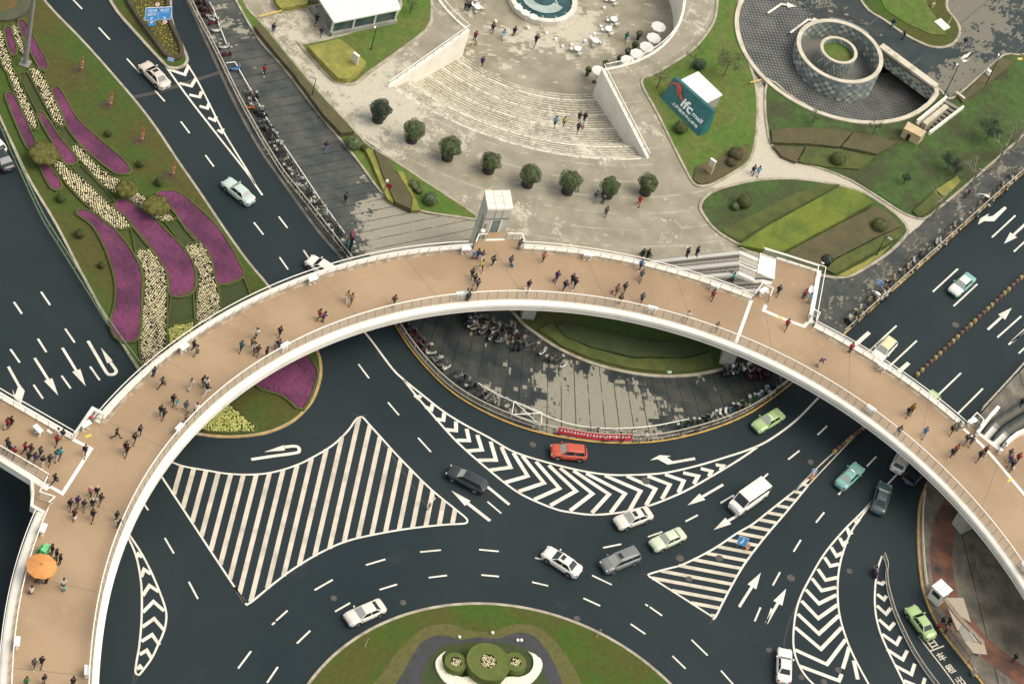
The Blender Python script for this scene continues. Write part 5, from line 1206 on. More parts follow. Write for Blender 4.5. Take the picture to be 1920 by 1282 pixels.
for px, lb in (([(835, 1222), (828, 1232), (831, 1248), (842, 1262), (860, 1270), (880, 1270), (900, 1274), (925, 1279), (905, 1290), (870, 1290), (840, 1284), (824, 1268), (816, 1250), (819, 1235)], 'white crescent flower bed left of the drum topiaries'),
               ([(989, 1222), (998, 1232), (999, 1250), (990, 1264), (972, 1271), (955, 1270), (935, 1279), (955, 1290), (985, 1287), (1005, 1272), (1016, 1252), (1011, 1235)], 'white crescent flower bed right of the drum topiaries')):
    P = ccw(cr(W2(px, GB), 3, True)); t = thing_abs('flower_bed', lb, 'flower bed', (*P[0], GB)); sheet('soil', P, GB + .05, SOIL, parent=t)
    bm = bmesh.new(); fill(bm, [P], GB + .28); wall_loop(bm, P, GB, GB + .28)
    for _ in range(3):
        e_ = [e for e in bm.edges if e.calc_length() > .45]
        if e_: bmesh.ops.subdivide_edges(bm, edges=e_, cuts=1)
        bmesh.ops.triangulate(bm, faces=bm.faces)
    for v in bm.verts:
        if v.co.z > GB + .2: v.co.z += rnd.uniform(-.08, .05)
    o = mesh_obj('flowers', bm, mat('white_flowers', (.82, .76, .60), .8, (.62, .58, .40), 4.0, .5, .75, fine=.15, s2=9), t); o['kind'] = 'stuff'
for i, (x, y) in enumerate(((861, 1195), (923, 1187), (970, 1201), (977, 1201))):
    c = W(x, y, GB); bm = bmesh.new(); add_lathe(bm, (c.x, c.y, GB), [(.16, 0), (.2, .12), (.17, .28), (.05, .34)], 12)
    tag(mesh_obj('garden_spotlight', bm, STEELW), 'small round white garden light in the planting bands of the roundabout', 'garden light', 'garden lights on the roundabout')
for (x, y, lb) in ((684, 1212, 'thin white marker post leaning on the roundabout lawn'), (1118, 1195, 'thin pale post at the roundabout kerb')):
    c = W(x, y, GB); t = thing('marker_post', lb, 'post', (c.x, c.y, GB)); bm = bmesh.new(); add_tube(bm, [(0, 0, 0), (.1, .05, 1.5)], .03); mesh_obj('pole', bm, STEELW, t); bm = bmesh.new(); add_box(bm, (.12, .05, 1.5), (.3, .1, .3)); mesh_obj('head', bm, STEELG, t)

# plaza trees in round planters
crowns = []
for v in range(3):
    rr_ = random.Random(40 + v); bm = bmesh.new(); core(bm, (0, 0, 2.15), 1.05, 1.05, .95)
    leafy(bm, (0, 0, 2.15), 1.5, 1.5, 1.3, 4200, .085, rr_, .60, .13)
    me = bpy.data.meshes.new('crown'); bm.to_mesh(me); bm.free(); me.materials.append(LEAF1); crowns.append(me)
bm = bmesh.new(); add_tube(bm, [(0, 0, .2), (.02, .03, .9), (0, 0, 1.9)], [.10, .08, .05], 8)
for k in range(5): add_tube(bm, [(0, 0, 1.2), (.55 * math.cos(k * 1.26), .55 * math.sin(k * 1.26), 2.0)], [.04, .015], 5)
TRK = bpy.data.meshes.new('trunk'); bm.to_mesh(TRK); bm.free(); TRK.materials.append(BARK)
bm = bmesh.new(); add_lathe(bm, (0, 0, 0), [(.80, -.01), (.80, .42), (.68, .44), (.66, .36)], 28); PLT = bpy.data.meshes.new('planter'); bm.to_mesh(PLT); bm.free(); PLT.materials.append(mat('dark_planter', (.028, .022, .020), .6, (.04, .032, .026), 2))
pos_l = ['darkest and leftmost in the curved row', 'second from the left in the curved row', 'third from the left in the curved row', 'fourth from the left, nearest above the lift tower', 'fifth from the left in the curved row', 'sixth from the left in the curved row', 'seventh from the left, with people standing below it', 'last on the right, beside the person in red']
def leaf_obj(name, me, parent, m=None):
    o = bpy.data.objects.new(name, me); COL.objects.link(o); o.parent = parent
    if m is not None:
        o.material_slots[0].link = 'OBJECT'; o.material_slots[0].material = m
    return o
for i, (x, y) in enumerate(((708, 226), (771, 264), (838, 297), (915, 321), (988, 347), (1063, 360), (1138, 367), (1209, 362))):
    c = W(x, y, PAVZ); t = thing('planter_tree', 'round crowned tree in a dark planter, ' + pos_l[i], 'tree', (c.x, c.y, PAVZ + .01), i * 1.1, 'potted trees across the plaza')
    s_ = (1.0, 1.0, 1.04, .92, .98, 1.02, .90, .92)[i]
    o = leaf_obj('crown', crowns[i % 3], t, LEAF2 if i == 0 else None); o.scale = (s_, s_, s_)
    leaf_obj('trunk', TRK, t); leaf_obj('planter', PLT, t)
# small potted topiary in the sunken court
for i, (x, y) in enumerate(((1199, 69), (1191, 89), (1178, 101), (1163, 115), (1136, 124), (1104, 136))):
    t = ball((x, y - 5), .48, 'small potted green ball in the sunken court, ' + ['nearest the top umbrella', 'second from the top umbrella', 'third from the top umbrella', 'fourth from the top umbrella', 'peeking over the end of the curved wall', 'standing alone left of the wing wall corner'][i], LEAF1, FLOORZ + .75, name='potted_topiary', cat='potted plant', group='potted green balls along the cafe court')
    for ch in t.children:
        if ch.name.startswith('stem'): ch.scale.z = 1
    bm = bmesh.new(); add_tube(bm, [(0, 0, -.4), (0, 0, .1)], .04); mesh_obj('trunk', bm, BARK, t)
    bm = bmesh.new(); add_lathe(bm, (0, 0, -.75), [(.2, 0), (.28, .4), (.24, .4)], 14); mesh_obj('pot', bm, mat('dark_pot', (.03, .028, .025), .5), t)
# bushes in the lawns
for (x, y, r, f, lb, m) in ((1650, 421, 1.15, .8, 'large round bush at the road end of the eye-shaped bed', LEAF3), (1397, 377, 1.05, .85, 'round bush at the left end of the eye-shaped bed', LEAF3), (1379, 386, .6, .8, 'small bush beside the round one at the left end of the eye-shaped bed', LEAF1), (1552, 486, .8, .8, 'dark bush beside two small white lights near the escalator landing', LEAF2),
                          (1572, 297, 1.1, .8, 'round bush in the olive hedge patch by the path', LEAF3), (1278, 238, 1.0, .8, 'round bush directly below the teal sign', LEAF3), (1381, 286, 1.1, .7, 'larger brownish bush in the bed at the foot of the sign lawn', HEDGE_B), (1372, 303, .75, .7, 'smaller brownish bush in the bed at the foot of the sign lawn', HEDGE_B), (1312, 119, .95, .7, 'dark bush left of the sign lawn trees', LEAF2),
                          (663, 265, 1.15, .7, 'boxy rounded green shrub at the end of the long brown hedge', LEAF1), (683, 277, .45, .8, 'small yellowish shrub next to the boxy rounded one', LEAF3), (777, 345, .8, .7, 'low green shrub beside the yellow hedge strip near the plaza', LEAF1), (808, 371, 1.0, .75, 'round green shrub in the pointed verge lawn near the lift tower', LEAF1), (787, 356, .55, .7, 'small green shrub between two larger ones in the verge lawn', LEAF1)):
    ball((x, y), r, lb, m, PAVZ + .16, f, 'bush')
# loose leafy trees on the lawns
def loose_tree(px, h, r, lab, m, n=900, dens=.35, leaf=.09, base=PAVZ + .14, bare=False, name='young_tree', group=None):
    c = W(*px, base); t = thing(name, lab, 'tree', (c.x, c.y, base), 0, group); rr_ = random.Random(int(px[0] * 3 + px[1]))
    bm = bmesh.new(); bk = 1.7 if bare else 1.0; add_tube(bm, [(0, 0, -.05), (.05, .03, h * .35), (0, .02, h * .62)], [.09 * bk, .07 * bk, .045 * bk], 7); tips = []
    def grow(p, d, L_, rad, lvl):
        q = p + d * L_; md = p.lerp(q, .5) + Vector((rr_.uniform(-.1, .1), rr_.uniform(-.1, .1), 0)) * L_
        add_tube(bm, [p, md, q], [rad, rad * .8, rad * .55], 5)
        tips.append(q)
        if lvl > 0:
            for _ in range(3 if not bare else 3):
                nd = (d + Vector((rr_.uniform(-.8, .8), rr_.uniform(-.8, .8), rr_.uniform(-.15, .5)))).normalized(); grow(q, nd, L_ * rr_.uniform(.55, .8), rad * .6, lvl - 1)
    for k in range(5):
        a = k * 1.26 + rr_.random(); grow(Vector((0, 0, h * rr_.uniform(.35, .6))), Vector((math.cos(a), math.sin(a), rr_.uniform(.35, .8))).normalized(), r * .55, .05 * bk, 2 if bare else 1)
    mesh_obj('trunk', bm, BAREBARK if bare else BARK, t)
    if not bare:
        bm = bmesh.new()
        for q in tips: leafy(bm, q, r * .45, r * .45, r * .4, n // len(tips), leaf, rr_, .2)
        leafy(bm, (0, 0, h * .72), r, r, h * .3, n // 3, leaf, rr_, .3)
        mesh_obj('crown', bm, m, t)
loose_tree((1848, 262), 3.4, 1.7, 'dark leafy tree in the middle of the corner lawn', LEAF2, 1500); loose_tree((1775, 318), 3.0, 1.3, 'dark leafy tree in the lower part of the corner lawn', LEAF2, 900); loose_tree((1789, 328), 2.4, .9, 'small dark tree touching the low planting of the corner lawn', LEAF2, 500)
loose_tree((1634, 256), 3.6, 1.3, 'thin young tree growing from the brown hedge south of the ramp', LEAF1, 260); loose_tree((1523, 230), 2.4, .9, 'thin young tree on the strip between ramp kerb and brown hedge', LEAF1, 200); loose_tree((1694, 344), 2.2, .7, 'small dark sapling in the low planting above the curved path', LEAF2, 300)
loose_tree((1231, 166), 4.4, 1.5, 'sparse pale tree at the tip of the sign lawn', LEAF1, 220); loose_tree((1294, 130), 4.6, 1.7, 'sparse pale tree behind the sign lawn near the curved walkway', LEAF1, 260); loose_tree((1357, 142), 4.6, 1.9, 'broad green tree behind the white box of the sign', LEAF1, 1100); loose_tree((768, 25), 2.6, 1.0, 'small thin tree right of the white pavilion roof', LEAF3, 160)
for x, y, lb in ((1752, 402, 'first leafless tree along the road, nearest the tip of the corner lawn'), (1822, 345, 'leafless tree beside the upper street lamp'), (1873, 300, 'leafless tree on the roadside pavement near the right edge'), (1905, 268, 'leafless tree cut by the right edge of the pavement'), (1640, 548, 'leafless tree standing over the blue sign by the road'), (1700, 490, 'leafless tree over parked bikes between the two street lamps')):
    loose_tree((x, y), 5.0, 2.3, lb, None, base=PAVZ, bare=True, name='bare_tree', group='leafless street trees by the right road')
ball((1212, 478), .95, 'low green bush by the escalator foot behind the bridge railing', LEAF1, PAVZ, .6, 'bush')
# ================================================================ VEHICLES
def paint(name, c, rough=.28, metal=0.0):
    return mat('car_paint_' + name, c, rough, tuple(x * .9 for x in c), 1.2, .3, .7, obj=True, metal=metal, coat=.5)
CGLASS = mat('car_glass', (.018, .024, .026), .06)
CGLASS_GLARE = mat('sky_glare_glass', (.34, .35, .31), .12)  # sky reflection painted as pale grey into windscreens and some rear windows
CHROME = mat('alloy', (.42, .41, .38), .35, metal=.7)
LAMPW = mat('lamp_lens', (.75, .75, .70), .15)
LAMPR = mat('tail_lens', (.24, .012, .012), .25)
PLATE = mat('number_plate', (.06, .16, .42), .5)
TRIM = mat('dark_trim', (.02, .022, .024), .5)
CARS = {
 'sedan': dict(L=4.75, W=1.82, H=1.46, zb=.93, hood=.84, tail=1.00, fb=1.12, rf=.38, rr=-.92, rb=-1.62, wr=.60, wx=1.40, wr_=.325),
 'taxi': dict(L=4.60, W=1.72, H=1.44, zb=.92, hood=.86, tail=.97, fb=.95, rf=.34, rr=-.90, rb=-1.42, wr=.60, wx=1.32, wr_=.31),
 'hatch': dict(L=4.25, W=1.80, H=1.58, zb=.98, hood=.90, tail=.98, fb=1.05, rf=.42, rr=-1.62, rb=-1.98, wr=.62, wx=1.28, wr_=.33),
 'wagon': dict(L=4.80, W=1.84, H=1.50, zb=.95, hood=.85, tail=.95, fb=1.15, rf=.42, rr=-1.72, rb=-2.22, wr=.60, wx=1.40, wr_=.33),
 'mpv': dict(L=4.85, W=1.86, H=1.72, zb=1.05, hood=.95, tail=1.05, fb=1.45, rf=.62, rr=-2.02, rb=-2.30, wr=.68, wx=1.42, wr_=.33),
 'van': dict(L=5.5, W=1.98, H=2.25, zb=1.25, hood=1.12, tail=1.25, fb=2.05, rf=1.38, rr=-2.55, rb=-2.68, wr=.82, wx=1.70, wr_=.35)}
def car(kind, front, rear, m, label, cat='car', roof_sign=False, sunroof=False, light_screen=True, roof_m=None, group='vehicles on the roads', hood_m=None):
    k = CARS[kind]; L_, Wd, H = k['L'], k['W'] / 2, k['H']
    a, b = W(*front, .6), W(*rear, .6); c = (a + b) / 2; t = thing({'van': 'minibus', 'taxi': 'taxi'}.get(kind, 'car'), label, cat, (c.x, c.y, .013), heading(rear, front, .6), group)
    t.scale = (1.08, 1.08, 1.06)
    xs = [-L_ / 2 + L_ * q for q in (0, .012, .035, .08, .14, .2, .28, .36, .45, .55, .64, .72, .80, .87, .93, .965, .988, 1)]
    def topz(x):
        if x < k['rb']:
            u = (x + L_ / 2) / max(.05, k['rb'] + L_ / 2); return k['tail'] - .03 - (.30 * (1 - min(1, u * 2.4)) ** 2 if u < .42 else 0) + .03 * u
        if x > k['fb']:
            u = (x - k['fb']) / (L_ / 2 - k['fb']); return k['zb'] + .03 - (k['zb'] + .03 - k['hood']) * u - .34 * max(0, (u - .80) / .2) ** 1.6
        return k['zb']
    def wid(x):
        u = abs(x) / (L_ / 2); s_ = 1 - .035 * u * u; e = max(0, (u - .82) / .18); return Wd * s_ * math.sqrt(max(0.02, 1 - .52 * e ** 2.6))
    bm = bmesh.new(); rows = []
    for x in xs:
        w_, tz = wid(x), topz(x); lo_ = .20 + .10 * max(0, (abs(x) / (L_ / 2) - .85) / .15)
        half = [(w_ * .93, lo_), (w_, .42), (w_ * 1.0, .62 if tz > .7 else tz * .8), (w_ * .965, tz - .07), (w_ * .86, tz), (w_ * .45, tz + .022), (0, tz + .03)]
        rows.append([bm.verts.new((x, y, z)) for y, z in half] + [bm.verts.new((x, -y, z)) for y, z in half[-2::-1]])
    for p, q in zip(rows, rows[1:]):
        for j in range(len(p) - 1): bm.faces.new((p[j], q[j], q[j + 1], p[j + 1]))
        bm.faces.new((p[-1], q[-1], q[0], p[0]))
    bm.faces.new(rows[0][::-1]); bm.faces.new(rows[-1]); fixn(bm)
    if hood_m:
        for f in bm.faces: f.material_index = 1 if (f.calc_center_median().x > k['fb'] and f.normal.z > .5) else 0
    mesh_obj('body', bm, [m, hood_m] if hood_m else m, t, True)
    # cabin shell
    wb = Wd * .90; B4 = {(s, e): Vector((k['fb'] if e else k['rb'], s * wb * (.96 if e else .93), k['zb'] + .0)) for s in (1, -1) for e in (1, 0)}
    T4 = {(s, e): Vector((k['rf'] if e else k['rr'], s * k['wr'] * Wd / .9 * .98, H - .07)) for s in (1, -1) for e in (1, 0)}
    bm = bmesh.new(); vb = {q: bm.verts.new(v) for q, v in B4.items()}; vt = {q: bm.verts.new(v) for q, v in T4.items()}
    for q0, q1 in (((1, 1), (-1, 1)), ((-1, 1), (-1, 0)), ((-1, 0), (1, 0)), ((1, 0), (1, 1))): bm.faces.new((vb[q0], vb[q1], vt[q1], vt[q0]))
    rws = []
    for i in range(6):
        u = i / 5; r_ = []
        for j in range(7):
            v = j / 6; p = T4[(1, 0)].lerp(T4[(1, 1)], u).lerp(T4[(-1, 0)].lerp(T4[(-1, 1)], u), v); cr_ = (1 - (2 * v - 1) ** 4) * (1 - .6 * abs(2 * u - 1) ** 3)
            r_.append(bm.verts.new((p.x, p.y, p.z + .07 * cr_)))
        rws.append(r_)
    for p, q in zip(rws, rws[1:]):
        for j in range(6): bm.faces.new((p[j], q[j], q[j + 1], p[j + 1])).material_index = 1
    bmesh.ops.remove_doubles(bm, verts=bm.verts, dist=.002); fixn(bm); mesh_obj('cabin', bm, [m, roof_m or m], t)
    def pane(name, c4, u0, u1, v0, v1, mm):
        """window inset in a cabin face given by corners (bottom-left, bottom-right, top-right, top-left)"""
        nrm = (c4[1] - c4[0]).cross(c4[3] - c4[0]).normalized(); mid = sum(c4, Vector()) / 4
        if (mid - Vector((0, 0, .9))).dot(nrm) < 0: nrm = -nrm
        def at(u, v): return c4[0].lerp(c4[1], u).lerp(c4[3].lerp(c4[2], u), v) + nrm * .012
        b2 = bmesh.new(); V = [b2.verts.new(at(u, v)) for u, v in ((u0, v0), (u1, v0), (u1, v1), (u0, v1))]; V2 = [b2.verts.new(at(u, v) - nrm * .03) for u, v in ((u0, v0), (u1, v0), (u1, v1), (u0, v1))]
        b2.faces.new(V)
        for i in range(4): b2.faces.new((V[i], V2[i], V2[(i + 1) % 4], V[(i + 1) % 4]))
        fixn(b2); mesh_obj(name, b2, mm, t)
    pane('windscreen', [B4[(1, 1)], B4[(-1, 1)], T4[(-1, 1)], T4[(1, 1)]], .06, .94, .06, .95, CGLASS_GLARE if light_screen else CGLASS)
    pane('rear_window', [B4[(1, 0)], B4[(-1, 0)], T4[(-1, 0)], T4[(1, 0)]], .08, .92, .10, .92, CGLASS if light_screen != 2 else CGLASS_GLARE)
    for s in (1, -1):
        c4 = [B4[(s, 0)], B4[(s, 1)], T4[(s, 1)], T4[(s, 0)]]
        for u0, u1 in (((.05, .47), (.51, .95)) if kind not in ('van', 'mpv') else ((.03, .32), (.35, .64), (.67, .96))): pane('side_window', c4, u0, u1, .10, .90, CGLASS)
    for sx in (1, -1):
        for sy in (1, -1):
            b2 = bmesh.new(); add_wheel(b2, (sx * k['wx'], sy * (Wd - .09), k['wr_']), k['wr_'], .22, 20); wo = mesh_obj('wheel', b2, BLACK, t)
            b2 = bmesh.new(); add_wheel(b2, (sx * k['wx'], sy * (Wd + .018), k['wr_']), k['wr_'] * .64, .012, 14); mesh_obj('rim', b2, CHROME, wo)
        b2 = bmesh.new()
        for sy in (1, -1): pass
        b2.free()
    for sx in (1, -1):
        for sy in (1, -1):
            b2 = bmesh.new(); add_wheel(b2, (sx * k['wx'], sy * (Wd - .09), k['wr_'] + .05), k['wr_'] + .075, .186, 20); mesh_obj('wheel_arch', b2, TRIM, t)
    zl = topz(L_ / 2 * .955)
    for sy in (1, -1):
        b2 = bmesh.new(); add_box(b2, (L_ / 2 - .20, sy * Wd * .66, zl - .06), (.30, Wd * .36, .13), sy * -.30); mesh_obj('headlight', b2, LAMPW, t)
        b2 = bmesh.new(); add_box(b2, (-L_ / 2 + .13, sy * Wd * .70, k['tail'] - .22), (.20, Wd * .30, .13), sy * .30); mesh_obj('tail_light', b2, LAMPR, t)
        b2 = bmesh.new(); add_box(b2, (k['fb'] - .22, sy * (Wd + .07), k['zb'] + .08), (.14, .20, .14)); mesh_obj('wing_mirror', b2, m, t)
    b2 = bmesh.new(); add_box(b2, (-L_ / 2 - .012, 0, .62), (.03, .44, .14)); mesh_obj('number_plate', b2, PLATE, t)
    b2 = bmesh.new(); add_box(b2, (L_ / 2 - .02, 0, .46), (.06, Wd * 1.1, .16)); mesh_obj('grille', b2, TRIM, t)
    if sunroof:
        b2 = bmesh.new(); add_box(b2, (k['rf'] - .38, 0, H - .012), (.46, .72, .03)); mesh_obj('sunroof', b2, CGLASS, t)
    if roof_sign:
        b2 = bmesh.new(); add_box(b2, (.1, 0, H + .09), (.22, .62, .16), 0, 0, .85); mesh_obj('roof_sign', b2, LAMPW, t)
    return t
P_ = paint
MINT = P_('mint', (.50, .60, .52)); PGREEN = P_('leaf_green', (.36, .50, .20)); PALEG = P_('pale_green', (.58, .64, .44)); TEALP = P_('teal', (.20, .42, .36)); WHT = P_('white', (.80, .76, .66)); SILV = P_('silver', (.72, .66, .56)); CHAMP = P_('champagne', (.62, .54, .43)); BLK = P_('black', (.018, .024, .025)); DKG = P_('dark_green_grey', (.05, .085, .078)); GREYP = P_('grey', (.17, .175, .165)); REDC = P_('red', (.50, .075, .03)); YEL = P_('cream_yellow', (.74, .66, .36)); NAVY = P_('navy', (.012, .018, .024))
car('sedan', (266, 118), (314, 166), CHAMP, 'champagne sedan with dark sunroof driving past the median island tip', sunroof=True, light_screen=False)
car('taxi', (420, 337), (474, 382), MINT, 'pale mint taxi on the upper left road', 'taxi', light_screen=2, roof_sign=False)
car('hatch', (577, 486), (632, 521), WHT, 'white hatchback half hidden behind the upper left edge of the footbridge', light_screen=False)
car('hatch', (-34, 248), (2, 286), WHT, 'white car cut off by the left edge above a black car', light_screen=False)
car('sedan', (-16, 272), (16, 316), BLK, 'black car cut off by the left edge below a white car')
car('wagon', (839, 880), (912, 917), BLK, 'black estate car beside the chevron crescent', sunroof=True)
car('hatch', (1033, 845), (1099, 851), REDC, 'red hatchback below the red banner')
car('taxi', (1412, 806), (1469, 772), PGREEN, 'green taxi near the kerb under the right part of the footbridge', 'taxi', roof_sign=True, light_screen=2)
car('van', (1366, 962), (1440, 910), WHT, 'white minibus above the striped triangle', 'minibus', light_screen=False)
car('sedan', (1149, 985), (1226, 958), SILV, 'silver sedan touching the lower line of the chevron crescent', sunroof=True)
car('taxi', (1217, 1027), (1287, 996), PALEG, 'pale green taxi between the silver sedan and the grey people carrier', 'taxi', light_screen=True)
car('sedan', (1019, 1031), (1088, 1076), WHT, 'white sedan with open dark sunroof in the middle of the roundabout lanes', sunroof=True, light_screen=False)
car('mpv', (1129, 1065), (1196, 1038), GREYP, 'dark grey people carrier with sunroof below the pale green taxi', sunroof=True)
car('sedan', (648, 1164), (721, 1133), SILV, 'pale silver sedan next to the roundabout kerb')
car('taxi', (1617, 869), (1569, 917), TEALP, 'teal taxi beside the block barrier under the footbridge', 'taxi', roof_sign=True, light_screen=2)
car('sedan', (1660, 908), (1645, 960), DKG, 'dark green sedan with red tail lights at the tip of the right crescent')
car('mpv', (1703, 840), (1683, 878), WHT, 'cream people carrier half hidden under the right side of the footbridge')
car('sedan', (1737, 866), (1700, 905), NAVY, 'near black sedan in the shade under the right side of the footbridge')
car('hatch', (1634, 681), (1680, 632), WHT, 'white car with pale yellow roof on the right road', 'taxi', roof_m=YEL, light_screen=2)
car('taxi', (1781, 554), (1826, 514), TEALP, 'white topped teal taxi far up the right road', 'taxi', roof_m=WHT, light_screen=2, hood_m=WHT)
car('hatch', (1722, 772), (1752, 742), PGREEN, 'green car peeking out behind the right outer railing')
car('taxi', (1471, 1212), (1469, 1284), WHT, 'white saloon at the bottom beside the right crescent', light_screen=False)
car('taxi', (1704, 1136), (1748, 1198), PGREEN, 'green taxi waiting in the painted taxi bay', 'taxi', light_screen=False)
# bicycles and scooters
bm = bmesh.new()
def add_ring(bm, c, r, t_, n=16):
    rows = []
    for k in range(n):
        a = 2 * math.pi * k / n; d = Vector((math.cos(a), 0, math.sin(a))); rows.append([bm.verts.new(Vector(c) + d * (r + t_ * q[0]) + Vector((0, t_ * q[1], 0))) for q in ((1, 0), (0, 1), (-1, 0), (0, -1))])
    for i in range(n):
        p, q = rows[i], rows[(i + 1) % n]
        for j in range(4): bm.faces.new((p[j], q[j], q[(j + 1) % 4], p[(j + 1) % 4]))
add_ring(bm, (0, 0, .34), .31, .035)
for k in range(6):
    a = k * math.pi / 6; add_tube(bm, [(-.3 * math.cos(a), 0, .34 - .3 * math.sin(a)), (.3 * math.cos(a), 0, .34 + .3 * math.sin(a))], .008, 3)
WH = bpy.data.meshes.new('wheel'); bm.to_mesh(WH); bm.free(); WH.materials.append(DARK)
bm = bmesh.new()
for p, q in (((-.52, 0, .34), (-.1, 0, .34)), ((-.1, 0, .34), (-.22, 0, .82)), ((-.22, 0, .80), (.38, 0, .82)), ((-.1, 0, .34), (.40, 0, .70)), ((-.52, 0, .34), (-.2, 0, .74)), ((.54, 0, .34), (.36, 0, .98)), ((.30, -.28, 1.0), (.30, .28, 1.0)), ((-.70, 0, .72), (-.40, 0, .74))): add_tube(bm, [p, q], .028, 5)
FRM = bpy.data.meshes.new('frame'); bm.to_mesh(FRM); bm.free(); FRM.materials.append(STEELG)
bm = bmesh.new(); add_box(bm, (-.26, 0, .90), (.28, .18, .07), 0, 0, .8); SDL = bpy.data.meshes.new('saddle'); bm.to_mesh(SDL); bm.free(); SDL.materials.append(DARK)
bm = bmesh.new(); add_box(bm, (.56, 0, .86), (.28, .34, .22), 0, 0, 1.15); BSK = bpy.data.meshes.new('basket'); bm.to_mesh(BSK); bm.free(); BSK.materials.append(mat('wire_basket', (.30, .29, .26), .6))
bm = bmesh.new()
rows = []
for x, w_, z0, z1 in ((-.78, .08, .50, .62), (-.6, .17, .40, .74), (-.2, .18, .30, .72), (.0, .17, .24, .40), (.25, .16, .24, .36), (.40, .17, .26, .80), (.52, .15, .40, .98), (.62, .06, .55, .90)):
    rows.append([bm.verts.new((x, y, z)) for y, z in ((w_, z0), (w_, z1), (-w_, z1), (-w_, z0))])
for p, q in zip(rows, rows[1:]):
    for j in range(4): bm.faces.new((p[j], q[j], q[(j + 1) % 4], p[(j + 1) % 4]))
bm.faces.new(rows[0]); bm.faces.new(rows[-1][::-1]); fixn(bm)
SCB = bpy.data.meshes.new('body'); bm.to_mesh(SCB); bm.free(); SCB.materials.append(STEELW)
bm = bmesh.new(); add_box(bm, (-.35, 0, .78), (.62, .26, .10), 0, 0, .85); SCS = bpy.data.meshes.new('seat'); bm.to_mesh(SCS); bm.free(); SCS.materials.append(DARK)
bm = bmesh.new(); add_wheel(bm, (0, 0, .23), .23, .10, 14); SCW = bpy.data.meshes.new('tyre'); bm.to_mesh(SCW); bm.free(); SCW.materials.append(BLACK)
bm = bmesh.new(); add_tube(bm, [(.44, -.32, 1.02), (.50, 0, 1.0), (.44, .32, 1.02)], .03, 5); add_tube(bm, [(.56, 0, .4), (.48, 0, 1.0)], .03, 5); SCH = bpy.data.meshes.new('handlebar'); bm.to_mesh(SCH); bm.free(); SCH.materials.append(STEELG)
BC = {'black': DARK, 'grey': mat('bike_grey', (.16, .155, .14), .5), 'silver': mat('bike_silver', (.45, .43, .38), .35), 'white': mat('bike_white', (.70, .67, .58), .4), 'red': mat('bike_red', (.34, .035, .03), .4), 'maroon': mat('bike_maroon', (.10, .015, .025), .4), 'blue': mat('bike_blue', (.10, .26, .46), .4), 'green': mat('bike_green', (.10, .22, .06), .4), 'tan': mat('bike_tan', (.36, .28, .17), .5), 'orange': mat('bike_orange', (.55, .17, .03), .5), 'yellow': mat('bike_yellow', (.60, .42, .06), .5)}
def two_wheeler(kind, p, rz, colr, where, group):
    z = PAVZ + .005
    if kind == 'b':
        t = thing('bicycle', f'{colr} bicycle parked {where}', 'bicycle', (p.x, p.y, z), rz, group)
        for x in (-.52, .54):
            o = leaf_obj('wheel', WH, t); o.location = (x, 0, 0)
        leaf_obj('frame', FRM, t, BC[colr]); leaf_obj('saddle', SDL, t)
        if rnd.random() < .4: leaf_obj('basket', BSK, t)
        t.rotation_euler[0] = rnd.uniform(-.14, .14)
    else:
        t = thing('scooter', f'{colr} motor scooter parked {where}', 'scooter', (p.x, p.y, z), rz, group)
        leaf_obj('body', SCB, t, BC[colr]); leaf_obj('seat', SCS, t); leaf_obj('handlebar', SCH, t)
        for x in (-.55, .56):
            o = leaf_obj('wheel', SCW, t); o.location = (x, 0, 0)
        t.rotation_euler[0] = rnd.uniform(-.08, .08)
def rack(px, n, kinds, cols, where, group, tilt=1.25, jit=.25):
    P = resample(cr(W2(px, PAVZ), 5), .05); 
    for i in range(n):
        k = min(len(P) - 2, int((i + .5 + rnd.uniform(-.2, .2)) / n * (len(P) - 1))); d = (P[k + 1] - P[k]).normalized()
        rz = math.atan2(d.y, d.x) + tilt + rnd.uniform(-.35, .35) + (math.pi if rnd.random() < .3 else 0)
        q = P[k] + Vector((rnd.uniform(-jit, jit), rnd.uniform(-jit, jit)))
        two_wheeler(rnd.choice(kinds), q, rz, rnd.choice(cols), where, group)
mixd = ['black', 'black', 'grey', 'grey', 'silver', 'white', 'black', 'tan']
rack([(368, -6), (386, 22), (402, 50)], 11, 's', ['maroon', 'red', 'white', 'black', 'silver', 'maroon'], 'in the tight bunch at the top of the left railing', 'scooters bunched at the top of the left railing')
for x, y, c_, wh in ((406, 61, 'white', 'apart from the rest below the scooter bunch on the left pavement'), (420, 92, 'white', 'with a white cover above the corner of the painted parking line'), (424, 106, 'maroon', 'beside a small orange load by the left railing'), (441, 133, 'blue', 'under a blue rain cover on the left pavement'), (475, 186, 'black', 'by the start of the long bicycle row'), (472, 205, 'orange', 'with an orange box and orange umbrella in the long left row')):
    two_wheeler('s', W(x, y, PAVZ), heading((x, y), (x + 16, y - 2)), c_, wh, None)
rack([(466, 172), (480, 205), (494, 232), (505, 252)], 12, 'sb', ['black', 'black', 'grey', 'maroon', 'silver'], 'in the upper part of the long row on the left pavement', 'two wheelers in the long left row')
rack([(503, 248), (530, 300), (560, 345), (590, 385), (616, 420), (640, 452), (662, 478)], 62, 'bbbbs', mixd, 'in the packed lower part of the long left row', 'two wheelers in the long left row')
rack([(752, 607), (775, 632), (800, 660)], 9, 's', ['maroon', 'black', 'black', 'maroon'], 'by the picket fence in the bridge shadow', 'scooters at the picket fence in the bridge shadow')
rack([(795, 650), (830, 690), (868, 718), (905, 742), (960, 768)], 17, 'bs', ['black', 'white', 'silver', 'grey', 'black'], 'along the left curve of the picket fence', 'two wheelers along the left curve of the picket fence')
rack([(1100, 815), (1160, 822), (1220, 819)], 9, 'b', mixd, 'between the red banner and the white pipe rail', 'bicycles behind the red banner')
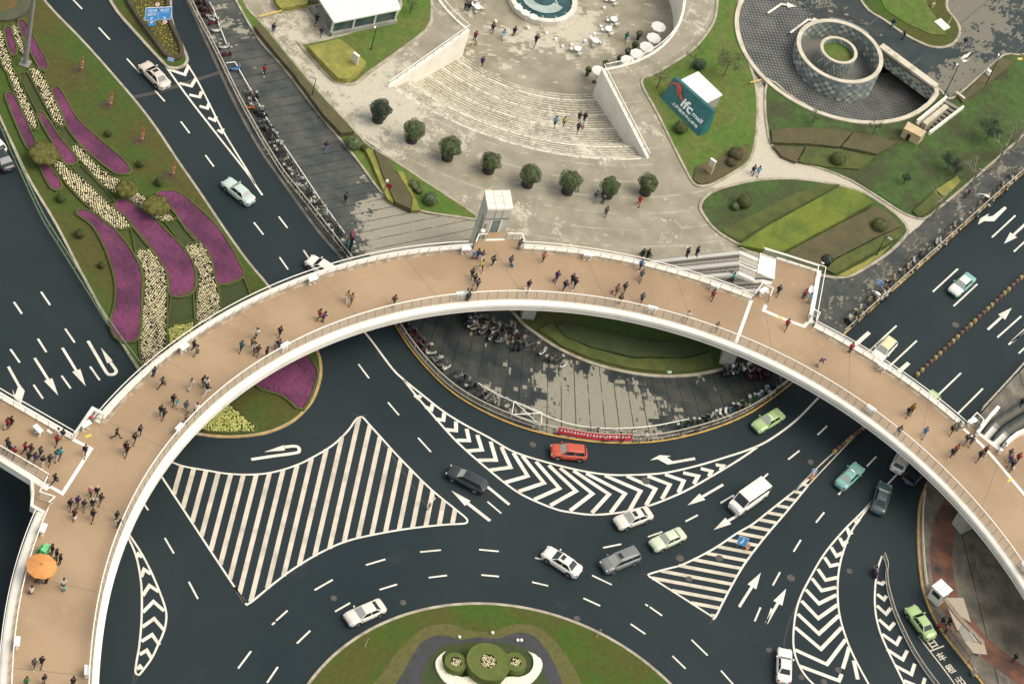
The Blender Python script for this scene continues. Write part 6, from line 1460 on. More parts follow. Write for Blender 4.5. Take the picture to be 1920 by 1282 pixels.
rack([(1268, 808), (1310, 796), (1360, 778), (1400, 760), (1440, 738), (1466, 718)], 34, 'bbbs', ['black', 'grey', 'silver', 'green', 'tan', 'blue', 'black', 'white'], 'along the right curve of the picket fence', 'two wheelers along the right curve of the picket fence')
for k in range(44):
    u, v = rnd.random(), rnd.random(); x = 862 + u * 120 + v * 10; y = 588 + u * 44 + v * 34 - (1 - u) * 6
    two_wheeler(rnd.choice('ssb'), W(x, y, PAVZ), heading((0, 0), (1, -.55)) + rnd.uniform(-.4, .4), rnd.choice(['black', 'black', 'grey', 'silver', 'white', 'tan', 'maroon']), 'in the crowded cluster under the middle of the footbridge', 'two wheelers crowded under the middle of the footbridge')
rack([(985, 648), (1010, 660), (1045, 678), (1062, 690)], 7, 'bs', ['black', 'silver', 'white', 'grey'], 'along the kerb of the green bed under the footbridge', 'two wheelers along the kerb of the green bed')
rack([(1350, 702), (1380, 696), (1412, 690), (1442, 684)], 14, 'sb', ['black', 'grey', 'silver', 'white', 'tan'], 'beside the right concrete pier', 'two wheelers beside the right pier')
rack([(1402, 712), (1425, 705), (1452, 694)], 6, 's', ['black', 'maroon'], 'in the shade right of the concrete pier', 'two wheelers beside the right pier')
rack([(1588, 610), (1610, 590), (1640, 565), (1668, 540)], 26, 'sb', ['black', 'black', 'grey', 'silver', 'white', 'yellow'], 'on the roadside pavement nearest the footbridge', 'two wheelers on the roadside pavement')
rack([(1668, 538), (1720, 492), (1780, 440), (1850, 382), (1915, 318)], 34, 'bbs', ['tan', 'tan', 'grey', 'black', 'silver'], 'on the upper roadside pavement under the leafless trees', 'two wheelers on the upper roadside pavement')
two_wheeler('s', W(1812, 368, PAVZ), heading((0, 0), (1, -.6)), 'maroon', 'alone among tan bicycles on the upper roadside pavement', None)
# ================================================================ PEOPLE
def skin_mesh(name, V, E, Rr, root=0, sub=1):
    me = bpy.data.meshes.new(name); me.from_pydata([Vector(v) for v in V], E, []); o = bpy.data.objects.new(name, me); COL.objects.link(o)
    md = o.modifiers.new('skin', 'SKIN'); md.use_smooth_shade = True
    if sub:
        s_ = o.modifiers.new('sub', 'SUBSURF'); s_.levels = sub; s_.render_levels = sub
    for i, r in enumerate(Rr): me.skin_vertices[0].data[i].radius = r if isinstance(r, tuple) else (r, r)
    me.skin_vertices[0].data[root].use_root = True
    dg = bpy.context.evaluated_depsgraph_get(); dg.update(); out = bpy.data.meshes.new_from_object(o.evaluated_get(dg)); out.name = name
    bpy.data.objects.remove(o); bpy.data.meshes.remove(me)
    return out
SKIN = mat('skin', (.50, .32, .22), .6); HAIR = mat('black_hair', (.012, .010, .010), .5)
def pose(nm):
    """joints of one stance, walking towards +x; y is left"""
    J = dict(hip=(0, 0, .93), waist=(.01, 0, 1.10), chest=(.02, 0, 1.30), neck=(.04, 0, 1.47), head=(.07, 0, 1.62), top=(.07, 0, 1.74))
    if nm == 'walk': legs = dict(L=((.20, .10, .52), (.34, .11, .09), (.50, .11, .03)), Rg=((.03, -.10, .50), (-.36, -.10, .14), (-.24, -.10, .03))); arms = dict(L=((-.13, .27, 1.17), (-.06, .28, .93)), Rg=((.05, -.27, 1.15), (.26, -.25, 1.02)))
    elif nm == 'stride': legs = dict(L=((.26, .10, .56), (.50, .11, .10), (.66, .11, .06)), Rg=((-.06, -.10, .50), (-.54, -.10, .20), (-.46, -.10, .05))); arms = dict(L=((-.20, .26, 1.18), (-.22, .28, .95)), Rg=((.10, -.27, 1.16), (.36, -.24, 1.10)))
    elif nm == 'stand': legs = dict(L=((.02, .10, .50), (0, .11, .08), (.16, .13, .03)), Rg=((.03, -.10, .50), (.01, -.11, .08), (.17, -.13, .03))); arms = dict(L=((-.02, .27, 1.15), (.10, .24, .94)), Rg=((-.02, -.27, 1.15), (.12, -.23, .96)))
    elif nm == 'phone': legs = dict(L=((.02, .11, .50), (.03, .13, .08), (.19, .15, .03)), Rg=((.05, -.10, .50), (-.04, -.11, .08), (.12, -.13, .03))); arms = dict(L=((.02, .26, 1.15), (.28, .10, 1.24)), Rg=((.02, -.26, 1.15), (.28, -.08, 1.24)))
    elif nm == 'bend':
        J.update(waist=(.12, 0, 1.06), chest=(.32, 0, 1.16), neck=(.46, 0, 1.20), head=(.58, 0, 1.20), top=(.68, 0, 1.24))
        legs = dict(L=((.10, .10, .50), (-.02, .11, .08), (.14, .12, .03)), Rg=((.08, -.10, .50), (-.06, -.11, .08), (.10, -.12, .03))); arms = dict(L=((.40, .25, .90), (.52, .20, .68)), Rg=((.40, -.25, .90), (.50, -.20, .66)))
    elif nm == 'lean':
        J.update(waist=(.04, 0, 1.09), chest=(.13, 0, 1.27), neck=(.20, 0, 1.42), head=(.26, 0, 1.55), top=(.28, 0, 1.67))
        legs = dict(L=((.04, .10, .50), (-.10, .11, .08), (.06, .12, .03)), Rg=((.06, -.10, .50), (-.04, -.11, .08), (.12, -.12, .03))); arms = dict(L=((.28, .26, 1.08), (.46, .22, 1.12)), Rg=((.28, -.26, 1.08), (.46, -.22, 1.12)))
    else:  # crouch
        J.update(hip=(-.12, 0, .42), waist=(-.06, 0, .58), chest=(.06, 0, .76), neck=(.14, 0, .90), head=(.20, 0, 1.03), top=(.22, 0, 1.15))
        legs = dict(L=((.28, .14, .50), (.06, .14, .09), (.24, .16, .03)), Rg=((.26, -.14, .46), (.02, -.14, .09), (.20, -.16, .03))); arms = dict(L=((.14, .26, .58), (.36, .16, .55)), Rg=((.14, -.26, .58), (.36, -.14, .52)))
    return J, legs, arms
def build_pose(nm, slim=1.0, skirt=False):
    J, legs, arms = pose(nm); V, E, Rr = [], [], []
    def add(p, r, par=None):
        V.append(Vector(p)); Rr.append(r); i = len(V) - 1
        if par is not None: E.append((par, i))
        return i
    # body: one continuous skinned figure with head, hands and fingers
    h = add(J['hip'], (.13, .11)); wv = add(J['waist'], .115, h); c = add(J['chest'], (.13, .12), wv); n = add(J['neck'], .055, c); hd = add(J['head'], (.085, .095), n); tp = add(J['top'], .06, hd)
    nose = add(Vector(J['head']) + Vector((.10, 0, -.01)), .016, hd)
    for sd, s_ in (('L', 1), ('Rg', -1)):
        k, a, t_ = legs[sd]; hj = add(Vector(J['hip']) + Vector((0, s_ * .09, -.05)), .085, h); kk = add(k, .06, hj); aa = add(a, .042, kk); add(t_, .038, aa)
        e, w_ = arms[sd]; sh = add(Vector(J['chest']) + Vector((.0, s_ * .17, .10)), .055, c); ee = add(e, .042, sh); ww = add(w_, .030, ee)
        d = (Vector(w_) - Vector(e)).normalized(); side = Vector((0, -s_, 0)); pm = add(Vector(w_) + d * .06, (.036, .022), ww)
        for f in range(4):
            o_ = side.cross(d).normalized() * (f - 1.5) * .020; L_ = (.075, .09, .085, .065)[f]
            f1 = add(Vector(w_) + d * .10 + o_, .0095, pm); f2 = add(Vector(w_) + d * (.10 + L_ * .6) + o_ + side * .012, .0085, f1); add(Vector(w_) + d * (.10 + L_) + o_ + side * .035, .007, f2)
        th = add(Vector(w_) + d * .05 + side * .045 + Vector((.01, 0, 0)), .010, pm); add(Vector(w_) + d * .09 + side * .06, .008, th)
    body = skin_mesh('person', V, E, Rr)
    # jacket
    V, E, Rr = [], [], []
    lowh = Vector(J['hip']) + Vector((0, 0, -.10 if not skirt else -.30))
    r0 = add(J['waist'], (.175 * slim, .15 * slim)); add(lowh, (.19 * slim, .165 * slim) if not skirt else (.22, .19), r0); c = add(J['chest'], (.185 * slim, .15 * slim), r0); add(Vector(J['chest']).lerp(Vector(J['neck']), .85), .085, c)
    for sd, s_ in (('L', 1), ('Rg', -1)):
        e, w_ = arms[sd]; sh = add(Vector(J['chest']) + Vector((.0, s_ * .19, .09)), .085 * slim, c); ee = add(e, .070 * slim, sh); add(Vector(e).lerp(Vector(w_), .92), .052, ee)
    coat = skin_mesh('coat', V, E, Rr)
    V, E, Rr = [], [], []
    r0 = add(Vector(J['hip']) + Vector((0, 0, .02)), (.16, .14))
    for sd, s_ in (('L', 1), ('Rg', -1)):
        k, a, t_ = legs[sd]; hj = add(Vector(J['hip']) + Vector((0, s_ * .095, -.07)), .115, r0); kk = add(k, .080, hj); add(Vector(k).lerp(Vector(a), .9), .060, kk)
    trous = skin_mesh('trousers', V, E, Rr)
    V, E, Rr = [], [], []
    d = (Vector(J['top']) - Vector(J['head'])).normalized(); b_ = Vector(J['head']) - Vector((.035, 0, 0)); r0 = add(b_ + d * .03, .105); add(b_ + d * .12, .075, r0); add(b_ - d * .06 - Vector((.02, 0, 0)), .075, r0)
    hair = skin_mesh('hair', V, E, Rr)
    bm = bmesh.new()
    for sd in ('L', 'Rg'):
        k, a, t_ = legs[sd]; m_ = (Vector(a) * .45 + Vector(t_) * .55); dd = (Vector(t_) - Vector(a)); add_box(bm, (m_.x, m_.y, max(.05, m_.z)), (.27, .11, .09), 0, 0, .8)
    shoes = bpy.data.meshes.new('shoes'); bm.to_mesh(shoes); bm.free()
    for me_, mm in ((body, SKIN), (coat, DARK), (trous, DARK), (hair, HAIR), (shoes, BLACK)):
        me_.materials.clear(); me_.materials.append(mm)
    return body, coat, trous, hair, shoes
POSES = {k: build_pose(k) for k in ('walk', 'stride', 'stand', 'phone', 'bend', 'lean', 'crouch')}
POSES['long'] = build_pose('walk', 1.0, True)
CL = {'black': (.012, .013, .016), 'navy': (.018, .024, .050), 'grey': (.12, .125, .13), 'dark grey': (.045, .048, .052), 'red': (.42, .035, .03), 'dark red': (.12, .015, .02), 'maroon': (.10, .018, .028), 'pink': (.62, .20, .20), 'cream': (.62, .55, .42), 'beige': (.45, .35, .23), 'tan': (.33, .22, .12), 'brown': (.10, .055, .03), 'white': (.78, .74, .66), 'teal': (.02, .18, .18), 'turquoise': (.12, .50, .50), 'blue': (.08, .20, .42), 'light blue': (.22, .50, .68), 'yellow': (.62, .52, .10), 'mustard': (.32, .22, .03), 'orange': (.62, .15, .05), 'green': (.02, .28, .06), 'purple': (.07, .035, .14), 'olive': (.06, .065, .04), 'magenta': (.22, .02, .10)}
CLM = {k: mat('cloth_' + k.replace(' ', '_'), v, .85, tuple(x * .75 for x in v), 3.0, fine=.15, obj=True) for k, v in CL.items()}
PT = {'w': 'walk', 'r': 'stride', 's': 'stand', 'p': 'phone', 'b': 'bend', 'l': 'lean', 'c': 'crouch', 'k': 'long'}
PV = {'walk': 'walking', 'stride': 'striding', 'stand': 'standing', 'phone': 'looking at something in both hands', 'bend': 'bending over', 'lean': 'leaning forward', 'crouch': 'crouching', 'long': 'walking in a long coat'}
def person(x, y, z, coat, leg, ps, dr, where, child=False, hair=None):
    p = W(x, y, z); ps = PT[ps]; a = heading((x, y), (x + math.cos(R(dr)) * 20, y - math.sin(R(dr)) * 20), z)
    lab = f"{'child' if child else 'person'} in {coat}, {PV[ps]} {where}"
    b, c, t, h, s_ = POSES[ps]
    o = bpy.data.objects.new('person', b); COL.objects.link(o); o.location = (p.x, p.y, z + .008); o.rotation_euler = (0, 0, a)
    k = (.70 if child else 1.0) * rnd.uniform(1.02, 1.10); o.scale = (k, k, k)
    tag(o, lab, 'person', 'people on the footbridge' if z == DZ else 'people on the ground')
    leaf_obj('coat', c, o, CLM[coat]); leaf_obj('trousers', t, o, CLM[leg]); leaf_obj('shoes', s_, o, CLM['white'] if rnd.random() < .25 else CLM['black'])
    leaf_obj('hair', h, o, hair)
    return o
HATW = CLM['cream']
A = DZ
# x, y (feet), coat, legs, pose, screen direction in degrees, where
BRIDGE = """63 1251 grey navy w 250 at the bottom left, left one of a pair in step
77 1247 black black w 250 at the bottom left, right one of a pair in step
48 1286 green navy w 80 at the very bottom of the left deck
81 1281 black grey s 300 at the bottom edge, second from the left railing
135 1287 black black s 90 at the bottom edge near the right white bin
58 1112 cream black c 90 at the railing just below the orange parasol
117 1103 white black w 80 with a turquoise bag, right of the orange parasol
86 1094 black black s 120 half under the lower rim of the orange parasol
68 1092 tan brown s 90 under the lower left rim of the orange parasol
78 1095 grey grey s 90 between two others under the lower rim of the parasol
97 1038 black black s 200 at the food stall beside the green box
105 1047 navy black s 200 second in the queue at the food stall
112 1056 black black s 200 last in the queue at the food stall
104 1066 mustard black s 180 touching the right rim of the orange parasol
102 906 black black r 200 alone inside the white line of the left side deck
168 930 pink black w 260 and a pale hat, ahead of the dark group on the left
180 929 black black w 260 beside the one with the pale hat
188 943 dark_grey grey w 230 at the right of the dark group on the left
130 953 black navy w 260 leftmost of the dark group on the left
144 947 purple black w 260 second from the left of the dark group
156 954 navy grey w 260 third from the left of the dark group
172 952 black navy w 260 and a straw hat amid the dark group
138 971 maroon black w 250 with a white bag, lowest left of the dark group
173 973 black black r 250 lowest right of the dark group
217 975 black black s 300 near the inner railing, upper of two in black
221 988 dark_grey black l 310 at the inner railing, lower of two in black
13 801 red black w 210 carrying a white parcel at the far left edge
20 799 black black w 210 next to the red one at the far left edge
13 839 olive black w 210 at the lower railing of the side deck, upper of three
17 849 navy grey w 200 at the lower railing of the side deck, middle of three
26 855 red black w 230 and a purple hat at the side deck railing
46 847 red black w 200 leading the crowd on the left side deck
57 851 dark_red grey w 220 behind the red leader on the side deck
53 864 black navy w 220 with a pale bag in the side deck crowd
65 867 purple grey w 220 in the middle of the side deck crowd
75 855 grey navy w 220 at the upper side of the side deck crowd
79 873 black cream w 250 with pale trousers in the side deck crowd
92 869 dark_grey navy w 250 at the right end of the side deck crowd
105 861 teal cream w 240 with cream trousers beside the turquoise one
112 857 turquoise navy w 240 on the left side deck
106 833 red black w 230 just below the upper side deck railing
116 823 navy cream s 60 at the corner where the side deck railing turns
109 822 white white l 130 over the upper railing of the side deck
158 852 black black r 260 across the white line corner of the side deck
217 821 black black r 350 below the yellow floor mark on the left
261 815 black navy w 100 right of the yellow floor mark, upper of two
251 829 black black r 70 right of the yellow floor mark, lower of two
234 846 maroon black w 250 left one of a close pair on the left bend
237 851 black black r 240 right one of a close pair on the left bend
287 706 navy navy s 120 at the outer railing above the tulip beds
303 725 grey black r 200 alone near the outer railing of the left bend
356 728 cream cream r 45 in pale clothes on the left bend
380 723 black black w 70 behind the white one on the left bend
385 727 white black w 60 between two dark ones on the left bend
387 738 navy white r 210 with white trousers on the left bend
323 757 black black k 260 beside a turquoise child
347 770 grey grey k 250 right of the turquoise child
348 791 tan black p 240 at the left bend's inner railing
365 776 white black l 60 at the inner railing of the left bend
300 778 black grey w 230 left one of a pair on the left bend
306 783 dark_grey navy w 230 right one of a pair on the left bend
362 656 black black w 200 behind the white bin on the left outer railing
368 665 beige grey w 200 in front of the white bin on the left outer railing
451 657 teal navy w 230 alone on the left half
479 634 white brown r 230 with long brown hair, upper left half
472 651 tan black s 250 with a dark bag in the small group left of centre
476 661 cream black w 250 in the small group left of centre
482 664 brown brown w 250 at the right of the small group left of centre
498 669 black black s 0 stretching one arm near the inner railing
523 630 black black w 60 with a backpack in the left half
521 655 navy navy k 70 by the inner railing bin left of centre
597 598 red dark_red w 20 pushing along with a companion left of centre
604 603 purple maroon l 30 beside the red one left of centre
649 565 yellow white w 70 walking with a companion in beige
657 569 beige brown r 60 with a companion in yellow
737 572 maroon grey r 60 at the inner railing near the road edge below
886 483 blue light_blue b 300 by the bin left of the lift
893 486 navy navy s 100 by the bin left of the lift
902 488 purple white w 80 in front of the lift lobby, upper left
901 506 yellow black r 110 in front of the lift lobby
922 498 dark_grey black r 30 in front of the lift lobby, centre
955 498 grey navy w 60 with a bag in front of the lift lobby, right
883 521 navy navy w 60 upper left of three walking in a line
888 531 navy dark_grey w 60 middle of three walking in a line
893 541 grey navy r 60 lower right of three walking in a line
872 560 white navy w 80 in the tight group by the inner railing centre
879 559 navy navy w 90 right side of the tight group by the inner railing
875 566 dark_grey black s 90 half behind the inner railing below the tight group
989 542 navy black r 250 carrying white bags near the inner railing
971 467 dark_grey grey l 40 over the corner railing right of the lift
1017 490 pink black r 230 right of the lift lobby
1042 526 purple purple k 240 with a bag right of centre
1057 544 navy navy r 210 small figure right of centre
1076 539 black navy r 230 right one of a pair right of centre
1071 531 navy navy w 230 left one of a pair right of centre
1199 505 blue black w 230 at the outer railing above the plaza escalators
1200 524 grey grey r 250 with a yellow bag near the outer railing
1169 547 navy navy r 60 ahead of two others right of centre
1154 551 tan brown w 60 between the pink one and the navy one
1144 560 pink white l 230 at the inner railing right of centre
1160 570 brown grey s 90 behind the inner railing glass right of centre
1201 567 grey black r 240 alone near the inner railing right of centre
1286 600 white navy r 240 with a dark skirt near the inner railing
1341 621 tan black r 240 near the inner railing before the white joint
1334 561 red black k 70 beside the bin before the white joint
1457 552 navy navy k 240 on the escalator landing deck
1505 559 red navy l 20 left of the blue one on the landing deck
1515 568 light_blue beige s 30 at the landing deck railing
1473 615 red black r 240 over the white line of the landing deck
1592 661 red black s 80 against the outer railing at the right
1532 686 purple cream b 0 alone on the right half
1700 779 black black w 240 beside a mustard companion on the right half
1707 774 mustard black w 240 behind a dark companion on the right half
1731 817 blue blue r 240 in a long blue hood on the right half
1782 812 black black r 60 by the outer railing near the right branch
1793 807 grey grey l 80 at the outer railing near the right branch
1809 831 black grey r 40 left one of a pair at the white line
1818 834 grey grey w 230 right one of a pair at the white line
1782 856 black black r 220 with an orange companion
1790 849 orange black w 50 with a dark companion
1834 861 black black r 220 below the maroon one at the white line
1844 852 maroon black w 60 stepping over the white line
1877 847 white grey s 60 beside the landing plate of the right branch
1890 858 grey grey r 220 at the upper left of the right branch group
1905 866 red navy w 230 at the right of the right branch group
1894 879 black black w 240 with a white bag in the right branch group
1890 870 purple grey w 230 in the middle of the right branch group
1682 816 navy navy w 60 right behind the inner railing of the right half"""
for ln in BRIDGE.split('\n'):
    f = ln.split(' ', 6)
    person(float(f[0]), float(f[1]), A, f[2].replace('_', ' '), f[3].replace('_', ' '), f[4], float(f[5]), f[6], hair=HATW if ('pale hat' in f[6] or 'straw hat' in f[6]) else (CLM['purple'] if 'purple hat' in f[6] else None))
person(331, 762, A, 'turquoise', 'white', 'w', 250, 'on the left bend', True)
person(515, 652, A, 'white', 'grey', 'w', 70, 'next to a navy adult by the inner railing', True)
G0 = PAVZ + .008
zc = PAVZ - 3.0
GROUND = f"""511 62 {G0} navy grey w 250 on the pale forecourt beside the brown hedge
592 44 {G0} black black r 230 left of the white pavilion, upper of two
601 69 {G0} navy grey r 240 left of the white pavilion, lower of two
494 140 {G0} red black w 260 with a white pack on the banded pavement
474 199 {G0} black grey s 200 among parked scooters on the banded pavement
609 283 {G0} maroon blue w 260 with a pink pack on the banded pavement
646 380 {G0} navy black k 70 alone low on the banded pavement
902 124 {FLOORZ + .7} purple black w 260 at the top of the curved steps
889 76 {FLOORZ} magenta black s 60 by the end of the left wing wall
922 61 {FLOORZ} navy navy w 80 in the court left of the glass ring
942 73 {FLOORZ} light_blue white w 70 in the court left of the glass ring
871 21 {FLOORZ} navy navy s 60 left one of two by the white tables
877 22 {FLOORZ} black navy s 60 right one of two by the white tables
962 68 {FLOORZ} navy navy s 90 just left below the glass ring
1003 83 {FLOORZ} black navy r 240 directly below the glass ring
1172 77 {FLOORZ} teal teal k 250 between white tables and umbrellas
1039 236 {-1.75} light_blue navy w 240 on the steps, leftmost of the step walkers
1055 236 {-1.75} yellow navy w 250 on the steps
1084 227 {-2.0} navy black w 240 on the steps, left of the upper pair
1094 228 {-2.0} black black w 240 on the steps, right of the upper pair
1082 247 {-1.55} dark_grey navy w 240 on the steps beside a pink child
1115 376 {G0} navy blue r 70 left of the planter with people below it
1129 382 {G0} dark_grey navy p 90 right under the seventh planter
1134 405 {G0} grey navy w 70 in the open plaza below the seventh planter
1197 384 {G0} red red k 260 at the foot of the last planter
1410 327 {G0} navy navy w 80 left one of two on the pale path
1419 329 {G0} light_blue blue w 80 right one of two on the pale path
1671 52 {PAVZ + .02} navy teal w 240 at the kerb of the drive island, upper one
1692 74 {PAVZ + .02} black navy l 200 at the kerb of the drive island, lower one
1806 86 {PAVZ + .02} navy grey w 240 on the hotel drive right of the island
1763 1172 {G0} black black s 200 first in the queue at the taxi shelter
1776 1172 {G0} navy black s 200 second in the queue at the taxi shelter
1756 1182 {G0} red black s 200 at the kerb beside the waiting green taxi
1772 1186 {G0} pink black s 200 in the queue under the taxi shelter edge
1899 1240 {G0} black black s 200 alone on the reddish paving at the lower right"""
for ln in GROUND.split('\n'):
    f = ln.split(' ', 7)
    person(float(f[0]), float(f[1]), float(f[2]), f[3].replace('_', ' '), f[4].replace('_', ' '), f[5], float(f[6]), f[7])
person(1090, 248, -1.55, 'pink', 'white', 'w', 250, 'on the steps holding hands with an adult', True)
for (x, y, z, c, l, lb) in ((1286, 482, 4.0, 'navy', 'black', 'riding the upper escalator, lower of the two'), (1304, 480, 4.6, 'navy', 'navy', 'riding the upper escalator, higher of the two'), (1202, 484, 1.2, 'navy', 'navy', 'at the foot of the upper escalator, left one'), (1212, 485, 1.5, 'black', 'black', 'at the foot of the upper escalator, right one'), (1354, 523, 4.2, 'tan', 'brown', 'on the brown stairway, lowest of the group'), (1360, 524, 4.5, 'white', 'grey', 'on the brown stairway beside the navy one'), (1366, 526, 4.7, 'navy', 'navy', 'on the brown stairway, middle of the group'), (1371, 529, 4.9, 'turquoise', 'black', 'on the brown stairway, topmost of the group'), (1911, 762, 4.4, 'black', 'navy', 'riding the left dark escalator at the right edge'), (1917, 757, 4.1, 'dark grey', 'grey', 'riding lower on the left dark escalator at the right edge')):
    person(x, y, z, c, l, 's', 20, lb)
# carried bags
def bag(x, y, z, m, lab, s_=.38):
    p = W(x, y, z + .5); bm = bmesh.new(); add_box(bm, (0, 0, 0), (s_, .16, s_ * 1.05), 0, 0, .9); add_tube(bm, [(-.09, 0, s_ * .5), (-.06, 0, s_ * .8), (.06, 0, s_ * .8), (.09, 0, s_ * .5)], .014, 5)
    o = mesh_obj('shopping_bag', bm, m); o.location = (p.x, p.y, z + .34); o.rotation_euler = (0, 0, rnd.uniform(0, 3)); return tag(o, lab, 'bag')
bag(985, 540, A, CLM['white'], 'white shopping bag on the left side of the navy walker near the inner railing'); bag(993, 541, A, CLM['white'], 'white shopping bag on the right side of the navy walker near the inner railing')
bag(121, 1102, A, CLM['turquoise'], 'turquoise bag carried beside the orange parasol'); bag(1901, 876, A, CLM['white'], 'white bag held in the right branch group'); bag(141, 969, A, CLM['white'], 'white bag held at the lower left of the dark group'); bag(1204, 521, A, CLM['yellow'], 'yellow shoulder bag near the outer railing above the escalators', .32)
bag(10, 799, A, CLM['cream'], 'pale parcel carried at the far left edge'); bag(961, 496, A, CLM['blue'], 'blue grey bag carried in front of the lift lobby'); bag(1039, 524, A, CLM['purple'], 'purple bag carried right of centre', .3)
# motorcyclist by the hatch
t = thing('delivery_scooter', 'dark scooter with box stopped by the guard fence hatch', 'scooter', W(1640, 1076).to_tuple(), heading((1640, 1080), (1636, 1060)))
leaf_obj('body', SCB, t, BC['maroon']); leaf_obj('seat', SCS, t); leaf_obj('handlebar', SCH, t)
for x in (-.55, .56):
    o = leaf_obj('wheel', SCW, t); o.location = (x, 0, 0)
person(1640, 1074, .25, 'purple', 'black', 'c', 100, 'on the scooter beside the guard fence')
# ================================================================ FENCES, SIGNS, STREET FURNITURE
def fence(label, px, z=PAVZ, h=1.05, sp_=1.9, m=None, pm=None, pick=.14, name='picket_fence', group=None, n=5, limit=100, panel=None):
    P = cr(W2(px, z), n) if n > 1 else W2(px, z); t = thing_abs(name, label, 'fence', (*P[len(P) // 2], z), group); m = m or RAILC
    ribbon('top_rail', P, box_prof(-.04, .04, z + h - .07, z + h), m, parent=t); ribbon('bottom_rail', P, box_prof(-.035, .035, z + .12, z + .18), m, parent=t)
    if pick:
        bm = bmesh.new()
        for p in resample(P, pick): add_box(bm, (p.x, p.y, z + h / 2 + .03), (.035, .035, h - .22))
        mesh_obj('pickets', bm, pm or m, t)
    if panel: ribbon('panel', P, [(0, z + .2), (0, z + h - .1)], panel, parent=t, loop=False)
    rail_posts(t, P, z, h + .06, sp_, .05, m, 0.0, limit=limit)
    return t
fence('long cream fence between the left road and the bicycle row', [(344, -30), (352, -4), (374, 42), (392, 76), (416, 124), (446, 186), (482, 252), (506, 292), (532, 332), (566, 374), (602, 420), (632, 458), (660, 494), (700, 552)], m=RAILC, pick=.45, sp_=2.0)
ribbon_l = thing_abs('parking_rail', 'low white pipe rail edging the bicycle row on the left pavement', 'rail', W(478, 185, PAVZ))
ribbon('pipe', cr(W2([(392, 8), (400, 22), (412, 55), (424, 86)], PAVZ), 3), box_prof(-.05, .05, PAVZ + .3, PAVZ + .4), STEELW, parent=ribbon_l)
ribbon('pipe', cr(W2([(423, 122), (440, 120), (452, 142), (476, 184), (500, 226), (522, 262), (560, 318), (600, 378), (645, 440)], PAVZ), 1), box_prof(-.05, .05, PAVZ + .3, PAVZ + .4), STEELW, parent=ribbon_l)
for q in resample(W2([(440, 120), (476, 184), (522, 262), (600, 378), (645, 440)], PAVZ), 3.0):
    b = bmesh.new(); add_tube(b, [(q.x, q.y, PAVZ), (q.x, q.y, PAVZ + .35)], .035, 5); mesh_obj('post', b, STEELW, ribbon_l)
fence('cream picket fence along the left curve of the lobe pavement', [(741, 604), (762, 636), (795, 678), (835, 718), (880, 750), (940, 779), (1000, 800), (1043, 811)], pm=mat('grey_picket', (.32, .30, .25), .6), sp_=2.3)
fence('cream picket fence along the right curve of the lobe pavement', [(1185, 825), (1240, 821), (1300, 808), (1360, 789), (1410, 766), (1450, 739), (1486, 709)], sp_=2.3, pick=.2)
fence('cream fence between the right road and the roadside pavement', [(1581, 627), (1670, 546), (1775, 452), (1840, 393), (1925, 318)], sp_=2.2, pick=0, n=3)
fence('green mesh fence along the left edge of the flower island', [(-20, 200), (0, 238), (18, 280), (35, 318), (77, 408), (110, 462), (137, 505), (170, 558), (197, 602), (230, 650), (264, 694)], z=GZ, h=1.25, m=mat('green_fence', (.20, .27, .14), .6), sp_=2.4, pick=0, panel=glass('fence_mesh', (.22, .30, .16), .22), name='mesh_fence')
fence('low grey guard fence beside the lower right hatch', [(1655, 1044), (1661, 1062), (1660, 1080), (1662, 1102), (1668, 1126), (1676, 1152), (1690, 1184), (1706, 1216), (1722, 1242), (1740, 1268), (1765, 1300)], z=0, h=.95, m=mat('pale_guard', (.42, .38, .30), .6), sp_=2.2, pick=0, name='guard_fence', panel=glass('guard_mesh', (.5, .45, .36), .35))
fence('pale fence on the far kerb of the right road near the escalators', [(1838, 772), (1876, 731), (1930, 672)], sp_=2.4, pick=0, n=2)
fence('thin rail along the inner kerb of the corner pavement', [(1733, 925), (1729, 960), (1729, 1010), (1732, 1060), (1737, 1100)], h=.6, sp_=2.0, pick=0, m=RAILC)
# white pipe gate and rail behind the red banner
t = thing_abs('barrier_gate', 'white cross braced pipe gate left of the red banner', 'gate', W(985, 780, PAVZ)); 
a, b, c_, d_ = W(958, 782, PAVZ), W(1012, 803, PAVZ), W(1015, 779, PAVZ), W(962, 757, PAVZ)
for nm, p, q in (('frame', a, b), ('frame', b, c_), ('frame', c_, d_), ('frame', d_, a), ('brace', a, c_), ('brace', d_, b)):
    bm = bmesh.new(); add_tube(bm, [(p.x, p.y, PAVZ + .55), (q.x, q.y, PAVZ + .55)], .06, 6); mesh_obj(nm, bm, STEELW, t)
for p in (a, b, c_, d_):
    bm = bmesh.new(); add_tube(bm, [(p.x, p.y, PAVZ), (p.x, p.y, PAVZ + .58)], .05, 6); mesh_obj('post', bm, STEELW, t)
t = thing_abs('parking_rail', 'long white pipe rail above the red banner on the lobe pavement', 'rail', W(1120, 806, PAVZ))
P = cr(W2([(895, 722), (935, 745), (962, 757), (1015, 780), (1065, 798), (1120, 806), (1180, 806), (1230, 801), (1290, 789)], PAVZ), 4); ribbon('pipe', P, box_prof(-.05, .05, PAVZ + .38, PAVZ + .48), STEELW, parent=t)
rail_posts(t, P, PAVZ, .42, 3.2, .04, STEELW)
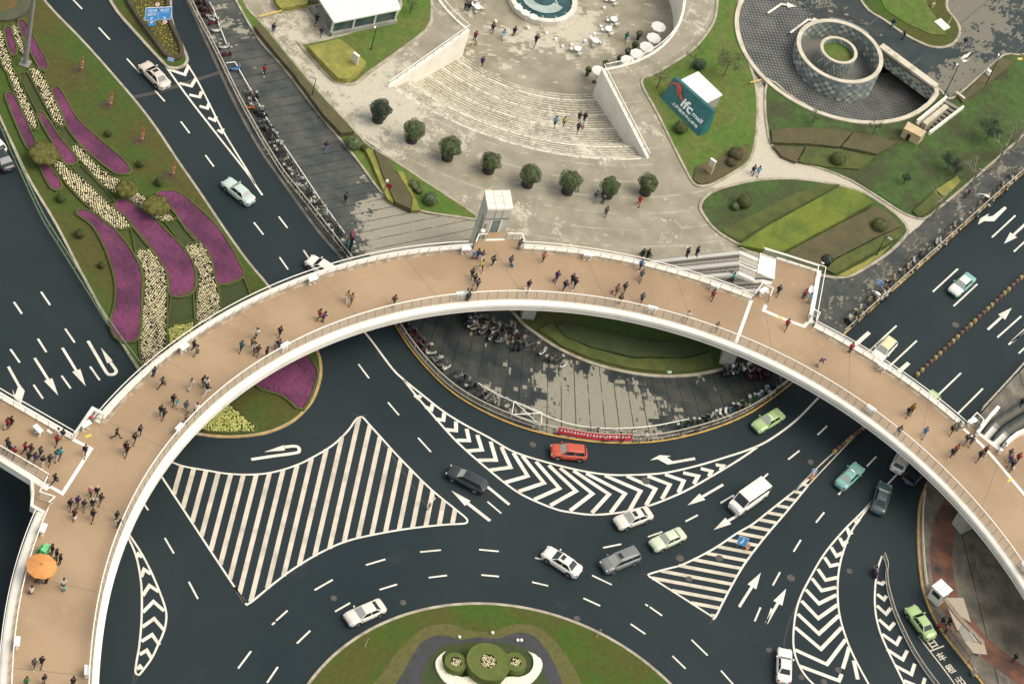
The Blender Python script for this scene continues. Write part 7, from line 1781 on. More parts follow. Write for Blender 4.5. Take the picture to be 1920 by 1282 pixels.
# red banner with white characters hung on a fence
t = thing_abs('banner', 'long red banner with white characters on the kerb fence of the lobe', 'banner', W(1115, 822, PAVZ))
P = cr(W2([(1045, 813), (1080, 820), (1115, 825), (1150, 827), (1183, 827)], PAVZ), 6); n0 = normals2(P, False)
sgn = 1 if n0[0].y > 0 else -1
ribbon('cloth', P, [(0.30 * sgn, PAVZ + 1.0), (0.05 * sgn, PAVZ + .35), (-.02 * sgn, PAVZ + .15)], mat('red_banner_cloth', (.50, .02, .035), .7, (.42, .015, .03), 1.5), parent=t, loop=False)
ribbon('back_frame', P, box_prof(.32 * sgn, .38 * sgn, PAVZ + .1, PAVZ + 1.0), RAILC, parent=t)
txt = '建设和谐浦东迎接世博安全出行文明交通你我同行'
RP = resample(P, sum((P[i + 1] - P[i]).length for i in range(len(P) - 1)) / (len(txt) + 1))
for i, ch in enumerate(txt):
    q = RP[i + 1] if i + 1 < len(RP) else RP[-1]; dd = (RP[min(i + 2, len(RP) - 1)] - RP[i]).normalized()
    nn = Vector((-dd.y, dd.x)) * sgn; xa = Vector((dd.x, dd.y, 0)); ya = Vector((nn.x * .25, nn.y * .25, .65)).normalized(); za = xa.cross(ya)
    M_ = Matrix.Translation(Vector((q.x + nn.x * .17, q.y + nn.y * .17, PAVZ + .66)) + za * .02) @ Matrix((xa, ya, za)).transposed().to_4x4()
    lettering(ch, .34, M_, STEELW, t, 'lettering', fit=(.28, .36), bold=.008)
# block barrier on the right road
YB = mat('yellow_block', (.50, .38, .14), .7, (.38, .28, .10), 3); RBk = mat('rusty_block', (.24, .10, .065), .7, (.17, .08, .05), 3); BARM = mat('barrier_bar', (.10, .065, .04), .7)
ORD = 'first second third fourth fifth sixth seventh eighth ninth tenth eleventh twelfth thirteenth fourteenth fifteenth'.split()
def blocks(px, n, off, where):
    cnt_ = {}
    P = W2(px); L_ = (P[-1] - P[0]).length; d = (P[-1] - P[0]).normalized(); ag = math.atan2(d.y, d.x)
    for i in range(n):
        q = P[0].lerp(P[-1], (i + .5) / n); yl = ((i + off) // 2) % 2 == 0
        cnt_[yl] = cnt_.get(yl, 0) + 1
        t = thing('barrier_block', f"{ORD[cnt_[yl] - 1]} {'pale yellow' if yl else 'rusty red'} barrier block {where}, counted from the lower left", 'barrier block', (q.x, q.y, .008), ag, 'barrier blocks in the chain ' + where)
        bm = bmesh.new(); add_box(bm, (0, 0, .27), (.46, .42, .54), 0, 0, .88)
        mesh_obj('block', bm, YB if yl else RBk, t)
        bm = bmesh.new(); add_box(bm, (0, 0, .555), (.22, .20, .03)); mesh_obj('socket', bm, BARM if not yl else RBk, t)
        bm = bmesh.new(); add_box(bm, (L_ / n / 2, 0, .34), (L_ / n - .46, .09, .10)); mesh_obj('bar', bm, BARM, t)
blocks([(1715, 708), (1925, 512)], 26, 0, 'along the right road')
blocks([(1560, 852), (1622, 800)], 8, 1, 'under the footbridge')
# signs
BLUE = mat('sign_blue', (.06, .28, .62), .45); SIGNW = mat('sign_white', (.80, .80, .76), .5)
def basis(yaw, tilt=0.0):
    """sign plane: x to the right as seen, y up, z towards the viewer"""
    z = Vector((math.sin(yaw), -math.cos(yaw), 0)); x = Vector((0, 0, 1)).cross(z).normalized(); y = z.cross(x)
    if tilt:
        q = Matrix.Rotation(tilt, 3, x); y = q @ y; z = q @ z
    return Matrix((x, y, z)).transposed()
def plate(parent, name, c, B3, w_, h_, m, th=.05, off=0.0):
    bm = bmesh.new(); add_box(bm, (0, 0, 0), (w_, h_, th)); M_ = Matrix.Translation(Vector(c) + B3 @ Vector((0, 0, off))) @ B3.to_4x4(); bm.transform(M_); return mesh_obj(name, bm, m, parent)
def disc(parent, name, c, B3, r, m, th=.04, off=0.0):
    bm = bmesh.new(); add_lathe(bm, (0, 0, -th / 2), [(r, 0), (r, th)], 20); bm.transform(Matrix.Translation(Vector(c) + B3 @ Vector((0, 0, off))) @ B3.to_4x4()); return mesh_obj(name, bm, m, parent)
def sign_text(parent, s_, c, B3, dx, dy, w_, h_, m=SIGNW, off=.035, bold=.012):
    M_ = Matrix.Translation(Vector(c) + B3 @ Vector((dx, dy, off))) @ B3.to_4x4(); return lettering(s_, .5, M_, m, parent, fit=(w_, h_), bold=bold, extrude=.003)
def sign_shape(parent, name, pts, c, B3, m, off=.04):
    bm = bmesh.new(); V = [bm.verts.new(Vector(c) + B3 @ Vector((x, y, off))) for x, y in pts]; bm.faces.new(V); bmesh.ops.triangulate(bm, faces=bm.faces); return mesh_obj(name, bm, m, parent)
g = W(299, 92, PAVZ); gz = 3.9
ctr = W(297, 26, gz); t = thing_abs('road_sign', 'large blue direction sign above the flower median', 'road sign', (ctr.x, ctr.y, PAVZ)); B3 = basis(R(32), R(-12))
BB = 3.6; HH = 2.0
c3 = ctr
plate(t, 'panel', c3, B3, BB, HH, SIGNW); plate(t, 'panel_face', c3, B3, BB - .12, HH - .12, BLUE, .05, .012); plate(t, 'divider', c3, B3, .04, HH - .2, SIGNW, .05, .016)
sign_text(t, '世纪大道', c3, B3, -.85, .55, 1.25, .36); sign_text(t, 'Century Ave', c3, B3, -.85, .22, 1.1, .16); sign_text(t, '陆家嘴环路', c3, B3, -.85, -.10, 1.3, .34); sign_text(t, '银城中路', c3, B3, .85, .55, 1.25, .36); sign_text(t, 'Yincheng Rd', c3, B3, .85, .22, 1.1, .16)
sign_shape(t, 'arrow', [(-1.05, -.85), (-.75, -.78), (-.84, -.70), (-.66, -.52), (-.74, -.44), (-.92, -.62), (-1.0, -.54)], c3, B3, SIGNW); sign_shape(t, 'arrow', [(1.05, -.85), (1.0, -.54), (.92, -.62), (.74, -.44), (.66, -.52), (.84, -.70), (.75, -.78)], c3, B3, SIGNW)
pc = c3 + B3 @ Vector((-.75, -1.45, 0)); plate(t, 'parking_plate', pc, B3, .95, .85, BLUE); sign_text(t, 'P', pc, B3, -.05, .1, .34, .46)
rc = c3 + B3 @ Vector((1.0, -1.35, 0))
RRED = mat('sign_red', (.5, .03, .03), .5)
for q, s_ in ((rc, '5'), (c3 + B3 @ Vector((-.25, 1.45, 0)), '22')):
    disc(t, 'round_sign', q, B3, .38, RRED); disc(t, 'round_face', q, B3, .29, SIGNW, .04, .012); sign_text(t, s_, q, B3, 0, 0, .22, .30, DARK)
bm = bmesh.new(); bk = c3 - B3 @ Vector((0, 0, .12)); add_tube(bm, [(bk.x, bk.y, PAVZ), (bk.x, bk.y, gz + .8)], .10, 8); mesh_obj('pole', bm, STEELG, t)
def small_sign(px, h, lab, w_, hh, text=None, text2=None, m=BLUE, yaw=R(8), base=PAVZ, cat='sign', tilt=R(-20)):
    c = W(px[0], px[1], base + h); t = thing_abs('street_sign', lab, cat, (c.x, c.y, base)); B3 = basis(yaw, tilt); plate(t, 'panel', c, B3, w_, hh, SIGNW); plate(t, 'panel_face', c, B3, w_ - .07, hh - .07, m, .05, .010)
    if text: sign_text(t, text, c, B3, 0, hh * .18 if text2 else 0, w_ * .72, hh * .30)
    if text2: sign_text(t, text2, c, B3, 0, -hh * .25, w_ * .6, hh * .16)
    for dx in (-w_ * .3, w_ * .3):
        q = c + B3 @ Vector((dx, 0, -.06)); bm = bmesh.new(); add_tube(bm, [(q.x, q.y, base), (q.x, q.y, base + h)], .035, 6); mesh_obj('pole', bm, STEELG, t)
    return t, c, B3
small_sign((320, 112), .9, 'small blue plate on short legs at the tip of the flower median', .85, .5, '浦东')
t, c, B3 = small_sign((1393, 1014), 1.5, 'blue sign with white arrow standing on the striped triangle', 1.25, 1.2, base=0, yaw=R(3)); sign_shape(t, 'arrow', [(-.25, -.42), (.02, -.38), (-.06, -.28), (.10, -.10), (.10, .40), (-.06, .40), (-.06, -.04), (-.16, -.18), (-.24, -.08)], c, B3, SIGNW)
t, c, B3 = small_sign((1527, 884), 1.0, 'small blue sign at the end of the barrier under the footbridge', .62, .75, base=0, yaw=R(0)); sign_shape(t, 'arrow', [(-.1, -.25), (.1, -.25), (.1, .05), (.2, .05), (0, .28), (-.2, .05), (-.1, .05)], c, B3, SIGNW)
def drum_marker(px, lab, h=.95):
    c = W(*px); t = thing('traffic_bollard', lab, 'bollard', (c.x, c.y, .005)); bm = bmesh.new(); add_lathe(bm, (0, 0, 0), [(.28, 0), (.26, .2), (.20, h)], 14); mesh_obj('body', bm, mat('bollard_orange', (.55, .20, .05), .6), t)
    bm = bmesh.new(); add_lathe(bm, (0, 0, .35), [(.255, 0), (.245, .16)], 14, cap=False); add_lathe(bm, (0, 0, .65), [(.236, 0), (.225, .12)], 14, cap=False); mesh_obj('band', bm, mat('bollard_white', (.75, .70, .58), .5), t)
drum_marker((1400, 1028), 'orange banded bollard behind the blue arrow sign'); drum_marker((1521, 897), 'orange banded bollard next to the small blue barrier sign')
c = W(803, 955); t = thing('signal_post', 'short weathered post with a white arm on the large striped triangle', 'post', (c.x, c.y, .008)); bm = bmesh.new(); add_tube(bm, [(0, 0, 0), (0, 0, 1.5)], [.16, .12], 8); mesh_obj('post', bm, RAILC, t); bm = bmesh.new(); add_tube(bm, [(0, 0, 1.45), (.35, .5, 1.8), (-.2, .8, 2.0)], .06, 6); mesh_obj('arm', bm, STEELW, t); bm = bmesh.new(); add_box(bm, (0, -.1, 1.1), (.3, .25, .4)); mesh_obj('control_box', bm, STEELG, t)
# blue street name sign by the right road and other posts
t, c, B3 = small_sign((1649, 530), 2.4, 'blue street sign among leafless branches on the roadside pavement', 1.1, .75, '路', yaw=R(-15)); 
# teal entrance sign with white box
zt_ = 3.3
bl, brr = W(1239, 186, PAVZ + .1), W(1309, 257, PAVZ + .1); tl, tr = W(1264, 145, zt_), W(1338, 210, zt_)
t = thing_abs('entrance_sign', 'teal slanted mall sign block with white letters and red flourish', 'sign', (*bl.to_2d(), PAVZ))
SIGNT = mat('sign_teal', (.018, .105, .100), .5, (.022, .125, .118), .8)
bkv = Vector((-(brr - bl).y, (brr - bl).x, 0)).normalized(); 
if bkv.y < 0: bkv = -bkv
bm = bmesh.new(); V = [bm.verts.new(v) for v in (bl, brr, tr, tl, bl + bkv * 1.9, brr + bkv * 1.9, tr + bkv * .5, tl + bkv * .5)]
for q in ((0, 1, 2, 3), (5, 4, 7, 6), (1, 5, 6, 2), (4, 0, 3, 7), (3, 2, 6, 7)): bm.faces.new([V[i] for i in q])
fixn(bm); mesh_obj('sign_block', bm, SIGNT, t)
fx = (brr - bl).normalized(); fz = fx.cross((tl - bl).normalized()).normalized(); fy = fz.cross(fx)
B3 = Matrix((fx, fy, fz)).transposed(); FW = (brr - bl).length; FH = (tl - bl).dot(fy); sk = (tl - bl).dot(fx)
def onface(u, v): return bl + fx * (u * FW + v * sk) + fy * (v * FH)
def face_text(s_, u, v, w_, h_, m=SIGNW, bold=.01):
    M_ = Matrix.Translation(onface(u, v) + fz * .03) @ B3.to_4x4(); return lettering(s_, .5, M_, m, t, fit=(w_, h_), bold=bold, extrude=.01)
face_text('ifc', .52, .56, FW * .26, FH * .38, bold=.015); face_text('mall', .80, .52, FW * .24, FH * .17); face_text('上海国金中心商场', .56, .24, FW * .66, FH * .13)
RIB = mat('flourish_red', (.60, .07, .05), .5)
for pts, w_ in (([(.06, .62), (.03, .78), (.12, .90), (.22, .80), (.32, .60), (.40, .58)], .075), ([(.10, .98), (.20, .92), (.28, .72), (.40, .585)], .09), ([(.14, .86), (.20, .72), (.25, .60)], .06), ([(.15, 1.0), (.24, .90), (.27, .74)], .05)):
    P3 = cr([onface(u, v * .98) + fz * .035 for u, v in pts], 5); bm = bmesh.new(); rows = []
    for i, p in enumerate(P3):
        d = (P3[min(i + 1, len(P3) - 1)] - P3[max(i - 1, 0)]).normalized(); n = fz.cross(d); ww = w_ * math.sin(math.pi * (i + .6) / (len(P3) + .2)) * 1.6; rows.append([bm.verts.new(p + n * ww), bm.verts.new(p - n * ww)])
    for a, b in zip(rows, rows[1:]): bm.faces.new((a[0], a[1], b[1], b[0]))
    mesh_obj('flourish', bm, RIB, t)
t = thing_abs('service_box', 'white flat roofed box behind the teal mall sign', 'kiosk', W(1325, 165, PAVZ)); P = ccw(W2([(1276, 150), (1309, 134), (1355, 178), (1322, 195)], 2.7)); slab('roof', P, 2.5, 2.7, WALLW, parent=t); cc = sum(P, Vector((0, 0))) / 4
slab('wall', [cc + (p - cc) * .94 for p in P], PAVZ, 2.5, CONC, parent=t)
# small pylons and boxes
def pylon(px, top, h, w_, lab, m, base=PAVZ + .14, bands=True):
    c = W(*px, base); t = thing('sign_pylon', lab, 'pylon', (c.x, c.y, base), R(-25)); bm = bmesh.new(); add_box(bm, (0, 0, h / 2), (w_, .32, h)); mesh_obj('body', bm, m, t)
    for k in range(3 if bands else 0):
        bm = bmesh.new(); add_box(bm, (0, -.17, h * (.62 + .13 * k)), (w_ * .96, .03, .12)); mesh_obj('lettered_band', bm, STEELW, t)
    bm = bmesh.new(); add_box(bm, (0, 0, h + .03), (w_ * 1.05, .36, .06)); mesh_obj('cap', bm, STEELW, t)
pylon((662, 128), 0, 2.6, .95, 'pale sign pylon rising from the yellow hedge near the pavilion', mat('pylon_beige', (.52, .46, .34), .6)); pylon((1328, 325), 0, 2.6, .9, 'tan sign pylon in the brown bed below the sign lawn', mat('pylon_tan', (.50, .40, .22), .6))
c = W(652, 474, PAVZ); t = thing('totem', 'black and red advertising totem with a teal screen beside the bicycles', 'totem', (c.x, c.y, PAVZ), R(-70)); bm = bmesh.new(); add_box(bm, (0, 0, 1.75), (1.15, .34, 3.5)); mesh_obj('body', bm, DARK, t); bm = bmesh.new(); add_box(bm, (0, 0, 3.62), (1.2, .36, .24)); mesh_obj('top_panel', bm, mat('totem_red', (.16, .02, .03), .5), t)
for sy in (-1, 1):
    bm = bmesh.new(); add_box(bm, (0, sy * .175, 1.7), (.95, .02, 1.5)); mesh_obj('screen', bm, mat('teal_screen', (.10, .42, .38), .3), t)
# lamps
def lamp(px, h, lab, arm=.9, rz=0.0, base=PAVZ, m=DARK, head=SIGNW, name='street_lamp'):
    c = W(*px, base); t = thing(name, lab, 'street lamp', (c.x, c.y, base), rz); bm = bmesh.new(); add_tube(bm, [(0, 0, 0), (0, 0, h)], [.08, .05], 8); mesh_obj('pole', bm, m, t); bm = bmesh.new(); add_tube(bm, [(0, 0, h - .1), (-arm * .6, 0, h)], .04, 6); mesh_obj('arm', bm, m, t); bm = bmesh.new(); add_box(bm, (-arm * .75, 0, h), (arm * .7, .36, .14)); mesh_obj('lamp_head', bm, head, t); bm = bmesh.new(); add_lathe(bm, (0, 0, 0), [(.16, 0), (.14, .2), (.08, .25)], 10); mesh_obj('base', bm, m, t)
GREYH = mat('grey_lamp_head', (.30, .32, .27), .5)
lamp((583, 187), 4.0, 'black square headed lamp beside the long brown hedge', head=GREYH); lamp((1769, 181.5), 6.4, 'tall thin black lamp post at the head of the outdoor stairs', .3); lamp((1846, 163), 6.4, 'tall thin black lamp post in the corner lawn by the drive lane', .3); lamp((1642, 481), 4.2, 'short black lamp with grey head at the road end of the eye-shaped bed', head=GREYH, rz=R(160)); lamp((695, 95), 4.3, 'thin dark lamp post across the pavilion lawn', .3)
def road_lamp(px_head, px_base, lab):
    h = 7.5; b = W(*px_base, PAVZ); hd = W(*px_head, h); t = thing_abs('street_lamp', lab, 'street lamp', b); bm = bmesh.new(); add_tube(bm, [(b.x, b.y, PAVZ), (b.x, b.y, h - .3)], [.09, .06], 8); mesh_obj('pole', bm, STEELG, t)
    bm = bmesh.new(); add_tube(bm, [(b.x, b.y, h - .3), (*b.to_2d().lerp(hd.to_2d(), .5), h), (hd.x, hd.y, h)], [.06, .06, .05], 6); mesh_obj('arm', bm, STEELW, t)
    d = (hd - Vector((b.x, b.y, h))).normalized(); bm = bmesh.new(); add_lathe(bm, (0, 0, 0), [(.02, -.45), (.16, -.3), (.24, 0), (.16, .35), (.02, .45)], 12, ay=.6); bm.transform(Matrix.Translation(hd) @ d.to_track_quat('Z', 'Y').to_matrix().to_4x4()); mesh_obj('lamp_head', bm, STEELW, t)
road_lamp((1850, 367), (1801, 428), 'grey street lamp with white head over the kerb, upper right'); road_lamp((1646, 550), (1603, 610), 'grey street lamp with white head over the kerb near the footbridge')
c = W(716, 374, PAVZ); t = thing('banner_lamp', 'dark lamp post with a small red pennant at the verge corner', 'street lamp', (c.x, c.y, PAVZ)); bm = bmesh.new(); add_tube(bm, [(0, 0, 0), (0, 0, 3.4)], .08, 8); mesh_obj('pole', bm, STEELG, t); bm = bmesh.new(); add_lathe(bm, (0, 0, 3.3), [(.1, 0), (.2, .12), (.2, .4), (.08, .5)], 12); mesh_obj('lamp_head', bm, STEELW, t); bm = bmesh.new(); add_box(bm, (.45, 0, 2.8), (.7, .03, .75)); mesh_obj('pennant', bm, mat('pennant_red', (.30, .015, .025), .7), t)
for x, y, lb in ((1552, 489, 'right one of two small white spotlights by the dark bush'), (1540, 499, 'left one of two small white spotlights by the dark bush')):
    c = W(x, y, PAVZ + .14); t = thing('spotlight', lb, 'spotlight', (c.x, c.y, PAVZ + .14)); bm = bmesh.new(); add_tube(bm, [(0, 0, 0), (0, 0, .5)], .05); mesh_obj('stand', bm, STEELG, t); bm = bmesh.new(); add_box(bm, (0, 0, .6), (.4, .2, .2)); mesh_obj('head', bm, STEELW, t)
# white pavilion
zr = 3.2; P = ccw(W2([(585, -22), (738, -22), (751.5, 17.5), (626.5, 42.5)], zr)); t = thing_abs('pavilion', 'white flat roofed pavilion with glazed sides at the top edge', 'pavilion', (*(sum(P, Vector((0, 0))) / 4), PAVZ))
slab('roof', P, zr - .25, zr, mat('white_roof', (.78, .77, .68), .5, (.70, .70, .62), .4, fine=.03), parent=t)
A_, B_ = W(626.5, 42.5, zr).to_2d(), W(751.5, 17.5, zr).to_2d(); A2, B2 = W(585, -22, zr).to_2d(), W(738, -22, zr).to_2d(); bm = bmesh.new()
for k in range(1, 4): add_tube(bm, [(*A_.lerp(A2, k / 4), zr), (*B_.lerp(B2, k / 4), zr)], .035, 4)
for k in range(1, 5): add_tube(bm, [(*A_.lerp(B_, k / 5), zr), (*A2.lerp(B2, k / 5), zr)], .03, 4)
mesh_obj('roof_seam', bm, mat('roof_seam_grey', (.55, .54, .46), .6), t)
ins_ = (A2 - A_).normalized() * .45; fa, fbb = A_ + ins_ + (B_ - A_).normalized() * .2, B_ + ins_ - (B_ - A_).normalized() * .2
ribbon('low_wall', [fa, fbb, fbb + ins_ * 12], box_prof(-.30, .05, PAVZ, PAVZ + .75), CONC, parent=t); ribbon('low_wall', [fa, fa + ins_ * 12], box_prof(-.05, .30, PAVZ, PAVZ + .75), CONC, parent=t)
ribbon('glazing', [fa + ins_ * .3, fbb + ins_ * .3], box_prof(0, .05, PAVZ + .75, zr - .25), mat('pavilion_glass', (.035, .075, .072), .12, (.09, .12, .11), .5), parent=t); 
for k in range(4):
    q = fa.lerp(fbb, k / 3); bm = bmesh.new(); add_box(bm, (q.x, q.y, (PAVZ + .75 + zr - .25) / 2), (.26, .26, zr - 1.0 - PAVZ), math.atan2((fbb - fa).y, (fbb - fa).x)); mesh_obj('column', bm, mat('pavilion_column', (.50, .55, .42), .6), t)
slab('floor', [P[0], P[1], P[2], P[3]], PAVZ, PAVZ + .03, CONC, parent=t)
c = W(586, 4, PAVZ); t = thing('gate_pier', 'pale stone gate pier between the hedge and the pavilion', 'pier', (c.x, c.y, PAVZ), R(15)); bm = bmesh.new(); add_box(bm, (0, 0, .55), (1.5, .5, 1.1)); mesh_obj('pier', bm, CONC, t); bm = bmesh.new(); add_lathe(bm, (.4, -.26, .6), [(.16, 0), (.16, .04)], 12); mesh_obj('cover', bm, STEELG, t)
for px, lb in (([(484, 37), (527, 26)], 'yellow striped height bar between hedge and lawn corner'), ([(1405, 160), (1425, 155)], 'short yellow bar across the pale path')):
    P = W2(px, PAVZ); t = thing_abs('yellow_bar', lb, 'barrier', (*P[0], PAVZ)); ribbon('bar', P, box_prof(-.08, .08, PAVZ + .45, PAVZ + .62), YELLOW if False else mat('bar_yellow', (.62, .44, .10), .6), parent=t)
    for q in P:
        bm = bmesh.new(); add_tube(bm, [(q.x, q.y, PAVZ), (q.x, q.y, PAVZ + .5)], .05, 6); mesh_obj('post', bm, STEELG, t)
for x, y in ((1912, 112), (1918, 104)):
    c = W(x, y, PAVZ); bm = bmesh.new(); add_box(bm, (c.x, c.y, PAVZ + .09), (.9, .5, .14), R(35), 0, .9); tag(mesh_obj('speed_hump', bm, mat('bar_yellow', (.62, .44, .10), .6)), ('left' if x < 1915 else 'right') + ' one of two yellow hump blocks at the right edge', 'speed hump', 'yellow hump blocks at the right edge')
c = W(1850, 143, PAVZ + .14); t = thing('utility_cabinet', 'white slanted cabinet on the hedge strip beside the drive lane', 'cabinet', (c.x, c.y, PAVZ + .14), R(-30)); bm = bmesh.new(); add_box(bm, (0, 0, .55), (.55, .4, 1.1)); mesh_obj('body', bm, STEELW, t); bm = bmesh.new(); add_box(bm, (0, 0, 1.14), (.62, .46, .08)); mesh_obj('lid', bm, STEELW, t)
c = W(1766, 47, PAVZ + .2); t = thing('white_cover', 'crumpled white plinth on the hotel drive island', 'plinth', (c.x, c.y, PAVZ + .14), R(-35)); bm = bmesh.new(); add_box(bm, (0, 0, .12), (2.1, 1.5, .24), 0, 0, .95); mesh_obj('slab', bm, WALLW, t); bm = bmesh.new(); add_tube(bm, [(.5, .8, .2), (.5, .8, 3.0)], .05); mesh_obj('pole', bm, RAILC, t)
c = W(1748, 14, PAVZ + .14); t = thing('sign_post', 'tan post at the top of the hotel drive island', 'post', (c.x, c.y, PAVZ + .14)); bm = bmesh.new(); add_box(bm, (0, 0, .4), (.4, .4, .8)); add_tube(bm, [(0, 0, .8), (0, 0, 2.4)], .06); mesh_obj('post', bm, mat('pylon_tan', (.50, .40, .22), .6), t)
# outdoor stairs with tan portal
t = thing_abs('sunken_stairs', 'dark sunken stairs with white side rails in the corner lawn', 'stairs', (*pit[0], PAVZ)); q0, q1, q2, q3 = pit  # bottom-left, top-left, top-right, bottom-right
bm = bmesh.new(); n_st = 12
for k in range(n_st):
    u0, u1 = 1 - k / n_st, 1 - (k + 1) / n_st; z0 = PAVZ + .10 - k * .26; a, b, c, d = q0.lerp(q1, u0), q3.lerp(q2, u0), q3.lerp(q2, u1), q0.lerp(q1, u1)
    V = [bm.verts.new((*p, z)) for p, z in ((a, z0), (b, z0), (c, z0), (d, z0), (d, z0 - .26), (c, z0 - .26))]; bm.faces.new((V[0], V[3], V[2], V[1])); f = bm.faces.new((V[3], V[4], V[5], V[2])); f.material_index = 1
fixn(bm); mesh_obj('tread', bm, [mat('stair_tread', (.22, .20, .16), .7), DARK], t)
ribbon('side_wall', [q0, q1], box_prof(-.02, .28, -3.4, PAVZ + .75), WALLW, parent=t); ribbon('side_wall', [q3, q2], box_prof(-.28, .02, -3.4, PAVZ + .75), WALLW, parent=t); ribbon('end_wall', [q0, q3], box_prof(-.02, .02, -3.4, PAVZ + .1), DARK, parent=t)
m0, m1 = q0.lerp(q3, .30), q1.lerp(q2, .30); ribbon('divider', [m0.lerp(m1, .15), m1.lerp(m0, .12)], box_prof(-.35, .35, -2.6, PAVZ + .12), COPING, parent=t)
TANS = mat('tan_stone', (.55, .42, .24), .7, (.46, .35, .20), .9, fine=.1, s2=3)
P = ccw(W2([(1703, 228), (1737, 247), (1727, 257), (1695, 241)], 2.0)); t = thing_abs('stair_portal', 'tan stone block house at the lower end of the sunken stairs', 'portal', (*P[0], PAVZ)); slab('block', P, PAVZ, 2.0, TANS, parent=t)
pc = sum(P, Vector((0, 0))) / 4; lo2 = sorted(P, key=lambda p: p.y)[:2]; lo2.sort(key=lambda p: p.x); dd = (lo2[1] - lo2[0]).normalized(); nn = Vector((dd.y, -dd.x)) * .02
bm = bmesh.new(); sweep(bm, [lo2[0].lerp(lo2[1], .30) + nn, lo2[0].lerp(lo2[1], .48) + nn], box_prof(-.02, 0, PAVZ + .1, 1.5)); fixn(bm); mesh_obj('opening', bm, DARK, t)
P = W2([(1790, 178), (1806, 190)], PAVZ); t = thing_abs('low_wall', 'low pale wall at the head of the sunken stairs', 'wall', (*P[0], PAVZ)); ribbon('wall', P, box_prof(-.15, .15, PAVZ, PAVZ + .6), COPING, parent=t); ribbon('cap', P, box_prof(-.18, .18, PAVZ + .601, PAVZ + .66), COPING, parent=t)
# glass ring in the sunken court
c = W(1018, -4, FLOORZ + .8).to_2d(); t = thing_abs('skylight', 'round glass skylight with broad white rim in the sunken court', 'skylight', (*c, FLOORZ)); rO = 5.1
ring_mesh('rim', c, rO, rO - .75, FLOORZ, FLOORZ + .9, mat('skylight_rim', (.70, .665, .57), .6, (.60, .57, .49), .5, fine=.05), t)
bm = bmesh.new(); add_lathe(bm, (*c, FLOORZ + .6), [(rO - .76, 0), (3.2, .12), (1.6, .2), (.1, .22)], 48, cap=False); mesh_obj('glass', bm, mat('skylight_glass', (.010, .045, .050), .08, (.03, .085, .085), .3), t)
bm = bmesh.new(); sweep(bm, circle(c, 2.5, 30, R(190), R(350), True), [(-.75, FLOORZ + .84), (.75, FLOORZ + .88)], loop=False); sweep(bm, circle(c + Vector((0, -1.6)), 2.6, 20, R(25), R(150), True), [(-.12, FLOORZ + .9), (.12, FLOORZ + .9)], loop=False); mesh_obj('inner_blind', bm, mat('pale_blind', (.38, .44, .38), .4, (.28, .35, .31), .8), t)
for k in range(14):
    a = k * 2 * math.pi / 14; d = Vector((math.cos(a), math.sin(a))); bm = bmesh.new(); p, q = c + d * (rO + .25), c + d * (rO - .9); add_tube(bm, [(*p, FLOORZ), (*p, FLOORZ + 1.5), (*q, FLOORZ + 1.15)], .045, 5); mesh_obj('stay', bm, STEELW, t)
for k, a in enumerate((-1.9, -2.2, -1.62)):
    q = c + Vector((math.cos(a), math.sin(a))) * (rO - .3); bm = bmesh.new(); add_box(bm, (q.x, q.y, FLOORZ + .96), (1.1, .8, .12), a); mesh_obj('hatch_cover', bm, STEELW, t)
# cafe tables and umbrellas
def table(px, lab):
    c = W(*px, FLOORZ); t = thing('cafe_table', lab, 'table', (c.x, c.y, FLOORZ), rnd.uniform(0, 3), 'white cafe tables in the sunken court'); bm = bmesh.new(); add_lathe(bm, (0, 0, .70), [(.02, 0), (.52, .02), (.52, .06), (.02, .06)], 20); mesh_obj('tabletop', bm, SIGNW, t); bm = bmesh.new(); add_tube(bm, [(0, 0, 0), (0, 0, .7)], .05); add_lathe(bm, (0, 0, 0), [(.28, 0), (.26, .03)], 14); mesh_obj('pedestal', bm, STEELG, t)
    for k in range(3):
        a = 2.1 * k; q = Matrix.Rotation(t.rotation_euler[2], 4, 'Z') @ Vector((.85 * math.cos(a), .85 * math.sin(a), 0)); s_ = thing('cafe_chair', 'white cafe chair pulled up to the ' + lab.replace('round white cafe ', ''), 'chair', (c.x + q.x, c.y + q.y, FLOORZ), t.rotation_euler[2] + a, 'white cafe chairs in the sunken court'); leaf_obj('seat', CHS, s_); leaf_obj('backrest', CHB, s_)
        for sx in (-.17, .17):
            for sy in (-.17, .17):
                o = leaf_obj('leg', CHL, s_); o.location = (sx, sy, 0)
bm = bmesh.new(); add_box(bm, (0, 0, .45), (.42, .42, .05)); CHS = bpy.data.meshes.new('seat'); bm.to_mesh(CHS); bm.free(); CHS.materials.append(SIGNW)
bm = bmesh.new(); add_box(bm, (.21, 0, .70), (.04, .42, .40)); CHB = bpy.data.meshes.new('backrest'); bm.to_mesh(CHB); bm.free(); CHB.materials.append(SIGNW)
bm = bmesh.new(); add_tube(bm, [(0, 0, 0), (0, 0, .44)], .022, 5); CHL = bpy.data.meshes.new('leg'); bm.to_mesh(CHL); bm.free(); CHL.materials.append(STEELG)
for px, lb in (((1149, 43), 'round white cafe table furthest right, beside the umbrellas'), ((1139, 61), 'round white cafe table, second along the curve from the right'), ((1115, 83), 'round white cafe table, third along the curve from the right'), ((1081, 98), 'round white cafe table nearest the steps'), ((1146, 5), 'round white cafe table at the top edge'), ((894, 20), 'round white cafe table left of the skylight'), ((889, 4), 'round white cafe table at the top edge left of the skylight')): table(px, lb)
bm = bmesh.new()
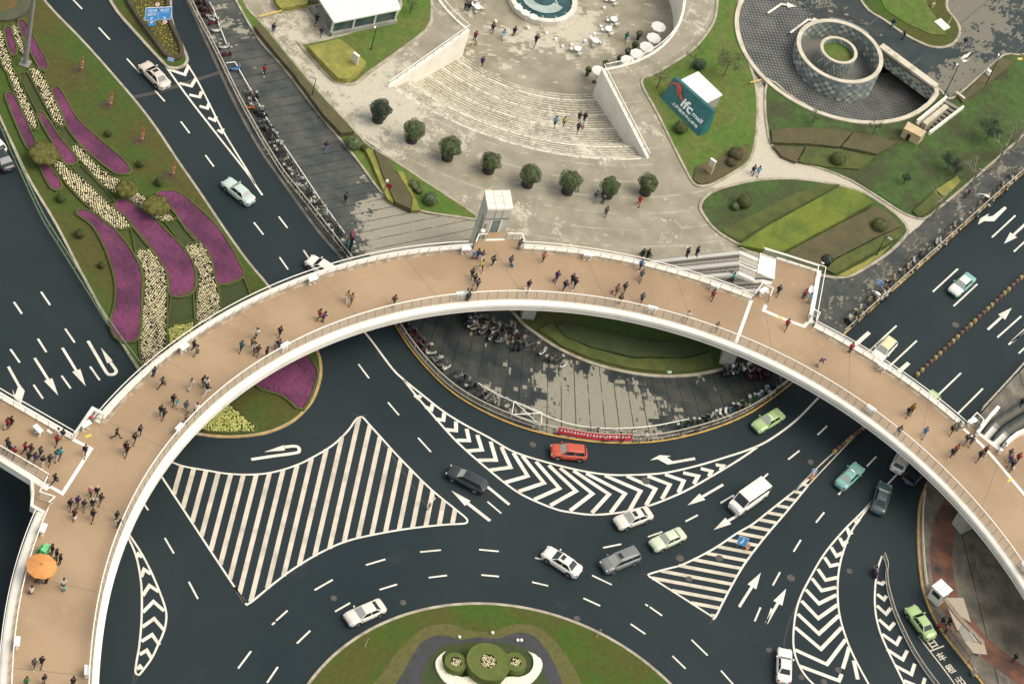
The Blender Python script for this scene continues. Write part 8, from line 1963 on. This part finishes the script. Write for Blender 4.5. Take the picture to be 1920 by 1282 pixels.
for x, y in ((1132, 17), (1126, 52), (1114, 66), (1096, 79), (1071, 86), (1054, 89), (1041, 75), (990, 54), (1024, 64), (929, 42)):
    c = W(x, y, FLOORZ); bm = bmesh.new(); add_lathe(bm, (c.x, c.y, FLOORZ), [(.2, 0), (.24, .1), (.2, .36), (.05, .40)], 12); tag(mesh_obj('floor_lamp_globe', bm, SIGNW), 'small round white light on the court floor around the skylight', 'floor light', 'white lights around the skylight')
zu = FLOORZ + 2.6
for (x, y, r, lb) in ((1236, 48, 1.12, 'topmost white umbrella in the row'), (1227, 69, 1.10, 'second white umbrella from the top of the row'), (1214, 86, 1.10, 'third white umbrella from the top of the row'), (1196, 99, 1.08, 'fourth white umbrella from the top of the row'), (1178, 111, 1.05, 'fifth white umbrella, tucked under the court railing'), (1123, 130, 1.0, 'last white umbrella at the wing wall corner')):
    c = W(x, y, zu); t = thing('cafe_umbrella', lb + ' by the court wall', 'umbrella', (c.x, c.y, FLOORZ), rnd.uniform(0, .7), 'white umbrellas along the court wall'); bm = bmesh.new(); V = [bm.verts.new((r * math.cos(k * math.pi / 4), r * math.sin(k * math.pi / 4), 2.35)) for k in range(8)]; M2 = [bm.verts.new((r * .5 * math.cos(k * math.pi / 4), r * .5 * math.sin(k * math.pi / 4), 2.56)) for k in range(8)]; tp = bm.verts.new((0, 0, 2.75)); LV = [bm.verts.new((r * math.cos(k * math.pi / 4), r * math.sin(k * math.pi / 4), 2.2)) for k in range(8)]
    for k in range(8):
        q = (k + 1) % 8; bm.faces.new((V[k], V[q], M2[q], M2[k])); bm.faces.new((M2[k], M2[q], tp)); bm.faces.new((LV[k], LV[q], V[q], V[k]))
    mesh_obj('canopy', bm, mat('umbrella_white', (.82, .80, .72), .8), t); bm = bmesh.new(); add_tube(bm, [(0, 0, 0), (0, 0, 2.72)], .035); mesh_obj('pole', bm, STEELG, t); bm = bmesh.new(); add_lathe(bm, (0, 0, 0), [(.35, 0), (.33, .08)], 14); mesh_obj('base', bm, DARK, t)
for (x, y, lb) in ((880, 88, 'tan folding chair by the end of the left wing wall, upper one'), (893, 85, 'tan folding chair by the end of the left wing wall, right one'), (875, 95, 'tan folding chair by the end of the left wing wall, lower one')):
    c = W(x, y, FLOORZ); s_ = thing('cafe_chair', lb, 'chair', (c.x, c.y, FLOORZ), rnd.uniform(0, 6)); TN = mat('tan_chair', (.42, .30, .13), .7)
    leaf_obj('seat', CHS, s_, TN); leaf_obj('backrest', CHB, s_, TN)
    for sx in (-.17, .17):
        for sy in (-.17, .17):
            o = leaf_obj('leg', CHL, s_); o.location = (sx, sy, 0)
# on the bridge: bins, parasol stall, buckets, marks
def bin_(px, ag, lab):
    c = W(px[0], px[1], DZ); t = thing('litter_bin', lab, 'litter bin', (c.x, c.y, DZ + .006), ag, 'roofed litter bins along the footbridge railings')
    bm = bmesh.new(); add_box(bm, (0, 0, 1.0), (1.25, .62, .08)); mesh_obj('roof', bm, SIGNW, t)
    for sx in (-.30, .30):
        bm = bmesh.new(); add_lathe(bm, (sx, 0, 0), [(.22, 0), (.24, .6), (.22, .72)], 14); mesh_obj('container', bm, STEELW, t)
        bm = bmesh.new(); add_box(bm, (sx, -.235, .5), (.2, .03, .22)); mesh_obj('opening', bm, DARK, t)
    for sx in (-.56, .56):
        bm = bmesh.new(); add_box(bm, (sx, .2, .48), (.05, .05, .96)); mesh_obj('leg', bm, STEELG, t)
    return t
def btan(px, poly):
    i = nearest_i(poly, W(*px, DZ).to_2d()); d = (poly[min(i + 1, len(poly) - 1)] - poly[max(i - 1, 0)]).normalized(); return math.atan2(d.y, d.x)
for px, o_, lb in (((33, 1214), 1, 'left railing at the bottom left'), ((84, 999), 1, 'left railing just above the green box'), ((345, 656), 1, 'outer railing above the tulip beds'), ((579, 531), 1, 'outer railing behind the white hatchback'), ((876, 476), 1, 'outer railing left of the lift'), ((1101, 484), 1, 'outer railing right of the lift'), ((1338, 545), 1, 'outer railing beside the person with the red coat'), ((1650, 689), 1, 'outer railing in front of the yellow roofed car'), ((161, 1260), 0, 'inner railing at the bottom left'), ((335, 806), 0, 'inner railing of the left bend'), ((533, 655), 0, 'inner railing left of centre'), ((858, 558), 0, 'inner railing near the tight group'), ((1223, 586), 0, 'inner railing right of centre'), ((1634, 775), 0, 'inner railing of the right half'), ((1916, 1075), 0, 'inner railing at the right edge')):
    poly = outer if o_ else inner; i = nearest_i(poly, W(*px, DZ).to_2d()); n = normals2(poly, False)[i]; q = poly[i] + n * (-.62 if o_ else .62); d = btan(px, poly)
    bin_((0, 0), d + (0 if o_ else math.pi), 'white roofed double litter bin at the ' + lb).location = (q.x, q.y, DZ + .006)
for px, lb in (((160, 804), 'white roofed bin in the corner next to the red bucket'), ((70, 813), 'double bin under the upper railing of the left side deck'), ((1428, 553), 'white bin inside the jogged railing by the white joint'), ((1517, 552), 'white roofed bin at the landing deck railing'), ((1819, 797), 'white bin inside the jogged railing of the right branch')): bin_(px, {160: R(60), 70: R(-28), 1428: R(58), 1517: R(75), 1819: R(45)}[px[0]], lb)
c = W(170, 788, DZ); t = thing('bucket', 'red bucket on a grey box in the railing corner', 'bucket', (c.x, c.y, DZ)); bm = bmesh.new(); add_box(bm, (0, 0, .22), (.7, .5, .44)); mesh_obj('box', bm, STEELG, t); bm = bmesh.new(); add_lathe(bm, (0, 0, .44), [(.14, 0), (.2, .3)], 14); mesh_obj('pail', bm, RRED, t)
for px, ag, lb, m in (((166, 817), R(45), 'yellow floor mark near the railing corner on the left', mat('tactile_yellow', (.66, .52, .08), .7)), ((1463, 595), R(-22), 'pale yellow floor mark on the white line of the landing deck', mat('tactile_yellow', (.66, .52, .08), .7)), ((93, 809), R(-20), 'small white slip lying on the left side deck', SIGNW), ((1893, 900), R(60), 'small mustard sign standing at the white line of the right branch', mat('tactile_yellow', (.66, .52, .08), .7))):
    c = W(*px, DZ); bm = bmesh.new(); add_box(bm, (c.x, c.y, DZ + .012), (.75, .32, .012), ag); tag(mesh_obj('floor_mark', bm, m), lb, 'floor mark')
c = W(78, 1061, DZ + 2.1); t = thing('parasol', 'large orange parasol over the food stall on the left deck', 'parasol', (c.x, c.y, DZ)); bm = bmesh.new(); r = 1.72; ZP = 2.1
V = [bm.verts.new((r * math.cos(k * math.pi / 5 + .2), r * math.sin(k * math.pi / 5 + .2), ZP)) for k in range(10)]; M2 = [bm.verts.new((r * .45 * math.cos(k * math.pi / 5 + .2), r * .45 * math.sin(k * math.pi / 5 + .2), ZP + .3)) for k in range(10)]; LV = [bm.verts.new((r * math.cos(k * math.pi / 5 + .2), r * math.sin(k * math.pi / 5 + .2), ZP - .12)) for k in range(10)]; tp = bm.verts.new((0, 0, ZP + .42))
for k in range(10):
    q = (k + 1) % 10; bm.faces.new((V[k], V[q], M2[q], M2[k])); bm.faces.new((M2[k], M2[q], tp)); bm.faces.new((LV[k], LV[q], V[q], V[k]))
mesh_obj('canopy', bm, mat('parasol_orange', (.62, .27, .08), .8, (.55, .23, .06), 1.2), t); bm = bmesh.new(); add_tube(bm, [(0, 0, 0), (0, 0, ZP + .4)], .04); mesh_obj('pole', bm, STEELG, t); bm = bmesh.new(); add_lathe(bm, (0, 0, ZP + .39), [(.18, 0), (.12, .06)], 12); mesh_obj('top_cap', bm, mat('parasol_cap', (.40, .18, .06), .7), t)
c = W(82, 1036, DZ); t = thing('stall_box', 'green stall box with sloping side next to the orange parasol', 'stall', (c.x, c.y, DZ), R(-12)); bm = bmesh.new(); add_box(bm, (.12, 0, .55), (.62, 1.15, 1.1)); mesh_obj('cabinet', bm, mat('stall_green', (.16, .55, .22), .6), t); bm = bmesh.new(); add_box(bm, (-.40, -.05, .40), (.42, 1.05, .8), 0, 0, .7); mesh_obj('side_flap', bm, mat('stall_green_dark', (.03, .26, .09), .6), t)
c = W(76, 1078, DZ); t = thing('food_cart', 'small food cart in the shade under the orange parasol', 'cart', (c.x, c.y, DZ), R(75)); bm = bmesh.new(); add_box(bm, (0, 0, .6), (1.3, .7, .7)); mesh_obj('body', bm, RRED, t)
for sx in (-.45, .45):
    for sy in (-.33, .33):
        bm = bmesh.new(); add_wheel(bm, (sx, sy, .22), .22, .06, 12); mesh_obj('wheel', bm, BLACK, t)
# taxi rank corner: kiosk and glazed shelter
c = W(1755, 1122, PAVZ); t = thing('ticket_kiosk', 'white square kiosk with windows at the taxi rank', 'kiosk', (c.x, c.y, PAVZ), R(-32)); bm = bmesh.new(); add_box(bm, (0, 0, 1.1), (1.75, 1.6, 2.2)); mesh_obj('wall', bm, WALLW, t); bm = bmesh.new(); add_box(bm, (0, 0, 2.28), (2.0, 1.85, .16)); mesh_obj('roof', bm, SIGNW, t); bm = bmesh.new(); add_box(bm, (0, 0, 2.37), (.05, 1.8, .04)); mesh_obj('roof_seam', bm, STEELG, t); bm = bmesh.new(); add_box(bm, (.0, 1.0, 2.2), (1.9, .2, .2)); mesh_obj('fascia', bm, DARK, t)
for p_, s_ in (((0, -.81, 1.5), (1.2, .03, .7)), ((-.885, 0, 1.5), (.03, .9, .8)), ((.885, 0, 1.5), (.03, .9, .8))):
    bm = bmesh.new(); add_box(bm, p_, s_); mesh_obj('window', bm, mat('kiosk_glass', (.03, .05, .05), .1), t)
zk = 2.6
t = thing_abs('taxi_shelter', 'slatted and glazed canopy shelter on dark red posts at the taxi rank', 'shelter', W(1795, 1165, PAVZ))
SL, N, L, B = nodes('tan_slats'); pos = position(N); sp = N.new('ShaderNodeSeparateXYZ'); L.new(pos, sp.inputs[0]); fr = mathn(N, L, 'FRACT', mathn(N, L, 'MULTIPLY', sp.outputs[1], 4.2)); L.new(mixc(N, L, mathn(N, L, 'LESS_THAN', fr, .3), (.42, .35, .25), (.20, .15, .11)), B.inputs['Base Color']); B.inputs['Roughness'].default_value = .7
for nm, px, m in (('slatted_roof', [(1774, 1120), (1806, 1120), (1821, 1167), (1797, 1152)], SL), ('slatted_roof', [(1772, 1125), (1777, 1128), (1797, 1155), (1806, 1166), (1796, 1182), (1786, 1160)], SL), ('glass_roof', [(1797, 1180), (1807, 1167), (1846, 1200), (1832, 1205), (1808, 1200)], glass('shelter_glass', (.45, .58, .48), .35)), ('slatted_roof', [(1808, 1201), (1832, 1203), (1844, 1202), (1851, 1226), (1826, 1224)], SL)):
    slab(nm, W2(px, zk), zk - .05, zk, m, parent=t)
P = W2([(1770, 1122), (1798, 1158), (1843, 1206)], zk); ribbon('gutter_beam', P, box_prof(-.28, .28, zk + .004, zk + .14), mat('shelter_beam', (.26, .20, .14), .7, (.18, .14, .10), 2, fine=.2), parent=t)
RPOST = mat('dark_red_post', (.10, .025, .03), .6)
for (x0, y0), (x1, y1) in (((1772, 1124), (1748, 1150)), ((1796, 1182), (1782, 1206)), ((1826, 1225), (1812, 1246)), ((1806, 1165), (1795, 1188))):
    p = W(x0, y0, zk - .06); q = W(x0, y0, PAVZ); bm = bmesh.new(); add_tube(bm, [(q.x, q.y, PAVZ), (p.x, p.y, zk - .06)], .06, 6); mesh_obj('post', bm, RPOST, t)
bm = bmesh.new(); a, b = W(1818, 1186, zk + .02), W(1831, 1203, zk + .02); add_tube(bm, [(a.x, a.y, zk + .08), (b.x, b.y, zk + .08)], .06, 6); mesh_obj('tube_lamp', bm, mat('tube_white', (.70, .80, .85), .2), t)
t = thing_abs('queue_rail', 'dark red queue rails under the taxi shelter', 'rail', W(1800, 1215, PAVZ))
for px in ([(1748, 1150), (1765, 1172), (1790, 1205), (1815, 1240)], [(1812, 1246), (1832, 1275), (1850, 1300)]):
    ribbon('pipe', W2(px, PAVZ), box_prof(-.03, .03, PAVZ + .8, PAVZ + .86), RPOST, parent=t)
    for q in W2(px, PAVZ):
        bm = bmesh.new(); add_tube(bm, [(q.x, q.y, PAVZ), (q.x, q.y, PAVZ + .85)], .035, 5); mesh_obj('post', bm, RPOST, t)
for (x, y, lb) in ((1833, 1226, 'pale folding barrier standing at the end of the taxi shelter'), (1824, 1263, 'pale crate box by the kerb below the taxi shelter')):
    c = W(x, y, PAVZ); t = thing('barrier_stand', lb, 'barrier', (c.x, c.y, PAVZ), R(-50)); bm = bmesh.new(); add_box(bm, (0, 0, .5), (.7, .06, .9)); mesh_obj('board', bm, RAILC, t); bm = bmesh.new(); add_box(bm, (0, 0, .04), (.7, .45, .06)); mesh_obj('foot', bm, STEELG, t)
bm = bmesh.new(); c = W(1758, 1067, PAVZ); add_lathe(bm, (c.x, c.y, PAVZ + .005), [(.5, 0), (.5, .012), (.4, .012)], 20); tag(mesh_obj('manhole_cover', bm, mat('manhole_dark', (.03, .028, .026), .6)), 'dark round manhole cover in the reddish paving', 'manhole cover')
bm = bmesh.new(); c = W(1254, 697, PAVZ + .14); add_lathe(bm, (c.x, c.y, PAVZ + .15), [(.35, 0), (.35, .2), (.25, .25)], 16); tag(mesh_obj('drain_cover', bm, mat('pale_green_cover', (.40, .55, .38), .6)), 'pale green round cover on the lawn kerb under the footbridge', 'cover')
